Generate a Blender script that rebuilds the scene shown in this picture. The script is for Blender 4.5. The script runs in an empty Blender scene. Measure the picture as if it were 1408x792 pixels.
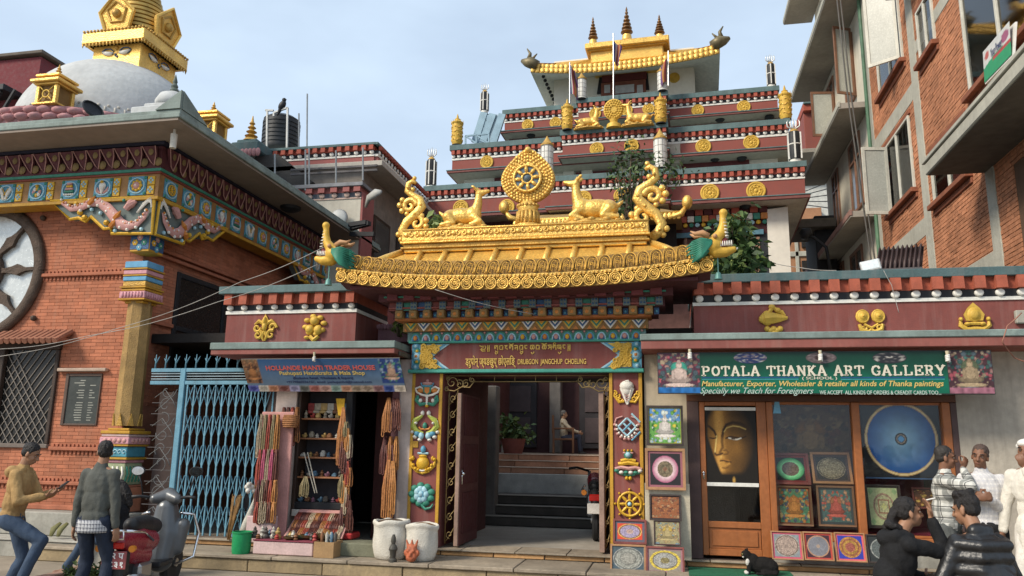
import bpy,math,random
import numpy as np
from mathutils import Vector,Matrix,noise as mnoise
random.seed(7); rng = np.random.default_rng(7)
SC = bpy.context.scene; COL = SC.collection
PI = math.pi; R = math.radians
# ---------------- camera ----------------
F_PX,PITCH,ROLL,YAW = 1067.948,0.200116,0.0157217,-0.2065057   # calibrated from the photograph's vanishing points (1408 px wide)
CAM = Vector((0.0,0.0,1.65))
_fw = Vector((math.sin(YAW)*math.cos(PITCH),math.cos(YAW)*math.cos(PITCH),math.sin(PITCH)))
_r = Vector((math.cos(YAW),-math.sin(YAW),0)); _u = _r.cross(_fw)
_c,_s = math.cos(ROLL),math.sin(ROLL)
RT = _c*_r + _s*_u; UP = -_s*_r + _c*_u
cam = bpy.data.cameras.new('camera'); camo = bpy.data.objects.new('camera',cam); COL.objects.link(camo)
cam.sensor_width = 36; cam.lens = 36*F_PX/1408; cam.clip_end = 2000; cam.clip_start = .05
m = Matrix((RT,UP,-_fw)).transposed().to_4x4(); m.translation = CAM; camo.matrix_world = m
SC.camera = camo
# ---------------- daylight ----------------
SUN_EL,SUN_AZ = R(38),R(227)          # azimuth clockwise from +Y: behind the camera, to the left
W = bpy.data.worlds.new('World'); SC.world = W; W.use_nodes = True
nt = W.node_tree; nt.nodes.clear()
sky = nt.nodes.new('ShaderNodeTexSky'); sky.sky_type = 'NISHITA'; sky.sun_disc = False
sky.sun_elevation = SUN_EL; sky.sun_rotation = SUN_AZ; sky.air_density = 1.0; sky.dust_density = 3.5; sky.ozone_density = 1.2
bg = nt.nodes.new('ShaderNodeBackground'); bg.inputs[1].default_value = .115
out = nt.nodes.new('ShaderNodeOutputWorld')
tc = nt.nodes.new('ShaderNodeTexCoord'); mp = nt.nodes.new('ShaderNodeMapping'); mp.inputs['Scale'].default_value = (1.1,1.1,2.6)
nz = nt.nodes.new('ShaderNodeTexNoise'); nz.inputs['Scale'].default_value = 1.7; nz.inputs['Detail'].default_value = 5; nz.inputs['Roughness'].default_value = .55
rp = nt.nodes.new('ShaderNodeValToRGB'); rp.color_ramp.elements[0].position = .36; rp.color_ramp.elements[1].position = .66
rp.color_ramp.elements[0].color = (.70,.70,.70,1); rp.color_ramp.elements[1].color = (1,1,1,1)
mx = nt.nodes.new('ShaderNodeMixRGB'); mx.inputs[2].default_value = (4.7,5.75,7.0,1)      # thin high veil of cloud
L = nt.links.new
L(tc.outputs['Generated'],mp.inputs[0]); L(mp.outputs[0],nz.inputs[0]); L(nz.outputs[0],rp.inputs[0])
L(rp.outputs[0],mx.inputs[0]); L(sky.outputs[0],mx.inputs[1]); L(mx.outputs[0],bg.inputs[0]); L(bg.outputs[0],out.inputs[0])
sl = bpy.data.lights.new('sun','SUN'); sl.energy = 2.9; sl.angle = R(15); sl.color = (1,.91,.77)
so = bpy.data.objects.new('sun',sl); COL.objects.link(so)
sdir = Vector((math.sin(SUN_AZ)*math.cos(SUN_EL),math.cos(SUN_AZ)*math.cos(SUN_EL),math.sin(SUN_EL)))
so.rotation_euler = sdir.to_track_quat('Z','Y').to_euler(); so.location = sdir*60
SC.view_settings.view_transform = 'Standard'; SC.view_settings.look = 'None'; SC.view_settings.exposure = 0.42; SC.view_settings.gamma = 1
SC.cycles.use_denoising = True
SC.cycles.max_bounces = 6; SC.cycles.diffuse_bounces = 3; SC.cycles.glossy_bounces = 2; SC.cycles.transparent_max_bounces = 8

# ---------------- measuring helpers: a photo pixel on a known wall plane -> metres ----------------
def ray(x,y): return RT*((x-704)/F_PX) - UP*((y-396)/F_PX) + _fw
def P(x,y,Y): d = ray(x,y); return CAM + d*(Y/d.y)
def G(x,y,Z): d = ray(x,y); return CAM + d*((Z-CAM.z)/d.z)
def S(x,y,X): d = ray(x,y); return CAM + d*(X/d.x)
def ppm(p): return F_PX/((Vector(p)-CAM).dot(_fw))       # pixels per metre at a point

# ---------------- materials ----------------
MATS = {}
def M(name,col=None,rough=.7,metal=0.0,var=.18,scale=5.0,bump=.15,bscale=40.0,streak=0.0,spec=.35,fine=.1,dirt=(.06,.05,.04),emit=0):
 if name in MATS: return MATS[name]
 mt = bpy.data.materials.new(name); mt.use_nodes = True; MATS[name] = mt
 n = mt.node_tree; b = n.nodes['Principled BSDF']; l = n.links.new
 b.inputs['Roughness'].default_value = rough; b.inputs['Metallic'].default_value = metal
 b.inputs['Specular IOR Level'].default_value = spec
 geo = n.nodes.new('ShaderNodeNewGeometry')
 n1 = n.nodes.new('ShaderNodeTexNoise'); n1.inputs['Scale'].default_value = scale; n1.inputs['Detail'].default_value = 6; l(geo.outputs['Position'],n1.inputs['Vector'])
 n2 = n.nodes.new('ShaderNodeTexNoise'); n2.inputs['Scale'].default_value = scale*9; n2.inputs['Detail'].default_value = 3; l(geo.outputs['Position'],n2.inputs['Vector'])
 at = n.nodes.new('ShaderNodeAttribute'); at.attribute_name = 'tint'
 def rng_(src,lo,hi):
  mr = n.nodes.new('ShaderNodeMapRange'); mr.inputs[1].default_value = .3; mr.inputs[2].default_value = .7
  mr.inputs[3].default_value = lo; mr.inputs[4].default_value = hi; l(src,mr.inputs[0]); return mr.outputs[0]
 def math_(op,a,bb):
  k = n.nodes.new('ShaderNodeMath'); k.operation = op
  for i,q in ((0,a),(1,bb)):
   if isinstance(q,(int,float)): k.inputs[i].default_value = q
   else: l(q,k.inputs[i])
  return k.outputs[0]
 v = math_('MULTIPLY',rng_(n1.outputs[0],1-var,1+var),rng_(n2.outputs[0],1-fine,1+fine))
 v = math_('MULTIPLY',v,math_('ADD',at.outputs['Fac'],1.0))
 hs = n.nodes.new('ShaderNodeHueSaturation'); hs.inputs['Color'].default_value = (*col,1); l(v,hs.inputs['Value'])
 c = hs.outputs[0]
 if streak > 0:
  mp = n.nodes.new('ShaderNodeMapping'); mp.inputs['Scale'].default_value = (7,7,.55); l(geo.outputs['Position'],mp.inputs[0])
  n3 = n.nodes.new('ShaderNodeTexNoise'); n3.inputs['Scale'].default_value = 1.0; n3.inputs['Detail'].default_value = 7; n3.inputs['Roughness'].default_value = .65; l(mp.outputs[0],n3.inputs['Vector'])
  cr = n.nodes.new('ShaderNodeValToRGB'); cr.color_ramp.elements[0].position = .48; cr.color_ramp.elements[1].position = .72; l(n3.outputs[0],cr.inputs[0])
  m_ = n.nodes.new('ShaderNodeMixRGB'); m_.inputs[2].default_value = (*dirt,1); l(c,m_.inputs[1]); l(math_('MULTIPLY',cr.outputs[0],streak),m_.inputs[0]); c = m_.outputs[0]
 l(c,b.inputs['Base Color'])
 l(rng_(n2.outputs[0],rough*.85,min(1,rough*1.15)),b.inputs['Roughness'])
 if bump > 0:
  n4 = n.nodes.new('ShaderNodeTexNoise'); n4.inputs['Scale'].default_value = bscale; n4.inputs['Detail'].default_value = 4; l(geo.outputs['Position'],n4.inputs['Vector'])
  bp = n.nodes.new('ShaderNodeBump'); bp.inputs['Strength'].default_value = bump; bp.inputs['Distance'].default_value = .02; l(n4.outputs[0],bp.inputs['Height']); l(bp.outputs[0],b.inputs['Normal'])
 if emit: b.inputs['Emission Color'].default_value = (*col,1); b.inputs['Emission Strength'].default_value = emit
 return mt
def Mprint(name,rough=.6):
 if name in MATS: return MATS[name]
 mt = bpy.data.materials.new(name); mt.use_nodes = True; MATS[name] = mt
 n = mt.node_tree; b = n.nodes['Principled BSDF']; b.inputs['Roughness'].default_value = rough; b.inputs['Specular IOR Level'].default_value = .3
 at = n.nodes.new('ShaderNodeAttribute'); at.attribute_name = 'paint'
 nz = n.nodes.new('ShaderNodeTexNoise'); nz.inputs['Scale'].default_value = 9; geo = n.nodes.new('ShaderNodeNewGeometry'); n.links.new(geo.outputs['Position'],nz.inputs['Vector'])
 mr = n.nodes.new('ShaderNodeMapRange'); mr.inputs[3].default_value = .8; mr.inputs[4].default_value = 1.12; n.links.new(nz.outputs[0],mr.inputs[0])
 hs = n.nodes.new('ShaderNodeHueSaturation'); n.links.new(at.outputs['Color'],hs.inputs['Color']); n.links.new(mr.outputs[0],hs.inputs['Value']); n.links.new(hs.outputs[0],b.inputs['Base Color'])
 return mt
def Mglass(name,tint=(.75,.8,.8),refl=.5):
 if name in MATS: return MATS[name]
 mt = bpy.data.materials.new(name); mt.use_nodes = True; MATS[name] = mt
 n = mt.node_tree; n.nodes.clear(); o = n.nodes.new('ShaderNodeOutputMaterial')
 t = n.nodes.new('ShaderNodeBsdfTransparent'); t.inputs[0].default_value = (*tint,1)
 g = n.nodes.new('ShaderNodeBsdfGlossy'); g.inputs['Roughness'].default_value = .05; g.inputs['Color'].default_value = (.9,.9,.9,1)
 f = n.nodes.new('ShaderNodeFresnel'); f.inputs[0].default_value = 1.5
 k = n.nodes.new('ShaderNodeMath'); k.operation = 'MULTIPLY_ADD'; k.inputs[1].default_value = refl; k.inputs[2].default_value = .01
 mx = n.nodes.new('ShaderNodeMixShader'); n.links.new(f.outputs[0],k.inputs[0]); n.links.new(k.outputs[0],mx.inputs[0]); n.links.new(t.outputs[0],mx.inputs[1]); n.links.new(g.outputs[0],mx.inputs[2]); n.links.new(mx.outputs[0],o.inputs[0])
 return mt
GOLD = M('gold_paint',(.78,.475,.11),.36,.5,.18,3,.55,34,.16,.5,.12,(.20,.09,.03))
GOLD2 = M('old_gold_paint',(.52,.31,.07),.48,.35,.2,4,.6,38,.25,.4,.15,(.12,.06,.03))
GOLDY = M('yellow_gold_paint',(.62,.39,.06),.55,.12,.15,5,.2,60,.1,.4)
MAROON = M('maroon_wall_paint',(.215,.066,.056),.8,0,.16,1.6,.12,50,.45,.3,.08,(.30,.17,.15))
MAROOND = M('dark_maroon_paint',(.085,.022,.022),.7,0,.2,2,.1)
TEAL = M('teal_coping_paint',(.115,.175,.175),.75,0,.2,3,.2,40,.4,.3,.1,(.05,.055,.05))
TEALR = M('dark_teal_coping',(.075,.125,.13),.75,0,.2,3,.2,40,.35,.3,.1,(.20,.2,.19))
REDBLK = M('red_dentil_paint',(.36,.095,.055),.8,0,.16,8,.15,60,.2)
WHITE = M('white_paint',(.74,.72,.66),.75,0,.1,4,.1,60,.32,.3,.06,(.35,.31,.25))
BLACK = M('black_paint',(.018,.019,.022),.6,0,.2,4,.1)
PLAST = M('grey_white_plaster',(.52,.48,.40),.85,0,.12,1.3,.15,40,.25,.3,.06,(.25,.21,.17))
CREAM = M('cream_plaster',(.60,.56,.46),.85,0,.1,1.2,.12,40,.22,.3,.06,(.3,.26,.2))
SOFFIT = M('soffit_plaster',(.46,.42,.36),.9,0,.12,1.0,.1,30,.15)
CONC = M('concrete',(.30,.285,.245),.9,0,.2,2.2,.25,60,.3,.3,.12,(.14,.125,.10))
STONE = M('step_sandstone',(.33,.25,.145),.85,0,.25,2.6,.3,50,.35,.3,.14,(.15,.12,.09))
STONET = M('worn_step_top',(.285,.235,.175),.85,0,.25,2.0,.3,50,.2,.3,.15,(.13,.11,.09))
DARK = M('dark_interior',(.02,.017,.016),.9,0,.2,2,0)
WOODD = M('dark_wood',(.045,.028,.02),.6,0,.3,3,.2,50)
WOODO = M('orange_varnished_wood',(.34,.115,.035),.45,0,.15,2.5,.1,80,.25,.4,.1,(.14,.05,.02))
WOODB = M('brown_wood',(.19,.085,.04),.6,0,.2,3,.15,60,.2)
IRONY = M('gilded_iron',(.30,.21,.09),.5,.6,.2,6,.1)
METAL = M('steel',(.42,.42,.42),.35,.9,.1,8,.05)
CHROME = M('chrome',(.75,.75,.75),.12,1,.05,8,0)
RUBBER = M('black_rubber',(.02,.02,.021),.7,0,.2,10,.1)
BLUEG = M('sky_blue_gate_paint',(.13,.29,.38),.5,0,.15,6,.15,60,.25,.4,.1,(.09,.06,.05))
MORTAR = M('mortar',(.30,.13,.08),.95,0,.2,3,.2)
BRICKL = M('orange_red_brick',(.42,.155,.085),.85,0,.24,.9,.25,60,.42,.25,.12,(.40,.2,.13))
BRICKR = M('orange_brick',(.46,.20,.105),.85,0,.24,1.1,.3,60,.4,.25,.14,(.2,.09,.05))
GLASSD = Mglass('shop_glass',(.96,.96,.94),.42)
PRINT = Mprint('print',.55)

# ---------------- mesh helpers ----------------
def wloc(o):
 v = Vector((0,0,0))
 while o is not None: v += o.location; o = o.parent
 return v
def tag(o,label=None,cat=None,group=None,kind=None):
 if label: o['label'] = label
 if cat: o['category'] = cat
 if group: o['group'] = group
 if kind: o['kind'] = kind
 return o
def thing(name,label,cat,loc=(0,0,0),rz=0,group=None):
 o = bpy.data.objects.new(name,None); COL.objects.link(o); o.location = loc; o.rotation_euler = (0,0,rz); o.empty_display_size = .1
 return tag(o,label,cat,group)
def copy_tree(o,parent=None,loc=None):
 c = o.copy(); COL.objects.link(c); c.parent = parent
 if loc is not None: c.location = loc
 for ch in list(o.children): copy_tree(ch,c)
 return c
class MB:
 def __init__(s): s.v = []; s.f = []; s.m = []; s.t = []; s.mi = 0; s.ti = 0.0
 def mat(s,i): s.mi = i; return s
 def add(s,vs,fs):
  b = len(s.v); s.v += [tuple(v) for v in vs]
  for f in fs: s.f.append(tuple(b+i for i in f)); s.m.append(s.mi); s.t.append(s.ti)
  return s
 def box(s,x0,x1,y0,y1,z0,z1):
  return s.add([(x0,y0,z0),(x1,y0,z0),(x1,y1,z0),(x0,y1,z0),(x0,y0,z1),(x1,y0,z1),(x1,y1,z1),(x0,y1,z1)],
                     [(0,3,2,1),(4,5,6,7),(0,1,5,4),(1,2,6,5),(2,3,7,6),(3,0,4,7)])
 def bbox(s,x0,x1,y0,y1,z0,z1,b=.01):      # box with chamfered edges
  cx,cy,cz = (x0+x1)/2,(y0+y1)/2,(z0+z1)/2; hx,hy,hz = (x1-x0)/2,(y1-y0)/2,(z1-z0)/2
  b = min(b,hx*.45,hy*.45,hz*.45); V = []; idx = {}
  for sx in (-1,1):
   for sy in (-1,1):
    for sz in (-1,1):
     for ax in range(3):
      h = [hx-b,hy-b,hz-b]; h[ax] += b
      idx[(sx,sy,sz,ax)] = len(V); V.append((cx+sx*h[0],cy+sy*h[1],cz+sz*h[2]))
  F = []
  I = lambda a,b_,c,d: idx[(a,b_,c,d)]
  for q in (-1,1):
   F.append([I(q,-1,-1,0),I(q,1,-1,0),I(q,1,1,0),I(q,-1,1,0)][::q]); F.append([I(-1,q,-1,1),I(-1,q,1,1),I(1,q,1,1),I(1,q,-1,1)][::q]); F.append([I(-1,-1,q,2),I(1,-1,q,2),I(1,1,q,2),I(-1,1,q,2)][::q])
  for a in (-1,1):
   for c in (-1,1):
    F.append([I(a,c,-1,0),I(a,c,-1,1),I(a,c,1,1),I(a,c,1,0)]); F.append([I(a,-1,c,0),I(a,-1,c,2),I(a,1,c,2),I(a,1,c,0)]); F.append([I(-1,a,c,1),I(-1,a,c,2),I(1,a,c,2),I(1,a,c,1)])
    for d in (-1,1): F.append([I(a,c,d,0),I(a,c,d,1),I(a,c,d,2)])
  return s.add(V,F)
 def obox(s,c,ax,ay,az,h):
  c,ax,ay,az = Vector(c),Vector(ax),Vector(ay),Vector(az)
  V = [c+ax*(h[0]*i)+ay*(h[1]*j)+az*(h[2]*k) for k in (-1,1) for j in (-1,1) for i in (-1,1)]
  return s.add(V,[(0,2,3,1),(4,5,7,6),(0,1,5,4),(1,3,7,5),(3,2,6,7),(2,0,4,6)])
 def bar(s,p,q,w,h=None,up=(0,0,1)):
  p,q = Vector(p),Vector(q); d = q-p; L_ = d.length
  if L_ < 1e-6: return s
  d.normalize(); u = Vector(up); x = d.cross(u)
  if x.length < 1e-3: x = d.cross(Vector((0,1,0)))
  x.normalize(); y = x.cross(d)
  return s.obox((p+q)/2,d,x,y,(L_/2,w/2,(h or w)/2))
 def tube(s,pts,r,n=8,cap=True,flat=1.0,fa=None):
  pts = [Vector(p) for p in pts]; k = len(pts); rs = r if isinstance(r,(list,tuple)) else [r]*k
  V = []; F = []; prev = None
  for i,p in enumerate(pts):
   d = (pts[min(i+1,k-1)] - pts[max(i-1,0)]);
   if d.length < 1e-9: d = Vector((0,0,1))
   d.normalize()
   if fa is not None: a = Vector(fa); a = (a - d*a.dot(d))
   elif prev is None: a = d.cross(Vector((0,0,1)) if abs(d.z) < .9 else Vector((1,0,0)))
   else: a = prev - d*prev.dot(d)
   if a.length < 1e-6: a = d.orthogonal()
   a.normalize(); prev = a; b = d.cross(a)
   for j in range(n):
    t = 2*PI*j/n; V.append(p + a*(rs[i]*flat*math.cos(t)) + b*(rs[i]*math.sin(t)))
  for i in range(k-1):
   for j in range(n): F.append((i*n+j,i*n+(j+1)%n,(i+1)*n+(j+1)%n,(i+1)*n+j))
  if cap: F.append(tuple(range(n))[::-1]); F.append(tuple((k-1)*n+j for j in range(n)))
  return s.add(V,F)
 def cyl(s,p,q,r0,r1=None,n=12): return s.tube([p,q],[r0,r0 if r1 is None else r1],n)
 def lathe(s,prof,o=(0,0,0),n=16,ax='z',sc=(1,1,1)):
  V = []; F = []; k = len(prof)
  for r,z in prof:
   for j in range(n):
    t = 2*PI*j/n; x,y = r*math.cos(t),r*math.sin(t)
    p = (x,y,z) if ax == 'z' else ((x,-z,y) if ax == 'y' else (z,x,y))
    V.append((o[0]+p[0]*sc[0],o[1]+p[1]*sc[1],o[2]+p[2]*sc[2]))
  for i in range(k-1):
   for j in range(n): F.append((i*n+j,i*n+(j+1)%n,(i+1)*n+(j+1)%n,(i+1)*n+j))
  F.append(tuple(range(n))[::-1]); F.append(tuple((k-1)*n+j for j in range(n)))
  return s.add(V,F)
 def sph(s,c,r,n=10,k=6,sc=(1,1,1)):
  prof = [(max(1e-4,r*math.sin(PI*i/k)),-r*math.cos(PI*i/k)) for i in range(k+1)]
  return s.lathe(prof,c,n,'z',sc)
 def poly(s,pts,off):           # extrude a planar polygon by vector off
  n = len(pts); off = Vector(off); pts = [Vector(p) for p in pts]
  return s.add(pts+[p+off for p in pts],[tuple(range(n))[::-1],tuple(range(n,2*n))] + [(i,(i+1)%n,n+(i+1)%n,n+i) for i in range(n)])
 def build(s,name,mats,parent=None,smooth=False,origin=None,label=None,cat=None,group=None,kind=None,local=False):
  me = bpy.data.meshes.new(name)
  mats = mats if isinstance(mats,(list,tuple)) else [mats]
  v = np.array(s.v,float).reshape(-1,3)
  if parent is not None: o_ = Vector((0,0,0)) if local else wloc(parent)
  elif origin is not None: o_ = Vector(origin)
  elif len(v): o_ = Vector(((v[:,0].min()+v[:,0].max())/2,(v[:,1].min()+v[:,1].max())/2,v[:,2].min()))
  else: o_ = Vector((0,0,0))
  v = v - np.array(o_)
  me.from_pydata(v.tolist(),[],s.f)
  for mt in mats: me.materials.append(mt)
  if len(mats) > 1: me.polygons.foreach_set('material_index',s.m)
  if any(s.t):
   a = me.attributes.new('tint','FLOAT','FACE'); a.data.foreach_set('value',s.t)
  if smooth is True: me.polygons.foreach_set('use_smooth',[True]*len(s.f))
  me.update(); ob = bpy.data.objects.new(name,me); COL.objects.link(ob)
  if smooth == 'auto':
   me.polygons.foreach_set('use_smooth',[True]*len(s.f)); me.set_sharp_from_angle(angle=R(38))
  if parent is not None: ob.parent = parent
  else: ob.location = o_
  return tag(ob,label,cat,group,kind)
def inst(src,loc,parent,rz=None,name=None):     # another piece sharing its mesh data (local location under parent)
 c = src.copy(); COL.objects.link(c); c.parent = parent; c.location = loc
 if rz is not None: c.rotation_euler = (0,0,rz)
 return c
def spiral(c,r0,r1,a0,a1,n=22,plane='xz'):
 out = []
 for i in range(n+1):
  t = i/n; r = r0+(r1-r0)*t; a = a0+(a1-a0)*t
  u,w = r*math.cos(a),r*math.sin(a)
  out.append((c[0]+u,c[1],c[2]+w) if plane == 'xz' else (c[0],c[1]+u,c[2]+w))
 return out
# picture: a flat print with its own colours, kept as a point colour attribute on a fine grid
def picture(name,o,ux,uz,fn,parent,nu=56,nv=56,mat=None,**kw):
 o,ux,uz = Vector(o),Vector(ux),Vector(uz)
 u,v = np.meshgrid(np.linspace(0,1,nu),np.linspace(0,1,nv))
 col = np.clip(fn(u,v),0,1).reshape(-1,3)
 mb = MB(); pts = [tuple(o + ux*float(a) + uz*float(b)) for a,b in zip(u.ravel(),v.ravel())]
 mb.add(pts,[(j*nu+i,j*nu+i+1,(j+1)*nu+i+1,(j+1)*nu+i) for j in range(nv-1) for i in range(nu-1)])
 ob = mb.build(name,mat or PRINT,parent,**kw)
 a = ob.data.attributes.new('paint','FLOAT_COLOR','POINT')
 a.data.foreach_set('color',np.concatenate([col,np.ones((len(col),1))],1).astype(np.float32).ravel())
 return ob
def text(s,o,ux,uz,parent,mat,w=None,h=None,ext=.004,off=0,shear=0,name='lettering',bold=0,label=None):
 """letters fitted in the box from o spanning ux (width) and uz (height)"""
 cu = bpy.data.curves.new('t','FONT'); cu.body = s; cu.extrude = 0; cu.offset = bold; cu.shear = shear; cu.resolution_u = 3
 t = bpy.data.objects.new('t',cu); COL.objects.link(t); dg = bpy.context.evaluated_depsgraph_get()
 me0 = bpy.data.meshes.new_from_object(t.evaluated_get(dg)); bpy.data.objects.remove(t); bpy.data.curves.remove(cu)
 n = len(me0.vertices); co = np.zeros(n*3); me0.vertices.foreach_get('co',co); co = co.reshape(-1,3)
 fs = [tuple(p.vertices) for p in me0.polygons]; bpy.data.meshes.remove(me0)
 if n == 0: return None
 mn,mxx = co.min(0),co.max(0); co = (co-mn)/np.maximum(mxx-mn,1e-6)
 ux,uz,o = Vector(ux),Vector(uz),Vector(o); nrm = ux.cross(uz).normalized()
 mb = MB(); pts = [o + ux*float(a) + uz*float(b) + nrm*ext for a,b,_ in co]; pts2 = [p - nrm*ext*.95 for p in pts]
 from collections import Counter
 ec = Counter()
 for f in fs:
  for i in range(len(f)): ec[tuple(sorted((f[i],f[(i+1)%len(f)])))] += 1
 sides = []
 for f in fs:
  for i in range(len(f)):
   a,b = f[i],f[(i+1)%len(f)]
   if ec[tuple(sorted((a,b)))] == 1: sides.append((a,a+n,b+n,b))
 mb.add(pts+pts2,fs+sides)
 return mb.build(name,mat,parent,label=label,kind='stuff')
def strokes(mb,polys,o,ux,uz,r,nrm=(0,-1,0)):   # polyline letters: unit coordinates in a box
 o,ux,uz,nr = Vector(o),Vector(ux),Vector(uz),Vector(nrm)
 for pl in polys: mb.tube([o+ux*a+uz*b+nr*.004 for a,b in pl],r,5)
# ---- soft bodies: union of tapered capsules and ellipsoids grown into one continuous skin ----
class Blob:
 def __init__(s): s.mb = MB(); s.n = 0
 def cap(s,p,q,r0,r1=None,n=12):
  r1 = r0 if r1 is None else r1; p,q = Vector(p),Vector(q); d = q-p; Ln = d.length
  if Ln < 1e-5: return s.ell(p,(r0,)*3)
  dn = d/Ln; pts = []; rs = []
  for i in range(5): a = PI/2*i/4; pts.append(p - dn*(r0*math.cos(a))); rs.append(max(1e-4,r0*math.sin(a)))
  for i in range(5): a = PI/2*i/4; pts.append(q + dn*(r1*math.sin(a))); rs.append(max(1e-4,r1*math.cos(a)))
  s.mb.tube(pts,rs,n); return s
 def chain(s,pts,rs):
  for i in range(len(pts)-1): s.cap(pts[i],pts[i+1],rs[i],rs[i+1])
  return s
 def ell(s,c,r,rot=None,n=14,k=10):
  b = len(s.mb.v); s.mb.sph((0,0,0),1,n,k); c = Vector(c)
  for i in range(b,len(s.mb.v)):
   w = Vector((s.mb.v[i][0]*r[0],s.mb.v[i][1]*r[1],s.mb.v[i][2]*r[2]))
   if rot is not None: w = rot @ w
   s.mb.v[i] = tuple(c+w)
  return s
 def grow(s,name,mat,parent=None,voxel=.012,smooth=4,wrinkle=0.0,wscale=9.0,origin=None,xform=None,cut=None,**kw):
  me = bpy.data.meshes.new('tmp'); me.from_pydata(s.mb.v,[],s.mb.f)
  t = bpy.data.objects.new('tmp',me); COL.objects.link(t)
  rm = t.modifiers.new('r','REMESH'); rm.mode = 'VOXEL'; rm.voxel_size = voxel; rm.adaptivity = 0
  if smooth: sm = t.modifiers.new('s','SMOOTH'); sm.iterations = smooth; sm.factor = .5
  dg = bpy.context.evaluated_depsgraph_get(); m2 = bpy.data.meshes.new_from_object(t.evaluated_get(dg))
  bpy.data.objects.remove(t); bpy.data.meshes.remove(me)
  n = len(m2.vertices); co = np.zeros(n*3); m2.vertices.foreach_get('co',co); co = co.reshape(-1,3)
  if wrinkle:
   no = np.zeros(n*3); m2.vertices.foreach_get('normal',no); no = no.reshape(-1,3)
   d = np.array([mnoise.noise(Vector((p[0]*wscale,p[1]*wscale,p[2]*wscale*.6))) + .5*mnoise.noise(Vector((p[0]*wscale*2.3,p[1]*wscale*2.3,p[2]*wscale*1.7))) for p in co])
   co = co + no*(d*wrinkle)[:,None]
  fs = [tuple(p.vertices) for p in m2.polygons]; bpy.data.meshes.remove(m2)
  mb = MB()
  pts = [xform @ Vector(p) for p in co] if xform is not None else co.tolist()
  mb.v = [tuple(p) for p in pts]; mb.f = fs; mb.m = [0]*len(fs); mb.t = [0]*len(fs)
  return mb.build(name,mat,parent,smooth=True,origin=origin,**kw)
# ================= setting: ground, steps, passage =================
YF = 10.8
gm = M('street_paving',(.27,.225,.17),.95,0,.22,1.2,.3,40,.15)
g = MB().box(-60,60,-40,120,-.30,-.05); g.build('ground',gm,kind='structure')
st = thing('stone_steps',None,None,(0,10,0)); st['kind'] = 'structure'
b = MB().box(-9.0,5.5,10.0,10.78,-.2,.10); b.build('step_core',CONC,st)
b = MB().box(-9.0,5.5,10.80,14.0,-.2,.225); b.build('upper_core',CONC,st)
def slab_row(y0,y1,z0,z1,xs,mt,nm,bev=.008):
 for a,c in zip(xs[:-1],xs[1:]):
  q = MB(); q.ti = random.uniform(-.18,.15); q.bbox(a+.006,c-.006,y0+random.uniform(0,.012),y1,z0,z1+random.uniform(-.004,.004),bev); q.build(nm,mt,st)
xs = [-9.0,-7.4,-5.62,-4.55,-3.45,-2.35,-1.45,-.5,.55,1.6,2.7,3.8,5.5]
slab_row(9.93,9.995,-.045,.112,xs,STONE,'riser_slab')
slab_row(9.90,10.74,.114,.158,[x+.35 if -9<x<5 else x for x in xs],STONET,'tread_slab')
xs2 = [-9.0,-7.2,-5.9,-4.7,-3.2,-2.45,-1.75,-.95,.1,1.2,2.3,3.4,4.4,5.5]
slab_row(10.75,10.797,.16,.222,xs2,M('orange_sandstone',(.42,.235,.10),.8,0,.22,3,.25,50,.2),'riser_slab')
slab_row(10.72,11.3,.224,.25,[x+.3 if -9<x<5 else x for x in xs2],STONET,'tread_slab')
b = MB().box(-4.4,.6,11.3,14.1,.2,.246); b.build('passage_floor',M('passage_concrete',(.32,.29,.245),.85,0,.2,1.5,.2),kind='structure')
# stairs beyond the passage
cs = thing('courtyard_stairs',None,None,(-2.5,14,.24)); cs['kind'] = 'structure'
dk = M('dark_stair_stone',(.075,.065,.055),.7,0,.25,3,.2)  # even dark tone for the lower stairs
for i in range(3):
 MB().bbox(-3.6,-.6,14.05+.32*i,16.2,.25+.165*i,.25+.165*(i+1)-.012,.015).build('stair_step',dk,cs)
 MB().bbox(-3.61,-.59,14.02+.32*i,14.3+.32*i,.25+.165*(i+1)-.010,.25+.165*(i+1),.004).build('step_nosing',M('worn_nosing',(.22,.2,.17),.8),cs)
MB().box(-4.6,.4,15.6,15.9,.5,1.10).build('pale_wall_band',M('grey_dado',(.40,.39,.36),.9),cs)
pk = M('pink_sandstone',(.40,.20,.12),.75,0,.25,2.5,.2)
for i in range(3):
 xs3 = [-4.4,-3.3,-2.2,-1.2,-.2,.6]; z = 1.10+.125*i; y = 15.9+.4*i
 for a,c in zip(xs3[:-1],xs3[1:]):
  q = MB(); q.ti = random.uniform(-.2,.15); q.bbox(a+.005,c-.005,y,y+.5,z,z+.112,.006); q.build('step_slab',pk,cs)
 MB().bbox(-4.4,.6,y-.015,y+.5,z+.113,z+.125,.004).build('step_nosing',M('pale_nosing',(.48,.36,.27),.7),cs)
MB().box(-9,4,17.1,24,1.0,1.47).build('terrace_floor',M('terrace_stone',(.30,.22,.16),.7),kind='structure')

# ================= the entrance gate =================
gate = thing('entrance_gate','painted monastery gateway with gilded roof and open double doors between two shops','gateway',(-1.9,YF,.25))
def px3(x0,x1,y0,y1,Y):      # pixel box -> X range, Z range on plane Y (z measured at the middle of each edge)
 xm,ym = (x0+x1)/2,(y0+y1)/2
 return P(x0,ym,Y).x,P(x1,ym,Y).x,P(xm,y1,Y).z,P(xm,y0,Y).z
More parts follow.
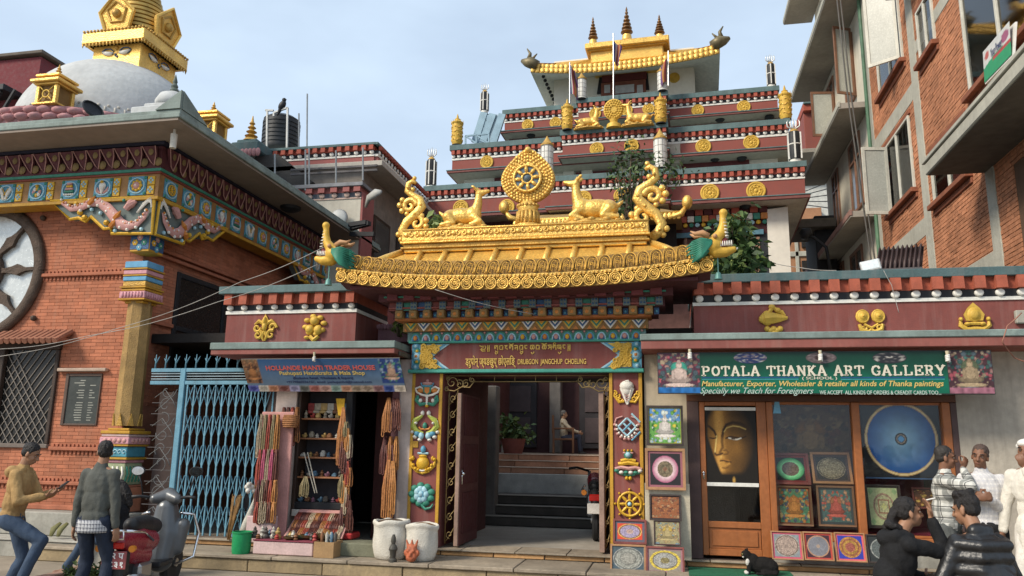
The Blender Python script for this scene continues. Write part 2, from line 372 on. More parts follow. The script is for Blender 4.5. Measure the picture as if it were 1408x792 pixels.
# side piers and the block above
XA0,XA1 = P(564,610,YF).x,P(606.5,610,YF).x; XB0,XB1 = P(838.5,610,YF).x,P(884.5,610,YF).x
ZB = P(725,513,YF).z; ZT = P(725,469,YF).z
for a,c,lab in ((XA0,XA1,'l'),(XB0,XB1,'r')):
 MB().box(a,c,YF,YF+.9,.25,ZB-.002).build('pier',MAROON,gate)
 for e,w in ((a+.022,.045),(c-.024,.048)):
  MB().bbox(e-w/2,e+w/2,YF-.022,YF-.001,.25,ZB-.004,.006).build('yellow_border',M('ochre_border_paint',(.50,.27,.03),.6,0,.15,5,.1,40,.25),gate)
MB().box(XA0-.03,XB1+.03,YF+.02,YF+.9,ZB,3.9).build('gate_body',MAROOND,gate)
# lintel board
GRN = M('turquoise_trim_paint',(.06,.30,.235),.55,0,.15,5,.1)
lint = MB().box(XA0-.02,XB1+.01,YF-.06,YF+.02,ZB+.05,ZT-.03).build('lintel_board',MAROON,gate)
MB().bbox(XA0-.05,XB1+.03,YF-.10,YF+.01,ZB,ZB+.05,.008).build('lintel_trim',GRN,gate)
MB().bbox(XA0-.05,XB1+.03,YF-.12,YF+.01,ZT-.03,ZT+.02,.008).build('lintel_trim',GRN,gate)
# gold scroll corners with blue outline
BLU = M('emblem_blue',(.10,.30,.42),.5,0,.12,9,.3,45); LBLU = M('emblem_pale_blue',(.35,.55,.62),.5,0,.1,9,.3,45); PNK = M('emblem_pink',(.54,.28,.25),.55,0,.12,9,.3,45)
EW = M('emblem_white',(.72,.68,.60),.55,0,.1,9,.3,45); EG = M('emblem_green',(.045,.22,.15),.5,0,.15,9,.3,45); EY = M('emblem_yellow',(.62,.36,.03),.45,.1,.12,9,.3,45); ELG = M('emblem_lime',(.36,.40,.07),.5,0,.12,9,.3,45); EO = M('emblem_orange',(.55,.20,.04),.5,0,.12,9,.3,45); EDB = M('emblem_deep_blue',(.03,.09,.2),.4,0,.12,9,.3,45)
EM = [GOLDY,EW,EG,BLU,LBLU,PNK,ELG,EO,EDB,EY,MAROON,M('dull_teal_block',(.13,.16,.15),.7,0,.15,6,.1)]   # 0..11
zc = (ZB+ZT)/2+.01; hh = (ZT-ZB)/2-.05
for sgn,xo in ((1,XA0+.0),(-1,XB1-.0)):
 q = MB(); Yc = YF-.062
 w = .46
 def pt(u,v,y=Yc): return (xo+sgn*u,y,zc+v)
 q.mat(4); bd = [pt(0,-hh),pt(w+.10,-hh),pt(w-.02,-hh*.55),pt(w-.14,0),pt(w-.02,hh*.55),pt(w+.10,hh),pt(0,hh)]
 q.poly(bd if sgn < 0 else bd[::-1],(0,-.012,0))
 q.mat(3)
 bd2 = [pt(0,-hh*.97,Yc-.012),pt(w+.05,-hh*.97,Yc-.012),pt(w-.07,-hh*.5,Yc-.012),pt(w-.19,0,Yc-.012),pt(w-.07,hh*.5,Yc-.012),pt(w+.05,hh*.97,Yc-.012),pt(0,hh*.97,Yc-.012)]
 q.poly(bd2 if sgn < 0 else bd2[::-1],(0,-.01,0))
 q.mat(0); bd3 = [pt(.13,-hh*.93,Yc-.022),pt(w+.0,-hh*.93,Yc-.022),pt(w-.12,-hh*.5,Yc-.022),pt(w-.23,0,Yc-.022),pt(w-.12,hh*.5,Yc-.022),pt(w+.0,hh*.93,Yc-.022),pt(.13,hh*.93,Yc-.022)]; q.poly(bd3 if sgn < 0 else bd3[::-1],(0,-.006,0))
 for k in range(30):
  v = random.uniform(-.92,.92)*hh; lim = w-.20+abs(v)/hh*.22; u = random.uniform(.16,lim)
  if k < 14: v = ((k%5)-2)*hh*.40; u = .17+.10*(k//5)+(.05 if k%2 else 0); u = min(u,w-.19+abs(v)/hh*.22)
  rr = random.uniform(.028,.05); a0 = random.uniform(0,6)
  q.tube(spiral(pt(u,v,Yc-.034),rr,.008,a0,a0+sgn*7.5,16),[.017-.007*i/16 for i in range(17)],5)
 for k in range(5):
  v = (k-2)*hh*.42
  q.mat(2 if k%2 else 3); q.sph(pt(.06+.02*(k%2),v,Yc-.02),.05,10,6,(1,.4,1)); q.mat(9 if k%2 else 4); q.sph(pt(.06+.02*(k%2),v,Yc-.035),.024,8,5,(1,.6,1))
 q.mat(3); q.sph(pt(.075,0,Yc-.02),.085,12,6,(1,.35,1)); q.mat(4); q.sph(pt(.075,0,Yc-.04),.05,10,6,(1,.35,1)); q.mat(7); q.sph(pt(.075,0,Yc-.055),.022,8,6,(1,.4,1))
 q.build('scroll_panel',EM,gate,smooth='auto')
# lettering on the lintel
yl = YF-.064; LGD = M('letter_gold',(.80,.52,.13),.5,0,.1,9,0)
def line_box(x0,x1,y0,y1): a = P(x0,y1,yl); c = P(x1,y1,yl); d = P((x0+x1)/2,y0,yl); return (a.x,yl,(a.z+c.z)/2),(c.x-a.x,0,0),(0,0,d.z-(a.z+c.z)/2)
o,ux,uz = line_box(712,806,493.5,503)
text('DRUBGON  JANGCHUP  CHOELING',o,ux,uz,lint,LGD,ext=.012,bold=.012)
o,ux,uz = line_box(640,709,489,506)
text('ड्रुपोन् ज्यङछुप् छोएलिङ्',o,ux,uz,lint,LGD,ext=.012,bold=.012)
TIB = dict(
 g=[[(.05,1),(.95,1)],[(.15,1),(.12,.72),(.3,.62),(.42,.8)],[(.85,1),(.85,.3)],[(.42,.8),(.55,1)],[(.12,.72),(.2,.5)]],
 r=[[(.1,1),(.85,1)],[(.3,1),(.3,.8),(.65,.7),(.3,.45),(.7,.3)]],
 b=[[(.1,1),(.9,1)],[(.15,1),(.15,.45),(.85,.45)],[(.85,1),(.85,.35)]],
 d=[[(.1,1),(.85,1)],[(.75,1),(.3,.8),(.25,.65),(.65,.6),(.75,.35)]],
 n=[[(.05,1),(.9,1)],[(.8,1),(.8,.3)],[(.8,.7),(.25,.75),(.2,.55),(.5,.5)]],
 ng=[[(.1,1),(.8,1)],[(.2,1),(.2,.65),(.45,.5),(.8,.6)]],
 ch=[[(.05,1),(.95,1)],[(.2,1),(.1,.6),(.3,.4),(.5,.6),(.5,1)],[(.5,.6),(.7,.4),(.9,.6),(.85,1)]],
 s=[[(.05,1),(.95,1)],[(.85,1),(.85,.3)],[(.15,1),(.5,.7),(.15,.45)],[(.5,.7),(.85,.7)]],
 l=[[(.05,1),(.9,1)],[(.15,1),(.15,.5),(.45,.45),(.45,.85)],[(.45,.5),(.85,.6)],[(.85,1),(.85,.3)]],
 x=[[(.9,1),(.6,.9)]],bar=[[(.3,1.1),(.3,.1)],[(.75,1.1),(.75,.1)]],
 yig=[[(0,1.05),(.35,.9),(.6,1),(.6,.7),(.3,.6),(.45,.4),(.9,.5),(1,.8),(.85,1.05)],[(.15,.5),(.5,.2),(1,.25)]])
seq = [('yig',1.5,''),('bar',.8,''),(' ',.7,''),('g',1,'ru'),('b',1,''),('d',1,''),('g',1,'o'),('n',1,''),('b',1,'yu'),('ng',.9,''),(' ',.25,''),('ch',1.1,'u'),('b',1,''),(' ',.25,''),('ch',1.1,'o'),('s',1,''),('g',.9,'i'),('l',1,'u'),('ng',.9,''),('bar',.9,'')]
o,ux,uz = line_box(659,786,475,488); tot = sum(s_[1] for s_ in seq); acc = 0; q = MB(); Wd = Vector(ux).x
for ch_,w_,ex in seq:
 oo = (o[0]+Wd*acc/tot,o[1],o[2]+uz[2]*.28); U = (Wd*w_/tot*.86,0,0); V = (0,0,uz[2]*.72); acc += w_
 if ch_ == ' ': continue
 pl = list(TIB[ch_])
 if 'r' in ex or 'y' in ex: pl.append([(.3,.25),(.5,.05),(.9,.2),(.85,-.1)])
 if 'u' in ex: pl.append([(.25,.0),(.5,-.28),(.85,-.05),(.8,.1)])
 if 'o' in ex: pl.append([(-.05,1.3),(.3,1.18),(.5,1.08),(.7,1.18),(1.05,1.3)])
 if 'i' in ex: pl.append([(.15,1.1),(.4,1.42),(.85,1.2)])
 strokes(q,pl,oo,U,V,.0085)
q.build("lettering",LGD,lint,smooth=True,kind="stuff")
# row of lotus arches, triangles, beam ends, dotted squares, top blocks (each row steps forward)
def row(n,x0,x1,yc,Y,fn,nm,mats,alt=1):
 protos = {}
 zc_ = P((x0+x1)/2,yc,Y).z; a,c = P(x0,yc,Y).x,P(x1,yc,Y).x; st_ = (c-a)/n
 for i in range(n):
  k = i % alt; loc = Vector((a+st_*(i+.5),Y,zc_)) - wloc(gate)
  if k not in protos:
   q = MB(); fn(q,k,st_); protos[k] = q.build(nm,mats,gate,smooth='auto',local=True); protos[k].location = loc
  else: inst(protos[k],loc,gate)
 return a,c,zc_
Y1,Y2,Y3,Y4,Y5 = YF-.10,YF-.16,YF-.30,YF-.40,YF-.52
def arch(q,k,s):
 h = .13; w = s*.49
 for rr,mi,dy in ((1.0,2,0),(.78,4 if k%2 else 3,.012),(.56,8,.022)):
  pts = [(-w*rr,-dy,-h/2)] + [(w*rr*math.cos(PI-PI*t/10),-dy,-h/2+h*rr*(.15+.85*math.sin(PI*t/10))) for t in range(11)] + [(w*rr,-dy,-h/2)]
  q.mat(mi); q.poly(pts[::-1] if False else pts,(0,-.012,0))
 q.mat((7,5,9,5)[k]); q.sph((0,-.035,-h*.16),w*.40,10,6,(1,.7,1.25))
 q.mat(5); q.sph((s/2,-.012,h*.38),s*.11,6,4)
a,c,z_ = row(21,565,883,461.5,Y1,arch,'lotus_arch',EM,4)
MB().box(a-.05,c+.05,Y1+.002,YF+.05,z_-.07,z_+.07).build('arch_backing',M('pale_teal_board',(.12,.20,.18),.7),gate)
BRN = M('painted_brown',(.26,.15,.05),.65,0,.2,6,.1)
def tri(q,k,s):
 h = .115
 for rr,mi,dy in ((1,(0,1)[k%2],0),(.72,(2,8)[k%2],.012),(.42,(9,1)[k%2],.022),(.2,(7,2)[k%2],.03)):
  q.mat(mi); w = s*.5*rr; q.poly([(-w,-dy,h/2),(w,-dy,h/2),(0,-dy,h/2-h*rr)],(0,-.014,0))
 q.mat(7); q.poly([(s*.5,0,-h/2),(s*.5-s*.2,0,-h/2),(s*.5,0,-h/2+h*.45)],(0,-.01,0)); q.poly([(-s*.5,0,-h/2),(-s*.5+s*.2,0,-h/2),(-s*.5,0,-h/2+h*.45)],(0,-.01,0))
a,c,z_ = row(18,557,888,448,Y2,tri,'lotus_triangle',EM,4)
MB().box(a-.03,c+.03,Y2+.002,YF+.05,z_-.06,z_+.075).build('triangle_backing',BRN,gate)
ORB = M('orange_red_trim',(.40,.13,.035),.6,0,.15,6,.1)
MB().bbox(a-.10,c+.08,Y3-.03,YF+.05,z_+.077,z_+.115,.008).build('orange_trim',ORB,gate)
def dent(q,k,s):
 q.mat(0); q.bbox(-s*.27,s*.27,-.13,0,-.05,.065,.01); q.mat(7); q.sph((0,-.13,.0),s*.13,6,4,(1,.4,1)); q.mat(8); q.box(s*.34,s*.66,-.02,0,-.04,.05); q.mat(3); q.sph((s*.5,-.03,.0),s*.1,6,4)
a,c,z_ = row(18,543,903,431.5,Y3,dent,'beam_end',[M('brown_beam_end',(.27,.16,.055),.65,0,.2,6,.15)]+EM[1:],1)  # beam-end brown darkened to carry the roof's shade
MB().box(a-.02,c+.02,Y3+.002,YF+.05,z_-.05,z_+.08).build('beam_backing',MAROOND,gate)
MB().bbox(a-.05,c+.05,Y4-.04,YF+.05,z_+.082,z_+.105,.006).build('pink_trim',M('dull_red_trim',(.25,.075,.06),.7),gate)
def sq(q,k,s):
 q.mat((10,2,8,10)[k]); q.box(-s*.5,-s*.02,-.005,0,-.07,.07)
 q.mat(11); q.bbox(.02*s,s*.47,-.05,0,-.065,.065,.006); q.mat(8)  # block colours darkened to carry the deep shade under the roof
 for i in (-1,1):
  for j in (-1,1): q.sph((s*.245+i*s*.10,-.05,j*.028),s*.065,6,4)
a,c,z_ = row(18,536,912,417,Y4,sq,'dotted_block',EM,4)
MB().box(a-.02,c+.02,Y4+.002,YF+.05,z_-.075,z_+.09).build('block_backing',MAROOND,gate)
MB().bbox(a-.04,c+.04,Y5-.03,YF+.05,z_+.092,z_+.115,.006).build('green_trim',EG,gate)
def topb(q,k,s): q.bbox(-s*.32,s*.32,-.06,0,-.055,.055,.006)
a,c,z_ = row(16,530,915,404.5,Y5,topb,'top_block',[M('maroon_block',(.15,.035,.035),.7)],1)
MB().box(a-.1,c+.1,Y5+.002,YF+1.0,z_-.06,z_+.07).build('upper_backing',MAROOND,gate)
ZU = z_+.07
# ---- gilded roof ----
roof = MB().box(P(480,385,9.95).x,P(960,385,9.95).x,10.0,YF+.9,ZU+.002,ZU+.05).build('roof',MAROOND,gate)
YE = 9.9
eL,eR = P(461,384,YE),P(981,365,YE)
xm = (eL.x+eR.x)/2; hw = (eR.x-eL.x)/2; zb0 = P(720,398,YE).z
def lift(x): u = abs(x-xm)/hw; return .17*u**2.6
def zrow(px_y,Y): return P(720,px_y,Y).z
# lower row
zl0,zl1 = zb0,zrow(380,YE)
N1 = 31
def strip(z0,z1,y0,y1,x0,x1,nm,mt,n=40,th=.03):
 q = MB(); V = []
 for i in range(n+1):
  x = x0+(x1-x0)*i/n; l_ = lift(x)
  V += [(x,y0,z0+l_),(x,y1,z1+l_),(x,y1+th,z1+l_+.004),(x,y0+th,z0+l_-.004)]
 F = []
 for i in range(n):
  for j in range(4): F.append((i*4+j,i*4+(j+1)%4,(i+1)*4+(j+1)%4,(i+1)*4+j))
 F += [(3,2,1,0),tuple(n*4+j for j in range(4))]
 q.add(V,F); return q.build(nm,mt,roof,smooth='auto')
strip(zl0+.02,zl1,YE+.02,YE+.045,eL.x,eR.x,'eave_band',M('recess_shade_gold',(.26,.145,.035),.6,.25,.25,5,.3))  # darker gold paints in the recess shade behind the medallions
strip(zl1,zl1+.045,YE-.005,YE+.03,eL.x+.0,eR.x-.0,'bead_moulding',GOLD)
strip(zl0-.03,zl0+.03,YE+.35,YE+.03,eL.x+.03,eR.x-.03,'eave_underside',MAROOND,th=-.01)
zu0,zu1 = zl1+.05,zrow(356,YE+.22)
strip(zu0,zu1,YE+.08,YE+.24,P(479,365,YE+.1).x,P(968,350,YE+.1).x,'upper_band',M('recess_shade_gold'))  # same dark gold, recess shade painted in behind the arches
R_ = (zl1-zl0)/2
s1 = (eR.x-eL.x)/N1
q = MB(); rr = s1*.5
def ring2d(q,cx,cz,r,tr,n=18,y=0): q.tube([(cx+r*math.cos(2*PI*i/n),y,cz+r*math.sin(2*PI*i/n)*1.05) for i in range(n+1)],tr,5,cap=False)
ring2d(q,0,0,rr*.88,rr*.14,y=-.01); ring2d(q,0,0,rr*.60,rr*.09,y=-.02)
q.tube(spiral((0,-.024,0),rr*.44,.01,-1,7,16),rr*.10,5); q.sph((0,-.01,.01),rr*.2,8,5)
for i in range(9): t = 2*PI*i/9; q.sph((rr*.74*math.cos(t),-.008,rr*.74*math.sin(t)),rr*.075,5,4)
q.sph((rr*1.0,-.012,rr*.75),rr*.15,6,4)
p0 = q.build('roof_medallion',GOLD,roof,smooth=True,local=True)
for i in range(N1):
 x = eL.x+s1*(i+.5); l_ = lift(x); loc = Vector((x,YE+.018,(zl0+zl1)/2+.01+l_))-wloc(roof)
 if i == 0: p0.location = loc
 else: inst(p0,loc,roof)
N2 = 29; xu0,xu1 = P(480,365,YE+.12).x,P(966,350,YE+.12).x; s2 = (xu1-xu0)/N2; h2 = zu1-zu0
q = MB(); w2 = s2*.46
q.tube([(-w2,0,-h2*.45),(-w2,.02,h2*.05)]+[(w2*math.cos(PI-PI*i/10),.03,h2*.05+h2*.42*math.sin(PI*i/10)) for i in range(11)]+[(w2,0,-h2*.45)],w2*.13,5)
q.tube([(-w2*.55,-.01,-h2*.4)]+[(w2*.55*math.cos(PI-PI*i/8),.01,h2*.0+h2*.28*math.sin(PI*i/8)) for i in range(9)]+[(w2*.55,-.01,-h2*.4)],w2*.10,5)
q.tube(spiral((0,-.01,-h2*.12),w2*.32,.008,0,7,12),w2*.1,4)
for k in range(5): q.sph((w2*.3*(k%2*2-1),0,-h2*.4+h2*.2*k),w2*.14,5,4)
q.sph((s2/2,-.03,-h2*.42),w2*.2,6,4)
q.v = [(x,y+.16*z/h2-.035,z) for x,y,z in q.v]
p0 = q.build('roof_arch',M('shaded_gold',(.52,.29,.05),.5,.4,.2,4,.3,60,.2),roof,smooth=True,local=True)
for i in range(N2):
 x = xu0+s2*(i+.5); loc = Vector((x,YE+.135,(zu0+zu1)/2+lift(x)))-wloc(roof)
 if i == 0: p0.location = loc
 else: inst(p0,loc,roof)
# small beads on the moulding
q = MB()
for i in range(93):
 x = eL.x+(eR.x-eL.x)*(i+.5)/93; q.sph((x,YE-.004,zl1+.022+lift(x)),.016,6,4)
q.build('bead_row',GOLD,roof,smooth=True,kind='stuff')
# hipped slope with ribs, ledge, ridge block with relief
YS0,YS1 = YE+.3,YE+.72
aL,aR = P(508,356,YS0),P(935,352,YS0); bL,bR = P(553,331,YS1),P(897,328,YS1)
zs0 = zu1-.01; zs1 = P(720,343,YS1).z
q = MB(); q.add([(aL.x,YS0,zs0),(aR.x,YS0,zs0),(bR.x,YS1,zs1),(bL.x,YS1,zs1),(aL.x,YF+1.2,zs0),(aR.x,YF+1.2,zs0),(bR.x,YF+.7,zs1),(bL.x,YF+.7,zs1)],
 [(0,1,2,3),(1,5,6,2),(5,4,7,6),(4,0,3,7)]); q.build('roof_slope',GOLD,roof)
p0 = None
for i in range(9):
 t = (i+.5)/9; x0 = aL.x+.5+(aR.x-aL.x-1.0)*t; x1 = bL.x+.12+(bR.x-bL.x-.24)*t
 q = MB().tube([(x0,YS0-.02,zs0+.0),(x0*.4+x1*.6,YS0*.4+YS1*.6-.01,zs0*.4+zs1*.6+.02),(x1,YS1-.01,zs1+.01)],.042,8); q.build('slope_rib',GOLD,roof,smooth=True)
for A,B in ((aL,bL),(aR,bR)): MB().tube([(A.x,YS0,zs0+.02),((A.x+B.x)/2,(YS0+YS1)/2,(zs0+zs1)/2+.03),(B.x,YS1,zs1+.02)],.05,8).build('hip_rib',GOLD,roof,smooth=True)
YR = YS1-.06; z0r = zs1; zt = P(720,309,YR).z; xl,xr = P(556,325,YR).x,P(889,322,YR).x
def ridge_part(z0,z1,grow,nm,mt): MB().bbox(xl-grow,xr+grow,YR-grow,YR+.55+grow,z0,z1,.012).build(nm,mt,roof)
hR = zt-z0r
ridge_part(z0r,z0r+hR*.14,.0,'ridge_base',GOLD); ridge_part(z0r+hR*.142,z0r+hR*.22,.04,'ridge_moulding',GOLD2); ridge_part(z0r+hR*.222,z0r+hR*.36,.01,'ridge_base',GOLD2); ridge_part(z0r+hR*.362,z0r+hR*.46,.05,'ridge_moulding',GOLD); ridge_part(z0r+hR*.462,zt,.03,'ridge_block',GOLD)
q = MB(); zz = z0r+hR*.74; n = 44
for i in range(n):
 x = xl+(xr-xl)*(i+.5)/n; k = i % 3
 if k == 0: q.sph((x,YR-.035,zz),.036,8,5,(1.1,.6,1))
 else:
  s_ = 1 if k == 1 else -1; q.tube(spiral((x,YR-.035,zz),.042,.01,PI*.5,PI*.5+s_*7,14),[.018-.008*j/14 for j in range(15)],5)
q.tube([(xl-.02,YR-.035,zt-.02),(xr+.02,YR-.035,zt-.02)],.014,6)
q.build('ridge_scrollwork',GOLD,roof,smooth=True)
ZRT = zt; YRM = YR+.22
# ---- doors, iron scrollwork ----
def scroll_iron(x0,x1,z0,z1,y,nm,horiz):
 q = MB()
 w,h = x1-x0,z1-z0
 if horiz:
  for sg,xo in ((1,x0),(-1,x1)):
   for u,v,r0,a0,dr in ((.42,.55,.40,0,1),(.95,.45,.30,2,-1),(1.35,.5,.26,1,1),(.1,.15,.16,1,1),(.15,.8,.15,3,-1),(1.75,.75,.18,2,1)):
    cx_,cz_ = xo+sg*h*u,z0+h*v
    q.tube(spiral((cx_,y,cz_),h*r0,h*.05,a0,a0+sg*dr*8.5,24),.0085,5)
   q.tube([(xo+sg*h*.1,y,z0+h*.1),(xo+sg*h*.6,y,z0+h*.02),(xo+sg*h*1.1,y,z0+h*.3),(xo+sg*h*1.6,y,z0+h*.25),(xo+sg*h*1.95,y,z0+h*.7)],.009,5)
  q.bar((x0+h*1.9,y,z0+h*.62),(x1-h*1.9,y,z0+h*.62),.012); q.bar((x0,y,z1),(x1,y,z1),.014)
  for k in range(1,5): xx = x0+h*1.9+(w-h*3.8)*k/5; q.bar((xx,y,z0+h*.62),(xx,y,z1),.009)
 else:
  q.bar((x0,y,z0),(x0,y,z1),.016); q.bar((x1,y,z0),(x1,y,z1),.012)
  n_ = int(h/.22)
  for k in range(n_):
   zc_ = z0+h*(k+.5)/n_; s_ = 1 if k%2 else -1
   q.tube(spiral(((x0+x1)/2,y,zc_),w*.42,.008,s_*1.5,s_*9,20),.007,5)
   q.tube([(x0,y,zc_-.1),((x0+x1)/2,y,zc_+s_*.02),(x1,y,zc_+.1)],.006,5)
 return q.build(nm,IRONY,gate,smooth=True)
scroll_iron(XA1+.02,XB0-.02,P(725,538,YF).z,ZB-.03,YF+.06,'iron_transom',True)
scroll_iron(P(616,600,YF+.1).x,P(628,600,YF+.1).x,.30,2.42,YF+.10,'iron_scroll_panel',False)
scroll_iron(XB0-.08,XB0-.02,.30,2.42,YF+.12,'iron_scroll_panel',False)
DOORM = M('door_maroon',(.11,.035,.032),.55,0,.2,2,.1,40,.25)
dx = P(631,600,YF+.15).x
door = MB().bbox(dx,dx+.05,YF+.1,YF+1.15,.27,P(631,541,YF+.15).z,.006).build('door',DOORM,gate,label='left door leaf folded inward')
MB().bbox(dx-.012,dx+.045,YF+.06,YF+.098,.27,P(631,541,YF+.15).z,.005).build('door_edge',M('worn_door_edge',(.26,.17,.13),.7,0,.3,4,.2),door)
for k in range(3):
 MB().bbox(dx+.051,dx+.065,YF+.25,YF+1.05,.42+.68*k,.98+.68*k,.012).build('door_panel',MAROOND,door)
MB().sph((dx+.075,YF+.16,1.25),.03,10,6).cyl((dx+.06,YF+.16,1.1),(dx+.06,YF+.16,1.32),.012).build('handle',CHROME,door,smooth=True)
dx2 = P(826,600,YF+.15).x
door = MB().bbox(dx2-.01,dx2+.045,YF+.12,YF+1.15,.27,P(820,541,YF+.15).z,.006).build('door',M('worn_wood_door',(.22,.14,.09),.75,0,.35,3,.4,30,.5),gate,label='right door leaf of worn wood')
for k in range(3): MB().bbox(dx2-.025,dx2-.011,YF+.25,YF+1.05,.42+.68*k,.98+.68*k,.01).build('door_panel',DOORM,door)
MB().bbox(dx2-.02,dx2+.05,YF+.075,YF+.118,.27,P(820,541,YF+.15).z,.005).build('door_edge',M('worn_door_edge'),door)
# passage walls and ceiling
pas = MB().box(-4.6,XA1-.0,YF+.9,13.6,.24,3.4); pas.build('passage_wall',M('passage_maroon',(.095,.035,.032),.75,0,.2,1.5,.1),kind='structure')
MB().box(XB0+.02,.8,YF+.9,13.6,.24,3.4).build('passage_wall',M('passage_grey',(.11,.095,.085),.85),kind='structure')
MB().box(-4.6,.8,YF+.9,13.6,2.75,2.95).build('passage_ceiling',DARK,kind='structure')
px_ = P(690,600,14.8).x
MB().bbox(-3.62,px_,14.3,14.6,.24,2.75,.02).build('passage_pillar',M('grey_pillar',(.16,.145,.13),.8),kind='structure')
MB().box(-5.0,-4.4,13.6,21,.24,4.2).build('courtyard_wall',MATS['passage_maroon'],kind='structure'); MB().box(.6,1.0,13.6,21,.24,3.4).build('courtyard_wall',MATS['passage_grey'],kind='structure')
# terrace porch wall of the shrine beyond
tw = thing('terrace_doorway','dark carved doorway wall at the back of the raised terrace','doorway',(-3,21,1.47))
MB().box(-8,2.5,21,21.3,1.47,4.6).build('wall',M('dark_red_wall',(.055,.022,.022),.8),tw)
for x in (-4.15,-2.0):
 MB().bbox(x-.5,x+.5,20.93,20.998,1.6,3.4,.02).build('door_panel',M('dark_grey_panel',(.035,.03,.032),.6),tw)
 MB().bbox(x-.34,x+.34,20.9,20.928,2.55,3.25,.01).build('panel_frame',M('dim_frame',(.07,.05,.05),.6),tw)
 MB().bbox(x-.34,x+.34,20.9,20.928,1.75,2.4,.01).build('panel_frame',M('dim_frame'),tw)
MB().bbox(-3.25,-2.95,20.6,20.95,1.47,4.2,.02).build('column',M('grey_pillar'),tw)
MB().bbox(-4.85,-4.3,20.0,20.6,1.47,1.85,.02).build('plinth',M('pale_plinth',(.42,.38,.32),.8),tw)
# ================= emblems =================
class Em:                                   # reliefs drawn in a face of half-size s on a wall facing -Y
 def __init__(s,c,size,d=1.0): s.q = MB(); s.c = Vector(c); s.s = size; s.d = d
 def p(s,u,v,h=0): return s.c + Vector((u*s.s,-h*s.s,v*s.s))
 def ell(s,u,v,ru,rv,m,h=.05,th=.10,n=12): s.q.mat(m).sph(s.p(u,v,h),s.s,n,6,(ru,th*2,rv))
 def curve(s,pts,r,m,h=.08,n=6):
  k = len(pts); rs = r if isinstance(r,(list,tuple)) else [r]*k
  s.q.mat(m).tube([s.p(u,v,h) for u,v in pts],[x*s.s for x in rs],n)
 def spi(s,u,v,r,a0,turn,w,m,h=.08): s.curve([(u+(r*(1-t/14*.85))*math.cos(a0+turn*t/14),v+(r*(1-t/14*.85))*math.sin(a0+turn*t/14)) for t in range(15)],[w*(1-.5*t/14) for t in range(15)],m,h)
 def poly(s,pts,m,h=.02,th=.08): s.q.mat(m).poly([s.p(u,v,h) for u,v in pts],(0,-th*s.s,0))
 def done(s,parent,label,mats=None): return s.q.build('emblem',mats or EM,parent,smooth='auto',label=label)
def emb(x,y,hpx,Y): c = P(x,y,Y); return Em(c,hpx/ppm(c))
EYF = YF-.004
e = emb(588,541,18,EYF)      # parasol vase
for sg in (-1,1):
 e.curve([(0,-.2),(sg*.45,-.1),(sg*.85,.12),(sg*.95,.35),(sg*.6,.5),(sg*.3,.3)],.09,1); e.ell(sg*.55,.22,.28,.2,7); e.curve([(0,-.75),(sg*.5,-.85),(sg*.8,-.5),(sg*.75,-.15)],[.1,.17,.2,.1],2); e.ell(sg*.5,-.55,.14,.16,1,.14); e.ell(sg*.7,-.4,.12,.13,2,.16)
e.poly([(-.35,.65),(-.3,.1),(0,-.15),(.3,.1),(.35,.65)],2,.08,.1); e.poly([(-.2,.45),(-.18,.1),(0,-.05),(.18,.1),(.2,.45)],7,.19,.03); e.ell(0,.75,.45,.15,5,.1); e.ell(0,.95,.12,.12,5,.1); e.curve([(-.5,.8),(-.4,.55),(.4,.55),(.5,.8)],.06,3,.16)
e.curve([(0,-.1),(0,-.95)],[.1,.07],1,.12); e.ell(0,-.95,.14,.13,9)
e.done(gate,'parasol emblem in green, white and orange')
e = emb(585,586,20,EYF)      # twin fish
for sg in (-1,1):
 e.curve([(sg*.15,.95),(sg*.25,.7),(sg*.7,.4),(sg*.85,.0),(sg*.55,-.35),(sg*.1,-.45)],[.08,.1,.2,.22,.18,.06],6,.08); e.curve([(sg*.32,.72),(sg*.86,.36),(sg*1.0,-.05)],[.03,.06,.03],1,.14)
 e.ell(sg*.22,.88,.14,.18,1); e.ell(sg*.62,.2,.1,.1,1,.22); e.ell(sg*.9,-.4,.14,.12,1,.06); e.ell(sg*.7,-.72,.16,.14,1,.06); e.ell(sg*.35,-.92,.16,.12,1,.06); e.ell(sg*.55,-.5,.22,.22,3,.1); e.ell(sg*.25,-.65,.2,.25,4,.1)
 e.curve([(0,-.2),(sg*.3,-.2),(sg*.4,-.05)],.07,7,.16)
e.ell(0,.02,.16,.24,2,.12)
e.done(gate,'twin golden fish emblem in lime, white and blue')
e = emb(582,632,19,EYF)      # treasure vase
e.ell(0,-.25,.5,.5,9,.1,.16); e.ell(0,.25,.32,.12,9,.12); e.curve([(-.4,.45),(.4,.45)],.08,4,.1); e.ell(0,.72,.2,.28,3,.1); e.ell(0,-.25,.25,.28,9,.22)
for sg in (-1,1):
 e.curve([(0,-.75),(sg*.5,-.7),(sg*.85,-.4),(sg*.95,0)],[.16,.15,.13,.06],9,.08)
 for k in range(4): e.ell(sg*(.3+.2*k),-.72+.14*k*k*.6,.13,.13,9,.14)
 e.ell(sg*.75,.1,.12,.18,9,.08)
e.curve([(-.5,-.8),(0,-.95),(.5,-.8)],.1,9,.1); e.curve([(-.3,-.72),(0,-.78),(.3,-.72)],.06,1,.2)
e.done(gate,'golden treasure vase emblem with a pale blue top')
e = emb(580,681,20,EYF)      # lotus
for k in range(9):
 a = k*2*PI/9+.3; rr = .75
 e.ell(rr*math.cos(a)*.95,rr*math.sin(a)*.8+.05,.27,.24,2,.05)
for k in range(7):
 a = k*2*PI/7; e.ell(.32*math.cos(a),.32*math.sin(a)*1.1+.08,.24,.28,4,.12)
for k in range(4): e.curve([(.1*k-.15,.3),(.1*k-.15+.05,-.1)],.04,3,.28)
e.ell(0,.1,.2,.25,4,.2); e.curve([(.0,-.6),(.3,-.9),(.7,-.8),(.85,-.55)],[.1,.11,.09,.05],2,.1)
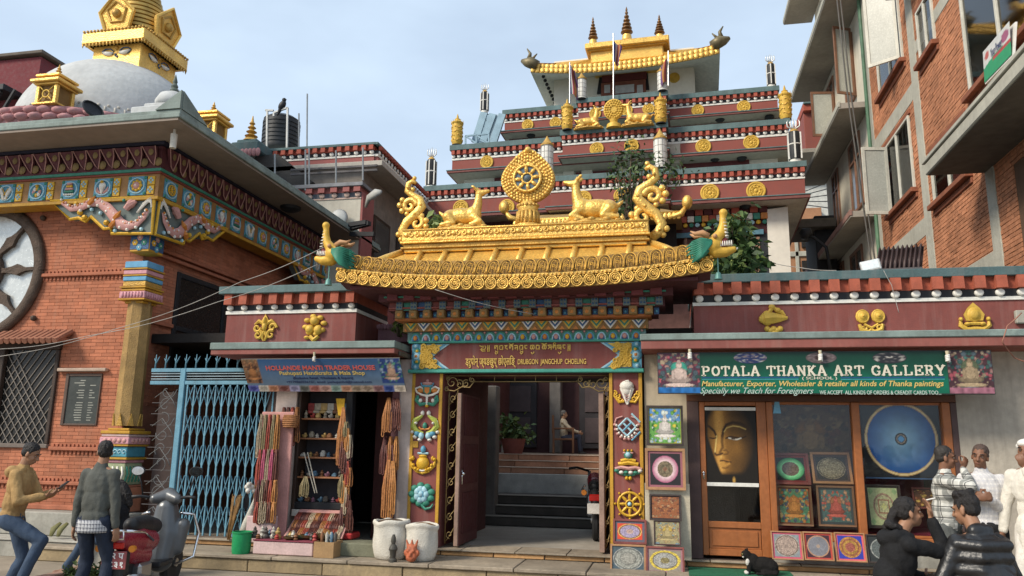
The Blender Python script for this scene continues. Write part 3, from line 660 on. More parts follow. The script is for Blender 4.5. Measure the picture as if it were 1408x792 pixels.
e.done(gate,'pale blue lotus emblem on dark green leaves')
e = emb(862,539,18,EYF-.001)      # conch
e.ell(0,.45,.55,.42,1,.12,.18); e.curve([(-.1,.8),(.15,.85),(.2,.65),(0,.6)],.07,1,.3); e.curve([(-.35,.3),(0,-.95)],[.22,.05],1,.1); e.curve([(.35,.3),(.05,-.95)],[.26,.06],1,.1); e.ell(0,.2,.42,.5,1,.1,.14)
e.curve([(-.3,.6),(-.25,.2),(0,.02),(.25,.2),(.3,.6)],.06,9,.26)
for k in range(4): e.curve([(-.18+.03*k,-.2-.17*k),(.22-.04*k,-.12-.17*k)],.03,5,.24)
for sg in (-1,1):
 for k in range(3): e.spi(sg*(.5+.2*k),-.55+.22*k,.19,k,sg*6,.08,9)
 e.curve([(sg*.2,-.7),(sg*.6,-.78),(sg*.95,-.3),(sg*.9,.15)],[.1,.11,.09,.04],9,.06)
e.done(gate,'white conch shell emblem with yellow clouds')
e = emb(862,587,19,EYF-.001)      # endless knot
for k in range(4):
 o_ = -.48+.32*k
 e.curve([(o_-.48,o_+.48-.0),(o_+.48,o_-.48)] if False else [(-.62+ (k*.32),.0-.62+.62+ (k*.32)-.0-.0),(-.0+(k*.32)-.0,-.62+(k*.32))],.075,4,.10)
 e.curve([(-.62+(k*.32),-(k*.32)),(0+(k*.32),.62-(k*.32))],.075,3 if k%2 else 4,.13)
for a,c_ in (((-.62,0),(-.72,.18)),((.95,.35),(.75,.0))): pass
for k in range(10):
 a = PI+PI*k/9; e.ell(.85*math.cos(a),.25+.85*math.sin(a)*1.2-.1,.14,.12,5,.03); e.ell(.82*math.cos(a)*.9,.2+.8*math.sin(a)*1.05-.1,.1,.1,1,.08)
for sg in (-1,1): e.curve([(sg*.3,.75),(sg*.75,.6),(sg*.85,.3)],.06,5,.05)
e.done(gate,'pale blue endless knot emblem with a pink border')
e = emb(864,638,20,EYF-.001)      # victory banner
e.ell(0,.6,.3,.32,2,.1); e.ell(0,.62,.2,.2,4,.2); 
for sg in (-1,0,1): e.ell(sg*.25,.9,.08,.1,9,.12)
e.curve([(-.35,.75),(.35,.75)],.07,5,.16); e.curve([(-.5,.2),(0,.32),(.5,.2)],.14,9,.1); e.curve([(-.68,-.02),(0,.1),(.68,-.02)],.16,9,.08)
e.curve([(-.9,-.35),(-.5,-.22),(0,-.3),(.5,-.22),(.9,-.35)],.13,5,.08)
for k in range(6): e.ell(-.8+.32*k,-.45-.12*(k in (1,2,3,4)),.17,.13,1 if k%2 else 2,.1)
e.curve([(-.8,-.55),(-.3,-.72),(.3,-.72),(.8,-.55)],.09,2,.06); e.ell(-.12,-.95,.13,.14,9,.06); e.ell(.12,-.95,.13,.14,9,.06)
e.done(gate,'layered victory banner emblem in yellow, pink and green')
e = emb(866,693,20,EYF-.001)      # wheel
n_ = 28; e.curve([(.78*math.cos(2*PI*i/n_),.78*math.sin(2*PI*i/n_)) for i in range(n_+1)],.095,9,.12)
for k in range(8):
 a = k*PI/4; e.curve([(.28*math.cos(a),.28*math.sin(a)),(.45*math.cos(a),.45*math.sin(a)),(.72*math.cos(a),.72*math.sin(a))],[.07,.12,.07],9,.1); e.ell(.98*math.cos(a),.98*math.sin(a),.09,.09,9,.1)
e.curve([(.26*math.cos(2*PI*i/16),.26*math.sin(2*PI*i/16)) for i in range(17)],.06,9,.14); e.ell(0,0,.15,.15,4,.14)
e.done(gate,'yellow eight spoked wheel emblem')
c = P(571,611,EYF); MB().bbox(c.x-.045,c.x+.045,EYF-.012,EYF,c.z-.045,c.z+.045,.004).build('switch_plate',M('ochre_border_paint'),gate)

# ================= cornices shared by the shops and the temple =================
def cornice(par,x0,x1,Yw,depth,zs,n,mats,local=False,pieces=True,end0=0.03,sub=None,capo=.10,dz=None):
 """zs: wall foot, white line foot, band foot, disc band top, dentil top, coping top"""
 zp,zw,zb,zd,zt,zc_ = zs; wall,white,black,red,cap = mats
 kw = dict(local=local)
 MB().box(x0,x1,Yw,Yw+depth,zp,zw).build('parapet',wall,par,**kw)
 MB().box(x0-.012,x1+.012,Yw-.02,Yw+depth-.01,zw,zb).build('white_line',white,par,**kw)
 bk = MB().box(x0-.004,x1+.004,Yw-.006,Yw+depth-.02,zb,zd).build('dark_band',black,par,**kw)
 MB().box(x0-.002,x1+.002,Yw-.012,Yw+depth-.03,zd,zt).build('red_band',red,par,**kw)
 MB().bbox(x0-capo,x1+capo,Yw-capo-.05,Yw+depth,zt,zc_,.008).build('coping',cap,par,**kw)
 p = (x1-x0-2*end0)/n if dz is None else dz; h = zd-zb; r = h*.5
 dm = MB(); dm.lathe([(r*.96,-.02),(r,.005),(r*.96,.022),(r*.7,.035),(.001,.038)],(0,0,0),14,'y',(1.05,1,1))
 hb = zt-zd
 tm = MB(); w = p*.26
 tm.add([(-w,-.10,-hb*.52),(w,-.10,-hb*.52),(w,-.09,hb*.5),(-w,-.09,hb*.5),(-w,0,-hb*.52),(w,0,-hb*.52),(w,0,hb*.5),(-w,0,hb*.5)],[(0,1,2,3),(4,7,6,5),(0,4,5,1),(1,5,6,2),(3,2,6,7),(0,3,7,4)])
 cx_ = [x0+end0+p*i for i in range(n+1)]; off = Vector((0,0,0)) if local else wloc(par)
 if pieces:
  for nm,src,mt,zz,yy,sm in (('white_disc',dm,white,(zb+zd)/2,Yw-.02,'auto'),('dentil_block',tm,red,(zd+zt)/2,Yw-.013,False)):
   p0 = None
   for i,x in enumerate(cx_):
    xx = min(max(x,x0+w*.9),x1-w*.9); loc = Vector((xx+random.uniform(-.004,.004),yy,zz))-off
    if p0 is None: p0 = src.build(nm,mt,par,smooth=sm,local=True); p0.location = loc
    else: inst(p0,loc,par)
 else:
  for nm,src,mt,zz,yy,sm in (('white_discs',dm,white,(zb+zd)/2,Yw-.02,'auto'),('dentil_row',tm,red,(zd+zt)/2,Yw-.013,False)):
   q = MB()
   for x in cx_:
    xx = min(max(x,x0+w*.9),x1-w*.9); q.add([(v[0]+xx,v[1]+yy,v[2]+zz) for v in src.v],src.f)
   q.build(nm,mt,par,smooth=sm,kind='stuff',**kw)
CM = (MAROON,WHITE,BLACK,REDBLK,TEAL); CMR = (MAROON,WHITE,BLACK,REDBLK,TEALR)
def shop_z(x,ys,Y): return [P(x,y,Y).z for y in ys]
YP = 10.7
# ---------------- gallery on the right ----------------
gal = thing('art_gallery','gallery shop with maroon parapet, orange framed door and display windows full of mandalas','shop',(2.5,YF,.25))
xg0 = P(953.5,420,YP).x; zR = [3.05,P(954,421,YP).z,P(954,416.6,YP).z,P(954,406.5,YP).z,P(954,391,YP).z,P(954,379.5,YP).z]
xd0,xd1 = P(961.5,412,YP).x,P(1404,402,YP).x; pitch = (xd1-xd0)/16; nR = int((5.5-xd0)/pitch)
cornice(gal,xg0,5.5,YP,2.2,zR,nR,CMR,end0=xd0-xg0,dz=pitch,capo=.03)
zs_ = [P(880,y,10.2).z for y in (459,468,480)]
MB().bbox(P(880,465,10.2).x,5.5,10.2,YF+.4,zs_[1],zs_[0],.01).build('teal_slab',M('pale_teal_slab_edge',(.20,.255,.235),.8,0,.22,2.5,.2,40,.45,.3,.1,(.10,.10,.085)),gal)
MB().bbox(P(880,465,10.2).x+.012,5.5,10.22,YF+.4,zs_[2],zs_[1]-.001,.008).build('slab_fascia',M('slab_fascia_maroon',(.25,.085,.07),.8,0,.15,2,.1,40,.3,.3,.1,(.33,.22,.18)),gal)
SLABT = MATS['pale_teal_slab_edge']; FASC = MATS['slab_fascia_maroon']
XL_ = P(885.5,600,YF).x
BEIGE = M('beige_plaster',(.46,.385,.28),.88,0,.15,1.4,.2,40,.4,.25,.08,(.25,.2,.15))
MB().box(XL_+.012,.16,YF+.03,YF+.5,.25,2.92).build('wall_pier',BEIGE,gal)
MB().box(3.48,5.5,YF+.02,YF+.5,.2,2.92).build('wall',M('stained_plaster',(.40,.355,.29),.9,0,.22,1.1,.3,30,.45,.25,.1,(.22,.19,.155)),gal)
MB().box(.16,3.48,YF+.04,YF+.45,2.30,2.92).build('wall_over_window',BEIGE,gal)
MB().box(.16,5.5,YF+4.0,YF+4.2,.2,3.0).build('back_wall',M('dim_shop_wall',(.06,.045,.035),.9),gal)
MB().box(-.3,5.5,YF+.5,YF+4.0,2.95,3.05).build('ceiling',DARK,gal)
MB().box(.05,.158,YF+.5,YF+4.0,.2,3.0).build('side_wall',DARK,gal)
MB().box(.32,3.48,YF+.05,YF+.4,.2,.26).build('shop_floor',WOODD,gal)
YD = YF+.05
MB().bbox(.16,.318,YD-.03,YD+.1,.25,2.30,.008).build('dark_jamb',M('dark_jamb_paint',(.085,.05,.045),.6),gal)
MB().bbox(.16,3.48,YD-.04,YD+.1,2.27,2.36,.008).build('head_beam',M('dark_head_beam',(.10,.04,.02),.5),gal)
door = MB().bbox(.32,.395,YD-.02,YD+.04,.30,2.268,.008).build('gallery_door',WOODO,gal,label='orange wooden shop door with a face painting on its glass')
def dpart(x0,x1,z0,z1,nm,mt=WOODO,dy=0.0,th=.05): return MB().bbox(x0,x1,YD-.02+dy,YD-.02+dy+th,z0,z1,.006).build(nm,mt,door)
dpart(1.055,1.18,.30,2.268,'stile'); dpart(.396,1.054,2.215,2.268,'rail'); dpart(.396,1.054,.645,.725,'rail'); dpart(.396,1.054,.30,.385,'rail')
dpart(.40,1.05,.386,.644,'panel',M('orange_varnished_wood'),.022,.02); dpart(.44,1.01,.42,.61,'raised_panel',WOODO,.008,.02)
MB().box(.396,1.054,YD+.015,YD+.02,.726,1.17).build('pane',GLASSD,door)
MB().sph((.355,YD-.045,1.34),.018,8,5).cyl((.355,YD-.045,1.26),(.355,YD-.045,1.36),.011).build('handle',CHROME,door,smooth=True)
def face(u,v):
 # painted serene face on black: gold planes, dark brows and eyes
 x = u*1.0; y = 1-v
 dk_ = np.array([.012,.009,.006]); g_ = np.array([.30,.135,.022]); hi = np.array([.66,.40,.11])
 e_ = ((x-.45)/.52)**2+((y-.42)/.56)**2
 left_edge = .01+.26*np.clip((y-.34)/.55,0,1)**1.2
 m_ = np.clip((1.0-e_)*3.2,0,1)*np.clip((x-left_edge)*22,0,1)*np.clip((.90-y)*16,0,1)*np.clip((1.02-x*.62-np.abs(y-.45)*.5)*2.2,0,1)
 sh = .30+.85*np.exp(-((x-.27)/.17)**2)+.40*np.exp(-(((x-.62)/.16)**2+((y-.50)/.13)**2)); sh *= np.clip(1.15-.7*np.clip((x-.62)/.25,0,1),.15,1.2)
 sh *= 1-.5*np.exp(-((y-.02)/.10)**2)*np.clip((x-.35)*4,0,1)
 c = dk_+(g_*sh[...,None]*.9+hi*np.clip(sh-.95,0,1)[...,None]*.8)*m_[...,None]
 def line(ax,ay,w,col,k=1.0):
  nonlocal c
  d = np.full_like(x,9.)
  for i in range(len(ax)-1):
   px_,py_,qx,qy = ax[i],ay[i],ax[i+1],ay[i+1]; dx_,dy_ = qx-px_,qy-py_; t = np.clip(((x-px_)*dx_+(y-py_)*dy_)/(dx_*dx_+dy_*dy_+1e-9),0,1)
   d = np.minimum(d,np.hypot(x-px_-t*dx_,(y-py_-t*dy_)*1.3))
  a = np.clip(1.4-d/w,0,1)[...,None]*k; c = c*(1-a)+np.array(col)*a
 line([.33,.36,.42,.55,.70,.80,.86],[.36,.27,.20,.165,.18,.22,.26],.028,(.04,.02,.008)); line([.37,.42,.55,.68,.80],[.30,.245,.215,.225,.26],.012,(.62,.42,.12),.7)
 line([.0,.08,.17,.21],[.20,.23,.29,.36],.024,(.035,.018,.008))
 line([.33,.32,.33,.30,.27],[.36,.44,.52,.55,.59],.03,(.10,.045,.012),.85); line([.215,.20,.18,.17],[.36,.45,.54,.60],.014,(.85,.62,.2),.7)
 line([.17,.20,.27,.32],[.60,.625,.615,.60],.02,(.07,.03,.01)); line([.35,.40,.44,.42,.35],[.56,.55,.585,.61,.615],.016,(.12,.055,.015),.8)
 line([.40,.48,.58,.70,.80],[.39,.365,.375,.385,.36],.015,(.03,.015,.008)); line([.46,.55,.62,.70],[.385,.40,.405,.385],.013,(.72,.70,.60),.8); line([.52,.57],[.392,.395],.016,(.05,.03,.02))
 line([.08,.14,.20],[.385,.395,.385],.014,(.03,.015,.008))
 line([.27,.34,.40,.48],[.705,.70,.71,.72],.013,(.03,.012,.006)); line([.28,.36,.45],[.68,.685,.70],.016,(.34,.15,.03),.8); line([.29,.36,.45],[.745,.765,.74],.022,(.48,.24,.05),.8); line([.31,.37,.43],[.80,.805,.79],.014,(.10,.045,.012),.7)
 line([.29,.285],[.64,.67],.012,(.75,.5,.15),.7); line([.275],[.0],.1,(0,0,0)) if False else None
 d = np.hypot(x-.285,(y-.175)*1.2); a = np.clip(1.5-d/.018,0,1)[...,None]; c = c*(1-a*.7)+np.array((.5,.2,.05))*a*.7
 a = np.clip(1.3-np.hypot((x-.53)*1.6,(y-.97))/.05,0,1)[...,None]; c = c*(1-a)+np.array((.5,.28,.06))*a
 n_ = rng.random(x.shape)[...,None]*.3+.85
 return c*n_
ZPo0,ZPo1 = 1.17,2.19
picture('face_poster',(.40,YD-.024,ZPo0+.05),(.64,0,0),(0,0,ZPo1-ZPo0-.09),face,door,90,130)
MB().bbox(.392,1.048,YD-.028,YD-.02,ZPo0,ZPo0+.048,.003).build('poster_rod',WHITE,door); MB().bbox(.396,1.05,YD-.028,YD-.02,ZPo1-.038,ZPo1+.005,.003).build('poster_rod',WHITE,door)
MB().box(.40,1.046,YD-.02,YD-.012,ZPo0+.03,ZPo1).build('poster_back',BLACK,door)
for x0,x1,nm in ((1.182,1.262,'window_post'),(2.235,2.33,'window_post'),(3.305,3.40,'window_post')): MB().bbox(x0,x1,YD-.045,YD+.1,.50,2.268,.008).build(nm,WOODO,gal)
MB().bbox(3.402,3.48,YD-.035,YD+.1,.25,2.268,.008).build('dark_jamb',M('dark_jamb_paint'),gal)
for x0,x1 in ((1.263,2.234),(2.331,3.304)):
 MB().bbox(x0,x1,YD-.04,YD+.1,.525,.60,.008).build('window_sill',WOODO,gal)
 w_ = MB().bbox(x0+.002,x1-.002,YD+.0,YD+.05,.601,.63,.004).build('display_window',WOODO,gal); MB().bbox(x0+.002,x1-.002,YD+.0,YD+.05,2.235,2.267,.004).build('sash_rail',WOODO,w_)
 MB().box(x0+.003,x1-.003,YD+.022,YD+.027,.63,2.235).build('pane',GLASSD,w_)
MB().box(1.19,3.48,YD-.03,YD+.3,.25,.523).build('plinth',CONC,gal)
VEL = M('crimson_velvet',(.16,.012,.035),.95,0,.25,3,.1)
MB().box(1.27,3.30,YD+.18,YD+1.0,.55,.64).build('window_shelf',VEL,gal); MB().box(1.26,3.31,YD+1.0,YD+1.02,.64,1.5).build('velvet_backdrop',VEL,gal)
# --- emblems on the parapet
YPW = YP-.005
def gold_emblem(kind,x,y,hpx,par,lab):
 e = emb(x,y,hpx,YPW); g_ = 0
 if kind == 'conch':
  for k in range(4): e.ell(-.75+.14*k,.05+.02*k,.12+.08*k,.22+.1*k,g_,.08)
  e.curve([(-.5,.05),(.0,.1),(.5,.1),(.95,.12)],[.4,.42,.28,.10],g_,.05); e.curve([(-.2,.45),(.05,.85),(.35,.55),(.6,.5),(.8,.25)],[.15,.2,.16,.15,.08],g_,.06); e.ell(.0,.85,.22,.18,g_,.08); e.ell(.35,.62,.2,.18,g_,.1)
  for k in range(5): e.ell(-.35+.2*k,-.6-.1*(k%2),.2,.2,g_,.06)
  e.ell(.1,-.85,.3,.16,g_,.08)
 elif kind == 'wheels':
  for sg in (-1,1):
   e.ell(sg*.5,.35,.46,.5,g_,.04); e.ell(sg*.5,.35,.26,.28,g_,.13); e.curve([(sg*.5+.38*math.cos(t*.4),.35+.42*math.sin(t*.4)) for t in range(17)],.05,g_,.13); e.ell(sg*.5,.35,.09,.1,g_,.22)
   e.curve([(sg*.75,-.2),(sg*.65,-.55),(sg*.2,-.75),(0,-.55)],[.12,.16,.17,.1],g_,.06); e.spi(sg*.5,-.45,.22,0,sg*6,.09,g_,.1)
  e.curve([(-.45,-.2),(0,-.45),(.45,-.2)],.1,g_,.08); e.curve([(-.3,-.85),(0,-.95),(.3,-.85)],.12,g_,.06)
 elif kind == 'jewel':
  e.poly([(-.5,-.2),(-.62,.2),(-.35,.65),(0,1.0),(.35,.65),(.62,.2),(.5,-.2)],g_,.02,.1); e.ell(0,.2,.44,.5,g_,.10,.06); e.ell(0,.2,.3,.34,g_,.18,.06)
  for sg in (-1,1):
   e.curve([(0,-.75),(sg*.5,-.78),(sg*.85,-.5),(sg*.85,-.1)],[.18,.18,.16,.06],g_,.06); e.ell(sg*.82,-.1,.13,.15,g_,.1); e.ell(sg*.45,-.42,.2,.14,g_,.12)
  e.curve([(-.6,-.92),(0,-1.0),(.6,-.92)],.13,g_,.06); e.curve([(-.35,-.4),(.35,-.4)],.12,g_,.12)
 elif kind == 'flower':
  for sg in (-1,1):
   e.curve([(sg*.1,.3),(sg*.5,.5),(sg*.85,.25)],[.14,.16,.05],g_,.06); e.spi(sg*.6,.0,.32,0,sg*7,.12,g_,.08); e.spi(sg*.5,-.5,.34,1,sg*7,.13,g_,.08); e.curve([(0,-.2),(sg*.2,-.6),(sg*.05,-.95)],[.12,.14,.05],g_,.06)
  e.poly([(-.22,.2),(-.28,.5),(0,1.0),(.28,.5),(.22,.2)],g_,.04,.1); e.ell(0,.1,.2,.35,g_,.14); e.ell(0,.5,.13,.3,g_,.18)
 else:
  e.ell(0,.45,.36,.36,g_,.1,.16); e.ell(-.32,-.15,.36,.34,g_,.1,.16); e.ell(.32,-.2,.34,.36,g_,.1,.16)
  for a in range(8): t = a*PI/4+.2; e.ell(.72*math.cos(t),.15+.65*math.sin(t),.26,.18,g_,.04)
  e.curve([(-.3,-.65),(0,-.95),(.35,-.65)],[.16,.2,.14],g_,.06); e.ell(-.55,-.75,.22,.14,g_,.06)
 return e.done(par,lab,[GOLDY])
gold_emblem('conch',1062,440,21,gal,'gilded conch emblem'); gold_emblem('wheels',1197,442,20,gal,'gilded pair of round shields emblem'); gold_emblem('jewel',1339,437,21,gal,'gilded flaming jewel emblem')
# ---------------- handicraft shop on the left ----------------
shp = thing('handicraft_shop','small handicraft shop with maroon parapet and dark open doorway left of the gateway','shop',(-5.2,YF,.25))
xl0,xl1 = P(312.5,430,YP).x,P(490,430,YP).x; zL = [3.1,P(313,432.7,YP).z,P(313,428.3,YP).z,P(313,420.3,YP).z,P(313,406.5,YP).z,P(313,396.5,YP).z]
cornice(shp,xl0,xl1,YP,1.3,zL,8,CM,end0=P(315.5,425,YP).x-xl0+.02,dz=(P(484.3,420,YP).x-P(317,425,YP).x)/8,capo=.09)
gold_emblem('flower',365,451,19,shp,'gilded knotted flower emblem'); gold_emblem('lotus',433,450,19,shp,'gilded fruit and lotus emblem')
zs_ = [(P(290,y0,10.2).z+P(542,y1,10.2).z)/2 for y0,y1 in ((473,466),(482,476.5),(490,483))]
xsl0,xsl1 = P(288,480,10.2).x,P(543,476,10.2).x
MB().bbox(xsl0,xsl1,10.2,YF+.4,zs_[1],zs_[0],.01).build('teal_slab',SLABT,shp)
MB().bbox(xsl0+.01,xsl1-.01,10.22,YF+.4,zs_[2],zs_[1]-.001,.008).build('slab_fascia',FASC,shp)
MB().bbox(xsl1+.002,XA0-.04,10.35,YF+.2,zs_[2]-.02,zs_[1]-.03,.01).build('weathered_beam',M('weathered_timber',(.10,.085,.065),.9,0,.3,4,.4),shp)
PINKW = M('pinkish_plaster',(.52,.43,.38),.88,0,.15,2,.15,40,.3,.3,.08,(.3,.2,.17))
MB().box(-5.85,-5.52,YF+.0,YF+.4,.25,2.86).build('wall_pier',PINKW,shp)
MB().box(-3.90,XA0-.002,YF-.01,YF+.4,.25,2.86).build('wall_pier',PINKW,shp)
MB().box(-5.52,-3.90,YF+.02,YF+.4,2.42,2.86).build('wall_over_door',M('dim_lintel',(.06,.05,.05),.9),shp)
MB().box(-5.85,-3.6,YF+3.0,YF+3.1,.25,2.9).build('back_wall',DARK,shp); MB().box(-5.85,-5.75,YF+.4,YF+3.0,.25,2.9).build('side_wall',DARK,shp); MB().box(-3.7,-3.6,YF+.9,YF+3.0,.25,2.9).build('side_wall',DARK,shp); MB().box(-5.85,-3.6,YF+.4,YF+3.0,2.87,2.92).build('ceiling',DARK,shp)
MB().bbox(-4.72,-4.62,YF-.02,YF+.1,.25,2.42,.01).build('black_post',BLACK,shp)
MB().bbox(-4.0,-3.9,YF-.04,YF+.04,.25,2.5,.01).build('maroon_jamb',M('jamb_maroon',(.10,.04,.045),.7),shp)
MB().bbox(-4.6,-3.92,YF-.55,YF-.12,.16,.33,.01).build('stone_sill',M('mossy_stone',(.17,.17,.115),.9,0,.25,4,.3),shp)
# ================= signs =================
def ribbon(mb,pts,t,o,ux,uz,nrm,tv=None,ez=0.0):
 o,ux,uz,nrm = Vector(o),Vector(ux),Vector(uz),Vector(nrm); tv = tv or t
 for i,(a,b) in enumerate(zip(pts[:-1],pts[1:])):
  d = Vector((b[0]-a[0],b[1]-a[1])); L_ = max(d.length,1e-5); d /= L_; w = tv*abs(d.y)+t*abs(d.x); n = Vector((-d.y,d.x))*w/2; e = d*w*.18
  q = [(a[0]-e.x+n.x,a[1]-e.y+n.y),(a[0]-e.x-n.x,a[1]-e.y-n.y),(b[0]+e.x-n.x,b[1]+e.y-n.y),(b[0]+e.x+n.x,b[1]+e.y+n.y)]
  z = .004+ez+.00025*((len(mb.f)) % 7)
  mb.poly([o+ux*u+uz*v for u,v in q],nrm*z)
SLAB = dict(
 P=([[(.22,0),(.22,1)],[(.22,.94),(.6,.94),(.8,.84),(.82,.7),(.75,.56),(.55,.48),(.22,.48)]],[(.22,0,.5),(.14,1,.3)]),
 O=([[(.5+.38*math.cos(2*PI*i/14),.5+.45*math.sin(2*PI*i/14)) for i in range(15)]],[]),
 T=([[(.5,0),(.5,1)],[(.06,.94),(.94,.94)],[(.08,.94),(.08,.72)],[(.92,.94),(.92,.72)]],[(.5,0,.46)]),
 A=([[(.12,0),(.48,1)],[(.48,1),(.88,0)],[(.27,.32),(.74,.32)]],[(.14,0,.34),(.86,0,.34)]),
 L=([[(.26,0),(.26,1)],[(.1,.06),(.9,.06)],[(.88,.06),(.88,.32)]],[(.26,1,.46)]),
 H=([[(.2,0),(.2,1)],[(.8,0),(.8,1)],[(.2,.5),(.8,.5)]],[(.2,0,.38),(.2,1,.38),(.8,0,.38),(.8,1,.38)]),
 N=([[(.18,0),(.18,1)],[(.18,.98),(.82,.05)],[(.82,0),(.82,1)]],[(.18,0,.34),(.14,1,.3),(.82,1,.34)]),
 K=([[(.22,0),(.22,1)],[(.78,1),(.3,.45)],[(.38,.55),(.82,0)]],[(.22,0,.4),(.22,1,.4),(.8,1,.34),(.84,0,.34)]),
 R=([[(.22,0),(.22,1)],[(.22,.94),(.58,.94),(.76,.84),(.76,.64),(.58,.52),(.22,.52)],[(.5,.52),(.82,.03)]],[(.22,0,.42),(.14,1,.3),(.86,.0,.24)]),
 G=([[(.86,.72),(.74,.9),(.5,.95),(.24,.85),(.12,.6),(.12,.4),(.24,.15),(.5,.05),(.72,.08),(.84,.2),(.84,.42)]],[(.78,.42,.34),(.88,.82,.08)]),
 E=([[(.22,0),(.22,1)],[(.1,.94),(.86,.94)],[(.1,.06),(.88,.06)],[(.22,.5),(.62,.5)],[(.86,.94),(.86,.74)],[(.88,.06),(.88,.28)],[(.62,.38),(.62,.62)]],[]),
 Y=([[(.14,1),(.5,.45)],[(.86,1),(.5,.45)],[(.5,.48),(.5,0)]],[(.16,1,.36),(.84,1,.36),(.5,0,.42)]))
def slab_text(s,o,ux,uz,nrm,par,mt,gap=.12,space=.55):
 ws = [space if c == ' ' else 1.0 for c in s]; tot = sum(ws)+gap*(len(s)-1); acc = 0; mb = MB(); o,ux,uz = Vector(o),Vector(ux),Vector(uz)
 for c,w in zip(s,ws):
  if c != ' ':
   oo = o+ux*(acc/tot); U = ux*(w/tot)
   st_,sf = SLAB[c]
   for pl in st_: ribbon(mb,pl,.115,oo,U,uz,nrm,tv=.20)
   for x,y,w_ in sf: ribbon(mb,[(x-w_/2,min(max(y,.05),.95)),(x+w_/2,min(max(y,.05),.95))],.10,oo,U,uz,nrm)
  acc += w+gap
 return mb.build('lettering',mt,par,kind='stuff')
# painters -------------------------------------------------------------
def ns(u,v,k,seed=0):
 r_ = np.random.default_rng(seed); g_ = r_.random((k+2,k+2)); x = u*k; y = v*k; i = x.astype(int); j = y.astype(int); fx = x-i; fy = y-j
 fx = fx*fx*(3-2*fx); fy = fy*fy*(3-2*fy)
 return (g_[j,i]*(1-fx)+g_[j,i+1]*fx)*(1-fy)+(g_[j+1,i]*(1-fx)+g_[j+1,i+1]*fx)*fy
def mandala(bg,rings,det=.35,n=8,square=None,seed=1,glow=None,corner=None):
 def fn(u,v):
  x,y = u*2-1,v*2-1; r = np.hypot(x,y); th = np.arctan2(y,x)
  c = np.zeros(u.shape+(3,))+np.array(bg)
  if corner: a = (np.abs(np.abs(x)-.82)+np.abs(np.abs(y)-.82) < .2)[...,None]; c = np.where(a,np.array(corner),c)
  if glow:
   r0,r1,c0,c1 = glow; t = np.clip((r-r0)/(r1-r0),0,1)[...,None]; g_ = np.array(c0)*(1-t)+np.array(c1)*t; c = np.where((r<r1)[...,None],g_,c)
  for ro,col in rings: c = np.where((r<ro)[...,None],np.array(col),c)
  rm = rings[0][0] if rings else 1
  pat = (.5+.5*np.cos(n*th)*np.cos(r*38/rm))*.6+.4*(np.sin(r*60/rm+np.cos(2*n*th)*2)*.5+.5)
  nn = ns(u,v,26,seed)
  c = np.where((r<rm)[...,None],c*(1-det+2*det*pat*nn*1.6)[...,None],c*(.85+.3*nn)[...,None])
  if square:
   s0,c0,c1 = square; m_ = np.maximum(np.abs(x),np.abs(y)); q = (m_<s0)&(r<rm)
   c = np.where((q&(np.abs(m_-s0)<.05))[...,None],np.array(c1),c); c = np.where((q&(m_<s0*.45)&(np.cos(4*th)>-.2))[...,None],np.array(c0),c)
  return c
 return fn
def thangka(bg,cols,k=9,seed=2,fig=None,halo=None,sky_=None):
 def fn(u,v):
  c = np.zeros(u.shape+(3,))+np.array(bg); r_ = np.random.default_rng(seed)
  if sky_ is not None: c = np.where((v>.62)[...,None],np.array(sky_),c)
  for i in range(k*9):
   cx_,cy_ = r_.random(2); s_ = r_.uniform(.02,.07); col = np.array(cols[r_.integers(len(cols))])*r_.uniform(.6,1.2)
   for xx in (cx_,1-cx_):
    d = ((u-xx)/s_)**2+((v-cy_)/(s_*r_.uniform(.6,1.3)))**2; c = np.where((d<1)[...,None],col*(1-.35*(d>.55))[...,None],c)
  if halo is not None:
   d = ((u-.5)/.2)**2+((v-.62)/.17)**2; c = np.where((d<1)[...,None],np.array(halo)*(.7+.3*(d<.75))[...,None],c)
  if fig is not None:
   for cx_,cy_,sx,sy,kk in ((.5,.33,.30,.09,.6),(.5,.48,.15,.17,1),(.36,.45,.05,.14,.85),(.64,.45,.05,.14,.85),(.5,.69,.075,.075,1.1),(.5,.77,.05,.06,.7),(.5,.2,.36,.05,1.2)):
    d = ((u-cx_)/sx)**2+((v-cy_)/sy)**2; c = np.where((d<1)[...,None],np.array(fig)*kk*(1-.4*(d>.7))[...,None],c)
  return c*(.75+.5*ns(u,v,40,seed))[...,None]
 return fn
# ---- gallery sign ----
YS = 10.3
def sgn_box(x0,x1,y0,y1): a = P(x0,y1,YS); b_ = P(x1,y1,YS); c = P((x0+x1)/2,y0,YS); z0 = (a.z+b_.z)/2; return a.x,b_.x,z0,c.z
SX0,SX1 = P(904,512,YS).x,P(1366,512,YS).x; SZ0,SZ1 = 2.337,2.872
sign = thing('gallery_sign','long green signboard of the art gallery hung under the slab','sign',((SX0+SX1)/2,YS,SZ0))
MB().bbox(SX0,SX1,YS,YS+.05,SZ0,SZ1,.004).build('board',M('sign_back',(.05,.05,.05),.6),sign)
gx0,gx1 = P(963,512,YS).x,P(1303,512,YS).x
picture('green_panel',(gx0,YS-.003,SZ0+.01),(gx1-gx0,0,0),(0,0,SZ1-SZ0-.02),lambda u,v: np.array([.004,.10,.055])*(1-v)[...,None]+np.array([.006,.035,.022])*v[...,None]+np.array([.0,.05,.03])*np.exp(-((v-.25)/.2)**2)[...,None],sign,20,14,mat=Mprint('sign_print',.35))
SP = Mprint('sign_print',.35)
def deity(halo,body,bg,base,seed):
 f = thangka(bg,[(.35,.08,.10),(.30,.16,.14),(.10,.14,.16),(.4,.3,.2),(.05,.12,.1)],9,seed,body,halo)
 def fn(u,v): c = f(u,v); return np.where((v<.14)[...,None],np.array(base)*(.6+.8*ns(u,v,14,3))[...,None],c)
 return fn
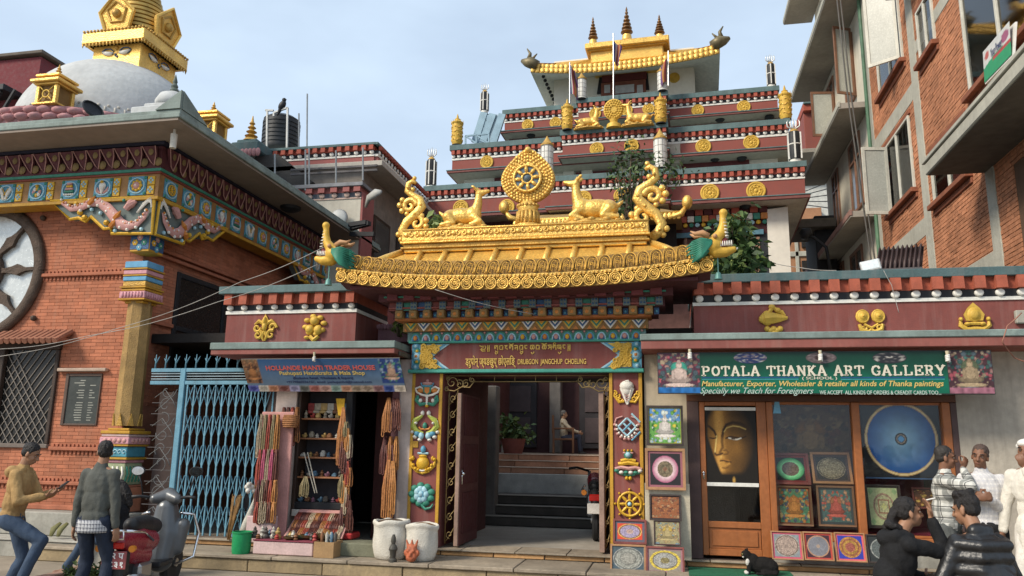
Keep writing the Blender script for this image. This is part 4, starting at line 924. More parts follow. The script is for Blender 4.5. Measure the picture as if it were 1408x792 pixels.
picture('deity_picture',(SX0+.01,YS-.003,SZ0+.01),(gx0-SX0-.015,0,0),(0,0,SZ1-SZ0-.02),deity((.05,.30,.22),(.55,.42,.36),(.09,.03,.05),(.02,.13,.36),5),sign,mat=SP)
picture('deity_picture',(gx1+.006,YS-.003,SZ0+.01),(SX1-gx1-.015,0,0),(0,0,SZ1-SZ0-.02),deity((.09,.11,.06),(.34,.25,.15),(.06,.025,.03),(.30,.12,.16),8),sign,mat=SP)
SWH = M('sign_cream',(.62,.57,.46),.5,0,.04,4,0); SYL = M('sign_yellow',(.62,.45,.14),.5,0,.04,4,0); SPALE = M('sign_pale_green',(.45,.55,.48),.5,0,.04,4,0)
def sb(x0,x1,y0,y1,dy=.006):
 a,b_ = P(x0,y1,YS).x,P(x1,y1,YS).x; xm_ = (x0+x1)/2; z1,z0 = P(xm_,y0,YS).z,P(xm_,y1,YS).z
 return (a,YS-dy,z0),(b_-a,0,0),(0,0,z1-z0)
slab_text('POTALA THANKA ART GALLERY',*sb(965,1300,503,516.5),(0,-1,0),sign,SWH)
text('( SCHOOL )',*sb(1103,1151,518,523),sign,SWH,ext=.003,bold=.014)
text('Manufacturer, Exporter, Wholesaler & retailer all kinds of Thanka paintings',*sb(965,1298,523.5,533.5),sign,SYL,ext=.003,shear=.25,bold=.015)
text('Specially we Teach for Foreigners',*sb(963,1119,533,544),sign,SPALE,ext=.003,shear=.45)
text('WE ACCEPT  ALL KINDS OF ORDERS & CREADIT CARDS TOO...',*sb(1127,1294,537,542.5),sign,SPALE,ext=.003,bold=.012)
for x0,x1 in ((965,1098),(1156,1299)):
 o,ux,uz = sb(x0,x1,518.2,520); MB().box(o[0],o[0]+ux[0],YS-.006,YS-.0032,o[2],o[2]+uz[2]).build('blue_line',M('sign_blue',(.01,.07,.16),.5),sign)
 o,ux,uz = sb(x0,x1,521,522); MB().box(o[0],o[0]+ux[0],YS-.006,YS-.0032,o[2],o[2]+uz[2]).build('pale_line',M('sign_teal',(.05,.30,.34),.5),sign)
for x0,x1,f in ((1009,1055,thangka((.02,.03,.09),[(.3,.3,.3),(.05,.06,.2),(.25,.2,.2)],4,3)),(1108,1151,mandala((.06,.05,.05),[(.9,(.14,.11,.11)),(.45,(.05,.03,.03))],.5,10)),(1200,1247,thangka((.025,.025,.03),[(.35,.33,.3),(.05,.05,.06),(.15,.14,.14)],4,7))):
 o,ux,uz = sb(x0,x1,484,500); nn = 24
 mb = MB(); cxs,czs = o[0]+ux[0]/2,o[2]+uz[2]/2
 U = []; V = []; pts = []
 for k in range(9):
  for i in range(nn): t = 2*PI*i/nn; r_ = k/8; pts.append((cxs+ux[0]/2*r_*math.cos(t),YS-.0055,czs+uz[2]/2*r_*math.sin(t))); U.append(.5+.5*r_*math.cos(t)); V.append(.5+.5*r_*math.sin(t))
 mb.add(pts,[(k*nn+i,k*nn+(i+1)%nn,(k+1)*nn+(i+1)%nn,(k+1)*nn+i) for k in range(8) for i in range(nn)])
 ob = mb.build('oval_picture',SP,sign); col = np.clip(f(np.array(U),np.array(V)),0,1)
 a = ob.data.attributes.new('paint','FLOAT_COLOR','POINT'); a.data.foreach_set('color',np.concatenate([col,np.ones((len(col),1))],1).astype(np.float32).ravel())
for x,y,lab in ((948.5,488,'left'),(1128,490,'middle'),(1303,491,'right')):
 c = P(x,y,10.24); t = thing('spiral_bulb',{'left':'white spiral bulb hanging over the seated deity picture of the green sign','middle':'white spiral bulb hanging above the word THANKA on the green sign','right':'white spiral bulb hanging at the end of GALLERY on the green sign'}[lab],'light bulb',(c.x,c.y,c.z-.06),0,'spiral bulbs over the gallery sign')
 MB().cyl((c.x,c.y,zs_ and c.z+.03),(c.x,c.y,c.z+.075),.018,.022,10).build('cap',M('bulb_cap',(.5,.44,.3),.5),t,smooth='auto')
 MB().tube([(c.x+.02*math.cos(k*.7),c.y+.02*math.sin(k*.7),c.z-.055+.0022*k) for k in range(40)],.011,6).build('glass_spiral',M('bulb_glass',(.78,.76,.70),.3,0,.03,4,0),t,smooth=True)
# ---- handicraft sign (tilted) ----
def PW(x,y,Y): return P(x,y,Y)
A,B_,C_,D_ = P(331,495.5,10.22),P(552,491,10.22),P(346,539.5,10.48),P(563,537,10.48)
for v_ in (A,B_): v_.z = (A.z+B_.z)/2 if v_ is A else A.z
C_.z = (C_.z+D_.z)/2; D_.z = C_.z; C_.x = A.x+.03; D_.x = B_.x-.0
s2 = thing('handicraft_sign','blue tilted shop banner above the handicraft doorway','sign',(C_+D_)/2)
sux,suz = D_-C_,A-C_; sn = sux.cross(suz).normalized()
if sn.y > 0: sn = -sn
MB().add([C_-sn*.02,D_-sn*.02,D_+suz-sn*.02,A-sn*.02,C_,D_,D_+suz,A],[(0,3,2,1),(4,5,6,7),(0,1,5,4),(1,2,6,5),(2,3,7,6),(3,0,4,7)]).build('banner_frame',M('sign_frame',(.16,.15,.13),.6),s2)
def ban(u,v):
 c = np.array([.035,.10,.23])*np.clip(v,0,1)[...,None]+np.array([.16,.22,.28])*(1-v)[...,None]; c = c*(.85+.3*ns(u,v,6,1))[...,None]
 def put(x0,x1,y0,y1,f):
  nonlocal c
  m_ = (u>=x0)&(u<=x1)&(v>=y0)&(v<=y1); uu = np.clip((u-x0)/(x1-x0),0,1); vv = np.clip((v-y0)/(y1-y0),0,1); c = np.where(m_[...,None],f(uu,vv),c)
 put(0,.11,.26,1,lambda a,b: thangka((.22,.11,.06),[(.4,.2,.1),(.1,.05,.04),(.3,.2,.12)],4,4,(.42,.18,.07),(.12,.06,.04))(a,b)); put(.87,1,.26,1,lambda a,b: thangka((.03,.06,.2),[(.1,.3,.2),(.3,.4,.5),(.05,.1,.3)],4,6,(.55,.35,.25),(.35,.35,.3))(a,b))
 for i,col in enumerate([(.05,.06,.25),(.4,.36,.3),(.35,.15,.08),(.15,.05,.04),(.22,.2,.3),(.1,.1,.09),(.3,.1,.08),(.35,.2,.16),(.2,.28,.24),(.4,.2,.12),(.25,.18,.12),(.28,.2,.14),(.2,.1,.1),(.03,.06,.22),(.45,.38,.3)]):
  put(i/15,(i+1)/15,0,.2,lambda a,b,col=col,i=i: np.where((((a-.5)/.36)**2+((b-.5)/.36)**2<1)[...,None],np.array(col)*.8,np.array(col)*1.25+.05)*(.7+.6*ns(a,b,8,i))[...,None])
 return c
picture('banner_print',C_+sn*.002,sux,suz,ban,s2,110,30,mat=SP)
def st(s,u0,u1,v0,v1,col,**k): return text(s,C_+sux*u0+suz*v0+sn*.004,sux*(u1-u0),suz*(v1-v0),s2,col,ext=.003,**k)
st('HOLLANDE MANTI TRADER HOUSE',.15,.84,.66,.80,M('sign_red',(.62,.12,.10),.5,0,.04,4,0),bold=.03); st('Pashupati Handicrafts & Mala Shop',.23,.77,.48,.63,SYL,bold=.02); st('(Exclusive Retail, Wholesale & Export)',.31,.69,.37,.46,M('sign_navy',(.02,.03,.10),.5,0,.04,4,0),bold=.012); st('+9779860556107, email: pashupatihd@hotmail.com',.26,.80,.25,.34,M('sign_navy')); 
c = P(432,490,10.18); t = thing('spiral_bulb','white spiral bulb hanging in front of the blue handicraft banner','light bulb',c); MB().cyl((c.x,c.y,c.z),(c.x,c.y,c.z+.06),.014,.018,8).build('cap',M('bulb_cap'),t); MB().tube([(c.x+.016*math.cos(k*.7),c.y+.016*math.sin(k*.7),c.z-.07+.0022*k) for k in range(32)],.009,6).build('glass_spiral',M('bulb_glass'),t,smooth=True)
# ================= pictures for sale =================
FR_B,FR_R,FR_D,FR_O = M('frame_brown',(.20,.105,.055),.5,0,.2,6,.1),M('frame_red',(.20,.055,.045),.5,0,.2,6,.1),M('frame_dark',(.05,.035,.03),.5,0,.2,6,.1),M('frame_tan',(.36,.19,.09),.5,0,.2,6,.1)
def painting(x0,x1,y0,y1,Y,lean,frame,mount,fn,label,fw=.035,mw=.03,group='framed paintings for sale outside and in the window',npx=64):
 bl = P((x0+x1)/2,y1,Y); w = P(x1,(y0+y1)/2,Y).x-P(x0,(y0+y1)/2,Y).x; h = P((x0+x1)/2,y0,Y+lean).z-bl.z; cx_ = (P(x0,(y0+y1)/2,Y).x+P(x1,(y0+y1)/2,Y).x)/2
 if group == 'paintings shown in the gallery window': f0_ = fn; fn = lambda u,v: f0_(u,v)*1.5  # window prints brightened in colour for the light lost behind glass
 t = thing('framed_painting',label,'painting',(cx_,Y,bl.z),0,group)
 up = Vector((0,lean,h)); n_ = Vector((0,-h,lean)).normalized(); o = Vector((cx_-w/2,Y,bl.z)); U = Vector((w,0,0)); L_ = up.length; up /= L_
 def strip_(a0,a1,b0,b1,th,nm,mt):   # board piece in frame coordinates
  c = o+Vector(((a0+a1)/2,0,0))+up*((b0+b1)/2)+n_*th/2; return MB().obox(c,(1,0,0),up,n_,((a1-a0)/2,(b1-b0)/2,th/2)).build(nm,mt,t)
 strip_(0,w,0,fw,.03,'frame_bar',frame); strip_(0,w,L_-fw,L_,.03,'frame_bar',frame); strip_(0,fw,fw+.0005,L_-fw-.0005,.03,'frame_bar',frame); strip_(w-fw,w,fw+.0005,L_-fw-.0005,.03,'frame_bar',frame)
 strip_(fw+.0005,w-fw-.0005,fw+.0005,L_-fw-.0005,.012,'mount',mount)
 k = fw+mw
 picture('canvas',o+Vector((k,0,0))+up*k+n_*.014,(w-2*k,0,0),up*(L_-2*k),fn,t,npx,npx)
 return t
def col(nm,c): return M('mount_'+nm,c,.7,0,.1,6,0)
# right of the gate pier
painting(889,939.5,558,613,10.62,.05,FR_D,col('lime',(.40,.45,.06)),thangka((.12,.32,.07),[(.55,.6,.55),(.16,.4,.08),(.5,.42,.05),(.05,.2,.05),(.3,.45,.55)],5,11,(.6,.55,.5),None,(.10,.25,.5)),'bright green village painting, topmost of the pictures beside the gate pier',.03,.008)
painting(887,942.5,617,674,10.52,.08,FR_O,col('rose',(.27,.10,.12)),mandala((.02,.018,.02),[(.52,(.19,.15,.09))],.6,8,(.3,(.25,.1,.06),(.1,.08,.05)),3,(.5,.86,(.72,.55,.55),(.36,.09,.17))),'pink ringed mandala in a tan frame below the green village painting')
painting(893,937,680,716,10.50,.05,FR_D,col('black',(.03,.025,.03)),thangka((.28,.10,.04),[(.42,.16,.06),(.2,.07,.04),(.35,.2,.1)],6,13),'rust brown thangka partly hidden below the pink mandala',.02,.01)
painting(899,936,716,750,10.42,.06,FR_D,col('wine',(.14,.02,.05)),thangka((.30,.26,.14),[(.2,.28,.3),(.45,.33,.15),(.3,.2,.12)],6,14,(.38,.3,.14),(.45,.3,.06)),'pale gold and grey thangka with a golden halo leaning on the pile',.01,.006)
painting(843,889,714,748,10.50,.05,FR_R,col('slate',(.12,.11,.14)),mandala((.62,.07,.03),[(.97,(.62,.38,.12)),(.88,(.25,.12,.04)),(.78,(.36,.30,.42)),(.3,(.5,.35,.3))],.5,12,None,4),'small wide mandala in scarlet with violet oval, left of the pile',.025,.03)
painting(839,888,749,788,10.33,.08,FR_O,col('grey',(.20,.23,.22)),mandala((.06,.09,.11),[(.98,(.36,.36,.33)),(.93,(.14,.15,.14)),(.82,(.30,.30,.26)),(.55,(.17,.17,.15)),(.48,(.29,.28,.24))],.45,10,None,6),'grey mandala in the bottom left corner of the picture pile',.022,.008)
painting(888,941,752,790,10.30,.08,FR_R,col('mauve',(.33,.17,.19)),mandala((.26,.22,.17),[(.97,(.62,.47,.07)),(.80,(.14,.12,.10)),(.74,(.33,.32,.29)),(.3,(.22,.18,.08))],.5,8,None,7),'mandala with a bright yellow oval ring at the bottom right of the pile',.022,.02)
MB().box(P(887,700,10.56).x,P(949,700,10.56).x,10.56,10.60,.26,1.2).build('backing_board',M('cream_board',(.5,.44,.33),.8),origin=None,label='cream backing board standing behind the picture pile',cat='board')
# window pieces
GW = 'paintings shown in the gallery window'
painting(1062,1114,624,667,10.93,.16,FR_R,col('dkred',(.18,.03,.03)),mandala((.012,.015,.013),[(.62,(.16,.12,.10))],.5,8,None,21,(.6,.98,(.22,.60,.30),(.01,.16,.05))),'mandala with a glowing green ring inside the left window',.03,.03,GW)
painting(1117,1172,623,666,10.93,.16,FR_O,col('dkbrown',(.07,.05,.05)),mandala((.02,.022,.025),[(.95,(.14,.12,.08)),(.88,(.06,.055,.045)),(.82,(.17,.15,.10))],.6,10,None,22),'dark grey gold mandala inside the left window',.03,.03,GW)
painting(1068,1117,668,723,10.90,.05,FR_B,col('rust',(.20,.06,.03)),thangka((.07,.16,.09),[(.35,.14,.05),(.10,.25,.15),(.42,.3,.12),(.08,.1,.15)],9,23,(.38,.17,.05),(.3,.12,.04)),'green and orange crowded thangka under the green ring mandala',.025,.015,GW)
painting(1124,1176,668,724,10.90,.05,FR_B,col('slate2',(.05,.07,.08)),thangka((.05,.10,.10),[(.3,.07,.05),(.08,.18,.16),(.35,.2,.12)],6,24,(.36,.08,.06),(.25,.1,.05)),'thangka with a red wrathful deity under the dark mandala',.025,.03,GW)
painting(1192,1242,667,727,10.93,.12,FR_D,col('dk3',(.06,.05,.04)),mandala((.32,.36,.20),[(.72,(.25,.16,.12)),(.60,(.33,.33,.20))],.45,8,(.38,(.42,.42,.16),(.22,.08,.06)),25,None,(.20,.30,.15)),'pale green mandala with square centre behind the seated woman',.02,.02,GW)
painting(1255,1300,671,700,11.2,.05,FR_R,col('dk4',(.05,.03,.03)),thangka((.10,.05,.03),[(.45,.3,.08),(.2,.08,.04)],5,26),'small dark gold picture behind the plaid shirted man',.02,.01,GW)
GB = 'mandalas leaning along the gallery plinth'
painting(1061,1104,731,770,10.58,.09,FR_O,col('pink',(.50,.09,.14)),mandala((.22,.24,.25),[(.97,(.33,.30,.24)),(.9,(.12,.08,.07)),(.84,(.36,.27,.22))],.5,10,None,31),'grey mandala with a pink border at the left end of the plinth row',.014,.022,GB)
painting(1105.5,1146,732,771,10.58,.09,FR_O,col('red',(.42,.06,.045)),mandala((.05,.02,.03),[(.97,(.40,.22,.13)),(.87,(.19,.19,.21)),(.16,(.35,.26,.2))],.2,10,None,32),'grey disc mandala with a red border second in the plinth row',.014,.022,GB)
painting(1149,1191,733,773,10.58,.09,FR_O,col('pinkred',(.60,.12,.13)),mandala((.035,.045,.32),[(.92,(.42,.20,.05)),(.75,(.28,.10,.05)),(.62,(.40,.22,.05)),(.4,(.33,.10,.07))],.5,8,None,33),'orange mandala on blue with a pink red border in the plinth row',.014,.022,GB)
painting(1193,1240,736,775,10.58,.09,FR_D,col('blk',(.03,.035,.035)),mandala((.025,.03,.03),[(.97,(.34,.35,.32)),(.9,(.10,.115,.11))],.5,12,None,34),'white ringed black mandala beside the seated woman in the plinth row',.014,.022,GB)
# great blue mandala hanging inside the right hand window
def bluem(u,v):
 x,y = u*2-1,v*2-1; r = np.hypot(x,y)/.97; t = np.clip(r/.92,0,1)[...,None]
 c = np.array([.30,.52,.66])*(1-t)**1.3+np.array([.012,.085,.30])*(1-(1-t)**1.3)
 c = np.where((r>.92)[...,None],np.array([.50,.31,.12]),c); c = np.where(((r>.94)&(r<.975))[...,None],np.array([.68,.55,.3]),c); c = np.where((r>1)[...,None],np.array([.012,.014,.018]),c)
 for ro,cc in ((.165,(.03,.03,.035)),(.125,(.35,.26,.16)),(.10,(.03,.06,.12)),(.075,(.10,.3,.55))): c = np.where((r<ro)[...,None],np.array(cc),c)
 return c*1.45*(.92+.16*ns(u,v,18,2))[...,None]  # disc colours raised to make up for the dim window
x0,x1 = P(1186,605,11.05).x,P(1293,605,11.05).x; z0,z1 = P(1240,659,11.05).z,P(1240,551,11.05).z
bm = thing('blue_mandala','great blue disc mandala with a thin gold rim hanging in the right window','painting',((x0+x1)/2,11.05,z0))
MB().bbox(x0,x1,11.05,11.08,z0,z1,.004).build('panel',BLACK,bm); MB().bbox(x0,x1,11.03,11.049,z0,z0+.02,.004).build('blue_edge',M('blue_silk',(.06,.12,.25),.7),bm)
picture('canvas',(x0+.012,11.047,z0+.025),(x1-x0-.024,0,0),(0,0,z1-z0-.035),bluem,bm,100,100)
x0,x1 = P(1058,590,11.3).x,P(1170,590,11.3).x; z0,z1 = P(1115,650,11.3).z,P(1115,553,11.3).z
tk = thing('dark_thangka','large dark brown thangka hanging at the back of the left window','painting',((x0+x1)/2,11.3,z0)); MB().bbox(x0,x1,11.3,11.33,z0,z1,.004).build('brocade',M('brown_brocade',(.10,.045,.02),.8),tk)
picture('canvas',(x0+.03,11.297,z0+.03),(x1-x0-.06,0,0),(0,0,z1-z0-.1),thangka((.10,.055,.022),[(.16,.08,.03),(.05,.03,.015),(.20,.13,.06),(.12,.04,.02)],9,41,(.24,.14,.05),(.2,.09,.02)),tk)
c = P(1068,560,10.84); MB().poly([(c.x-.05,10.84,c.z-.08),(c.x+.05,10.84,c.z-.08),(c.x+.03,10.84,c.z+.10),(c.x-.02,10.84,c.z+.09)],(0,-.003,0)).build('blue_sticker',M('blue_sticker',(.18,.42,.58),.5),label='small pale blue sticker on the window glass',cat='sticker')
MB().bbox(.12,1.35,9.98,10.66,.161,.172,.004).build('green_mat',M('green_mat_fibre',(.02,.13,.065),.95,0,.2,8,.6,120),label='green doormat before the gallery door beside the cat',cat='mat')
# ================= the temple behind =================
TW = Vector((-1.8,22.0,0)); TYAW = -0.0375971
_ct,_st = math.cos(TYAW),math.sin(TYAW)
def PT(px,py,yl):            # photo pixel -> temple frame, on its plane y = yl
 d = ray(px,py); c = CAM-TW
 cl = Vector((_ct*c.x+_st*c.y,-_st*c.x+_ct*c.y,c.z)); dl = Vector((_ct*d.x+_st*d.y,-_st*d.x+_ct*d.y,d.z))
 return cl + dl*((yl-cl.y)/dl.y)
def TL(v): v = Vector(v); return Vector((TW.x+_ct*v.x-_st*v.y,TW.y+_st*v.x+_ct*v.y,v.z))    # temple frame -> world
tem = thing('temple','tall maroon monastery of stepped terraces with golden medallions and a gilt pavilion roof','temple',TW,TYAW)
KW = dict(local=True)
TWALL = M('temple_wall_cream',(.74,.70,.61),.85,0,.08,.8,.1,30,.12,.3,.05,(.4,.35,.28))
TMAR = M('temple_maroon',(.26,.078,.062),.8,0,.12,.6,.08,30,.35,.3,.05,(.2,.08,.07)); TRED = M('temple_dentil_red',(.36,.085,.055),.8,0,.14,3,.1)
TCM = (TMAR,WHITE,BLACK,TRED,TEAL)
def tier(xa,xb,yl,ys_a,ys_b,n,depth,slab=.28,name=''):
 """ys_a / ys_b: photo rows at the left and right end: coping top, dentil top, disc top, disc foot, white foot, wall foot, slab foot"""
 A = [PT(xa,y,yl) for y in ys_a]; B = [PT(xb,y,yl) for y in ys_b]
 z = [(a.z+b.z)/2 for a,b in zip(A,B)]; x0,x1 = A[3].x,B[3].x
 cornice(tem,x0,x1,yl,depth,(z[5],z[4],z[3],z[2],z[1],z[0]),n,TCM,local=True,pieces=False,capo=.07)
 MB().bbox(x0-slab*.4,x1+slab*.4,yl-slab,yl+depth,z[5]-.035,z[5]-.001,.006).build('slab_edge',TEAL,tem,**KW)
 MB().bbox(x0-slab*.4+.02,x1+slab*.4-.02,yl-slab+.02,yl+depth,z[6],z[5]-.036,.006).build('slab',M('slab_rim_maroon',(.20,.075,.065),.8),tem,**KW)
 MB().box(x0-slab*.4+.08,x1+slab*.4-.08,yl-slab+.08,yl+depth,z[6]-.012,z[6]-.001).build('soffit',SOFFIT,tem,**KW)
 return x0,x1,z
# lowest terrace, in one run with a slightly proud middle bay
T1 = tier(586,1106,0.0,(258,265.5,271.5,276.5,279,300,305),(222,229.5,236,241.5,244,269,275),52,8)
T1c = tier(757,917,-.35,(243.5,251,257,262,264.5,286,291),(234.5,242,248,253.5,256,279,284.5),17,3)
T2 = tier(622,1084,1.6,(200,207,212.5,217,219.5,236,240),(166,174,180,185,188,206,210.5),50,7)
T2c = tier(773.5,916,1.1,(181,188,193,197.5,200,217,221),(169.5,177,182.5,187.5,190,208,212),16,3)
T3 = tier(694,1069,3.2,(151.5,157.5,162,166,168,183,186.5),(121,128,133,137,139,153,156.5),42,6)
T3c = tier(795.5,916,2.7,(138,144.5,149.5,153.5,155.5,168,171.5),(125.5,132.5,138,142,144.5,158,161.5),14,3)
# recessed storeys under the slabs
def store(x0,x1,yl,z0,z1,nm='storey_wall',mt=None,th=.3): MB().box(x0,x1,yl,yl+th,z0,z1).build(nm,mt or TWALL,tem,**KW)
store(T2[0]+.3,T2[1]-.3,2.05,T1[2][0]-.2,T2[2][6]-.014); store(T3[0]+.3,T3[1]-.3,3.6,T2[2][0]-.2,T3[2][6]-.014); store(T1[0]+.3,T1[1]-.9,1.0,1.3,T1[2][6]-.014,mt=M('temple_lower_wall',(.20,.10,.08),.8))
MRW = M('maroon_window_band',(.13,.03,.03),.6)
def tbox(x0,x1,y0,y1,yl,th,nm,mt): a = PT(x0,y1,yl); b = PT(x1,y0,yl); c = PT((x0+x1)/2,y0,yl); MB().bbox(a.x,b.x,yl-th,yl,PT((x0+x1)/2,y1,yl).z,c.z,.01).build(nm,mt,tem,**KW)
for x0,x1,y0,y1 in ((680,722,244,262),(792,848,236,250),(938,1030,221,236)): tbox(x0,x1,y0,y1,2.04,.06,'maroon_window',MRW)
for x0,x1,y0,y1 in ((775,790,228,246),(800,815,230,246)): tbox(x0,x1,y0,y1,2.04,.1,'pale_pier',TWALL)
for x0,x1,y0,y1 in ((918,936,206,232),): tbox(x0,x1,y0,y1,2.04,.5,'side_block',M('tan_plaster',(.42,.37,.30),.85))
for x0,x1,y0,y1 in ((700,772,186,202),(917,936,155,176)): tbox(x0,x1,y0,y1,3.59,.06,'maroon_window',M('maroon_block2',(.20,.07,.06),.7))
tbox(940,1076,154,174,3.58,.05,'brown_band',M('tan_brown',(.25,.17,.14),.8))
# pavilion
YPV = 4.6
a,b = PT(762,100,YPV),PT(955,100,YPV); zpv0 = T3[2][0]-.3; zpv1 = PT(862,95,YPV).z+.6; ZSF = PT(862,101,YPV).z
MB().box(a.x,b.x,YPV,YPV+5,zpv0,zpv1).build('pavilion_wall',TWALL,tem,**KW)
q = MB(); P4 = [PT(821,130,YPV),PT(893,124,YPV),PT(889.5,92,YPV),PT(826,98,YPV)]; q.poly([(p.x,YPV-.002,p.z) for p in P4],(0,-.08,0)); q.build('black_window_surround',BLACK,tem,**KW)
tbox(828,889,95,112,YPV-.09,.08,'red_valance',MRW); tbox(827,888,113,133,YPV-.09,.1,'window_frame',M('pavilion_window_red',(.20,.07,.045),.6))
for x0,x1 in ((831,839),(846,872),(876,884)): tbox(x0,x1,117,128,YPV-.195,.03,'pane',M('pale_curtained_pane',(.42,.42,.42),.4))
# pavilion roof with a deep soffit and upturned corners
YV = 3.1
e0,e1 = PT(729.5,97,YV),PT(990,74,YV); xm = (e0.x+e1.x)/2; hw = (e1.x-e0.x)/2; zm = PT(862,89.5,YV).z
rf = MB().box(a.x-.3,b.x+.3,YV+.9,YPV+5.3,ZSF+.02,ZSF+.4).build('pavilion_roof',GOLD2,tem,**KW)
def plift(x): return .26*(abs(x-xm)/hw)**2.2
q = MB(); n = 30; V = []; zh = PT(862,77,YV).z-zm
for i in range(n+1):
 x = e0.x+(e1.x-e0.x)*i/n; l_ = plift(x); k = .82
 V += [(x,YV,zm-zh*.45+l_),(x,YV+.05,zm+zh*.55+l_),(xm+(x-xm)*.95,YV+.6,zm+zh+.05+l_*.8),(a.x+(b.x-a.x)*i/n,YPV,ZSF),(x,YV+.06,zm-zh*.45+l_+.01)]
F = []; G2 = []
for i in range(n):
 o_ = i*5
 for j in (0,1): q.mat(0); q.add([V[o_+j],V[o_+j+1],V[o_+5+j+1],V[o_+5+j]],[(0,3,2,1)])
 q.mat(1); q.add([V[o_+4],V[o_+3],V[o_+8],V[o_+9]],[(0,1,2,3)])
q.build('eave',[GOLD,M('eave_soffit_white',(.70,.67,.60),.85,0,.1,1)],rf,smooth=False,**KW)
for sg,ex in ((-1,e0.x),(1,e1.x)):     # returning side eaves
 l_ = plift(ex); q = MB(); q.mat(1); wx = a.x if sg < 0 else b.x
 q.add([(ex,YV,zm-zh*.45+l_),(ex,YPV+7,zm-zh*.45+l_),(wx,YPV+5,ZSF),(wx,YPV,ZSF)],[(0,1,2,3)]); q.mat(0); q.add([(ex,YV,zm-zh*.45+l_),(ex,YPV+7,zm-zh*.45+l_),(ex,YPV+7,zm+zh*.6+l_),(ex,YV,zm+zh*.6+l_)],[(0,1,2,3)])
 q.add([(ex,YV,zm+zh*.6+l_),(ex,YPV+7,zm+zh*.6+l_),(xm+sg*1.4,YPV+3,zm+zh+1.0),(xm+sg*1.4,YV+2.2,zm+zh+1.0)],[(0,1,2,3)]); q.build('side_eave',[GOLD,MATS['eave_soffit_white']],rf,**KW)
q = MB()
for row_,(yy,zz,m_) in enumerate(((YV-.01,zm-zh*.2,38),(YV+.03,zm+zh*.3,38))):
 for i in range(m_):
  x = e0.x+(e1.x-e0.x)*(i+.5)/m_; q.sph((x,yy,zz+plift(x)),.10,8,5,(.9,.35,1.1))
q.build('eave_relief',GOLD,rf,smooth=True,kind='stuff',**KW)
q = MB()
for i in range(14):
 t = (i+.5)/14; q.sph((e0.x+(a.x-e0.x)*.62,YV+.4+4.5*t,zm+.05+.12),.07,6,4); 
q.build('rafter_ends',BLACK,rf,kind='stuff',**KW)
YB = 3.4
def rbox(x0,x1,y0,y1,yl,th,nm,mt=GOLD): A_ = PT(x0,(y0+y1)/2,yl); B2 = PT(x1,(y0+y1)/2,yl); MB().bbox(A_.x,B2.x,yl,yl+th,PT((x0+x1)/2,y1,yl).z,PT((x0+x1)/2,y0,yl).z,.03).build(nm,mt,rf,**KW)
rbox(812,912,60,82,YB,3,'roof_block'); rbox(804,920,53,61,YB-.2,3.4,'roof_cap'); rbox(807,917,61.5,65,YB-.1,3.2,'roof_moulding',GOLD2)
A_,B2 = PT(800,92,YV+.5),PT(922,82,YV+.5)
MB().add([(A_.x-1.2,YV+.4,zm+zh),(B2.x+1.2,YV+.4,zm+zh),(PT(912,80,YB).x,YB,PT(862,78,YB).z+.05),(PT(812,80,YB).x,YB,PT(862,78,YB).z+.05)],[(0,1,2,3)]).build('roof_slope',GOLD,rf,**KW)
# medallions, one mesh shared by all of them
q = MB(); q.lathe([(1,.0),(1,.10),(.93,.16),(.84,.16),(.80,.10),(.001,.11)],(0,0,0),26,'y'); n_ = 8
for k in range(n_): t = 2*PI*k/n_; q.sph((.42*math.cos(t),-.1,.42*math.sin(t)),.2,7,4,(1,.4,.8)); q.tube(spiral((.45*math.cos(t+.4),-.14,.45*math.sin(t+.4)),.2,.04,t,t+6,9),.05,4)
q.sph((0,-.12,0),.22,9,5,(1,.5,1)); q.tube([(.62*math.cos(t*.4),-.12,.62*math.sin(t*.4)) for t in range(17)],.05,4)
med = None
for x,y,r,yl in ((725.7,172,8.3,3.2),(764,169,8.3,3.2),(818.5,156.5,8.3,2.7),(862,152,8.3,2.7),(891.7,150,8.3,2.7),(959.5,152,8.6,3.2),(1022.7,147,9.2,3.2),(669.4,223,9.4,1.6),(820.6,205,9.8,1.1),(868.6,200.7,10.3,1.1),(967,201.5,10.6,1.6),(1033,196,10.8,1.6),(633.7,286,11.2,0),(697,284.8,11.2,0),(802.4,273.4,11.5,-.35),(855.5,269.7,11.8,-.35),(976,265.4,12.8,0),(1039.6,262.4,13.1,0),(927,107,7.6,YPV)):
 p = PT(x,y,yl-.01); s_ = r/ppm(TL(p))
 if med is None: med = q.build('medallion',GOLDY,tem,smooth='auto',local=True); med.location = p; med.scale = (s_,)*3
 else: o = inst(med,p,tem); o.scale = (s_,)*3; o.rotation_euler = (0,random.uniform(0,6),0)
# lights under the slabs
for x,y,yl in ((631,241,1.8),(1020,218,1.8),(730,187,3.3),(990,165,3.3),(1058,162,3.3),(1025,284,.2),(983,219,1.8)):
 p = PT(x,y,yl); MB().lathe([(.14,.06),(.16,.0),(.10,-.06),(.01,-.08)],(p.x,yl,p.z),12).build('soffit_lamp',BLACK,tem,smooth='auto',**KW)
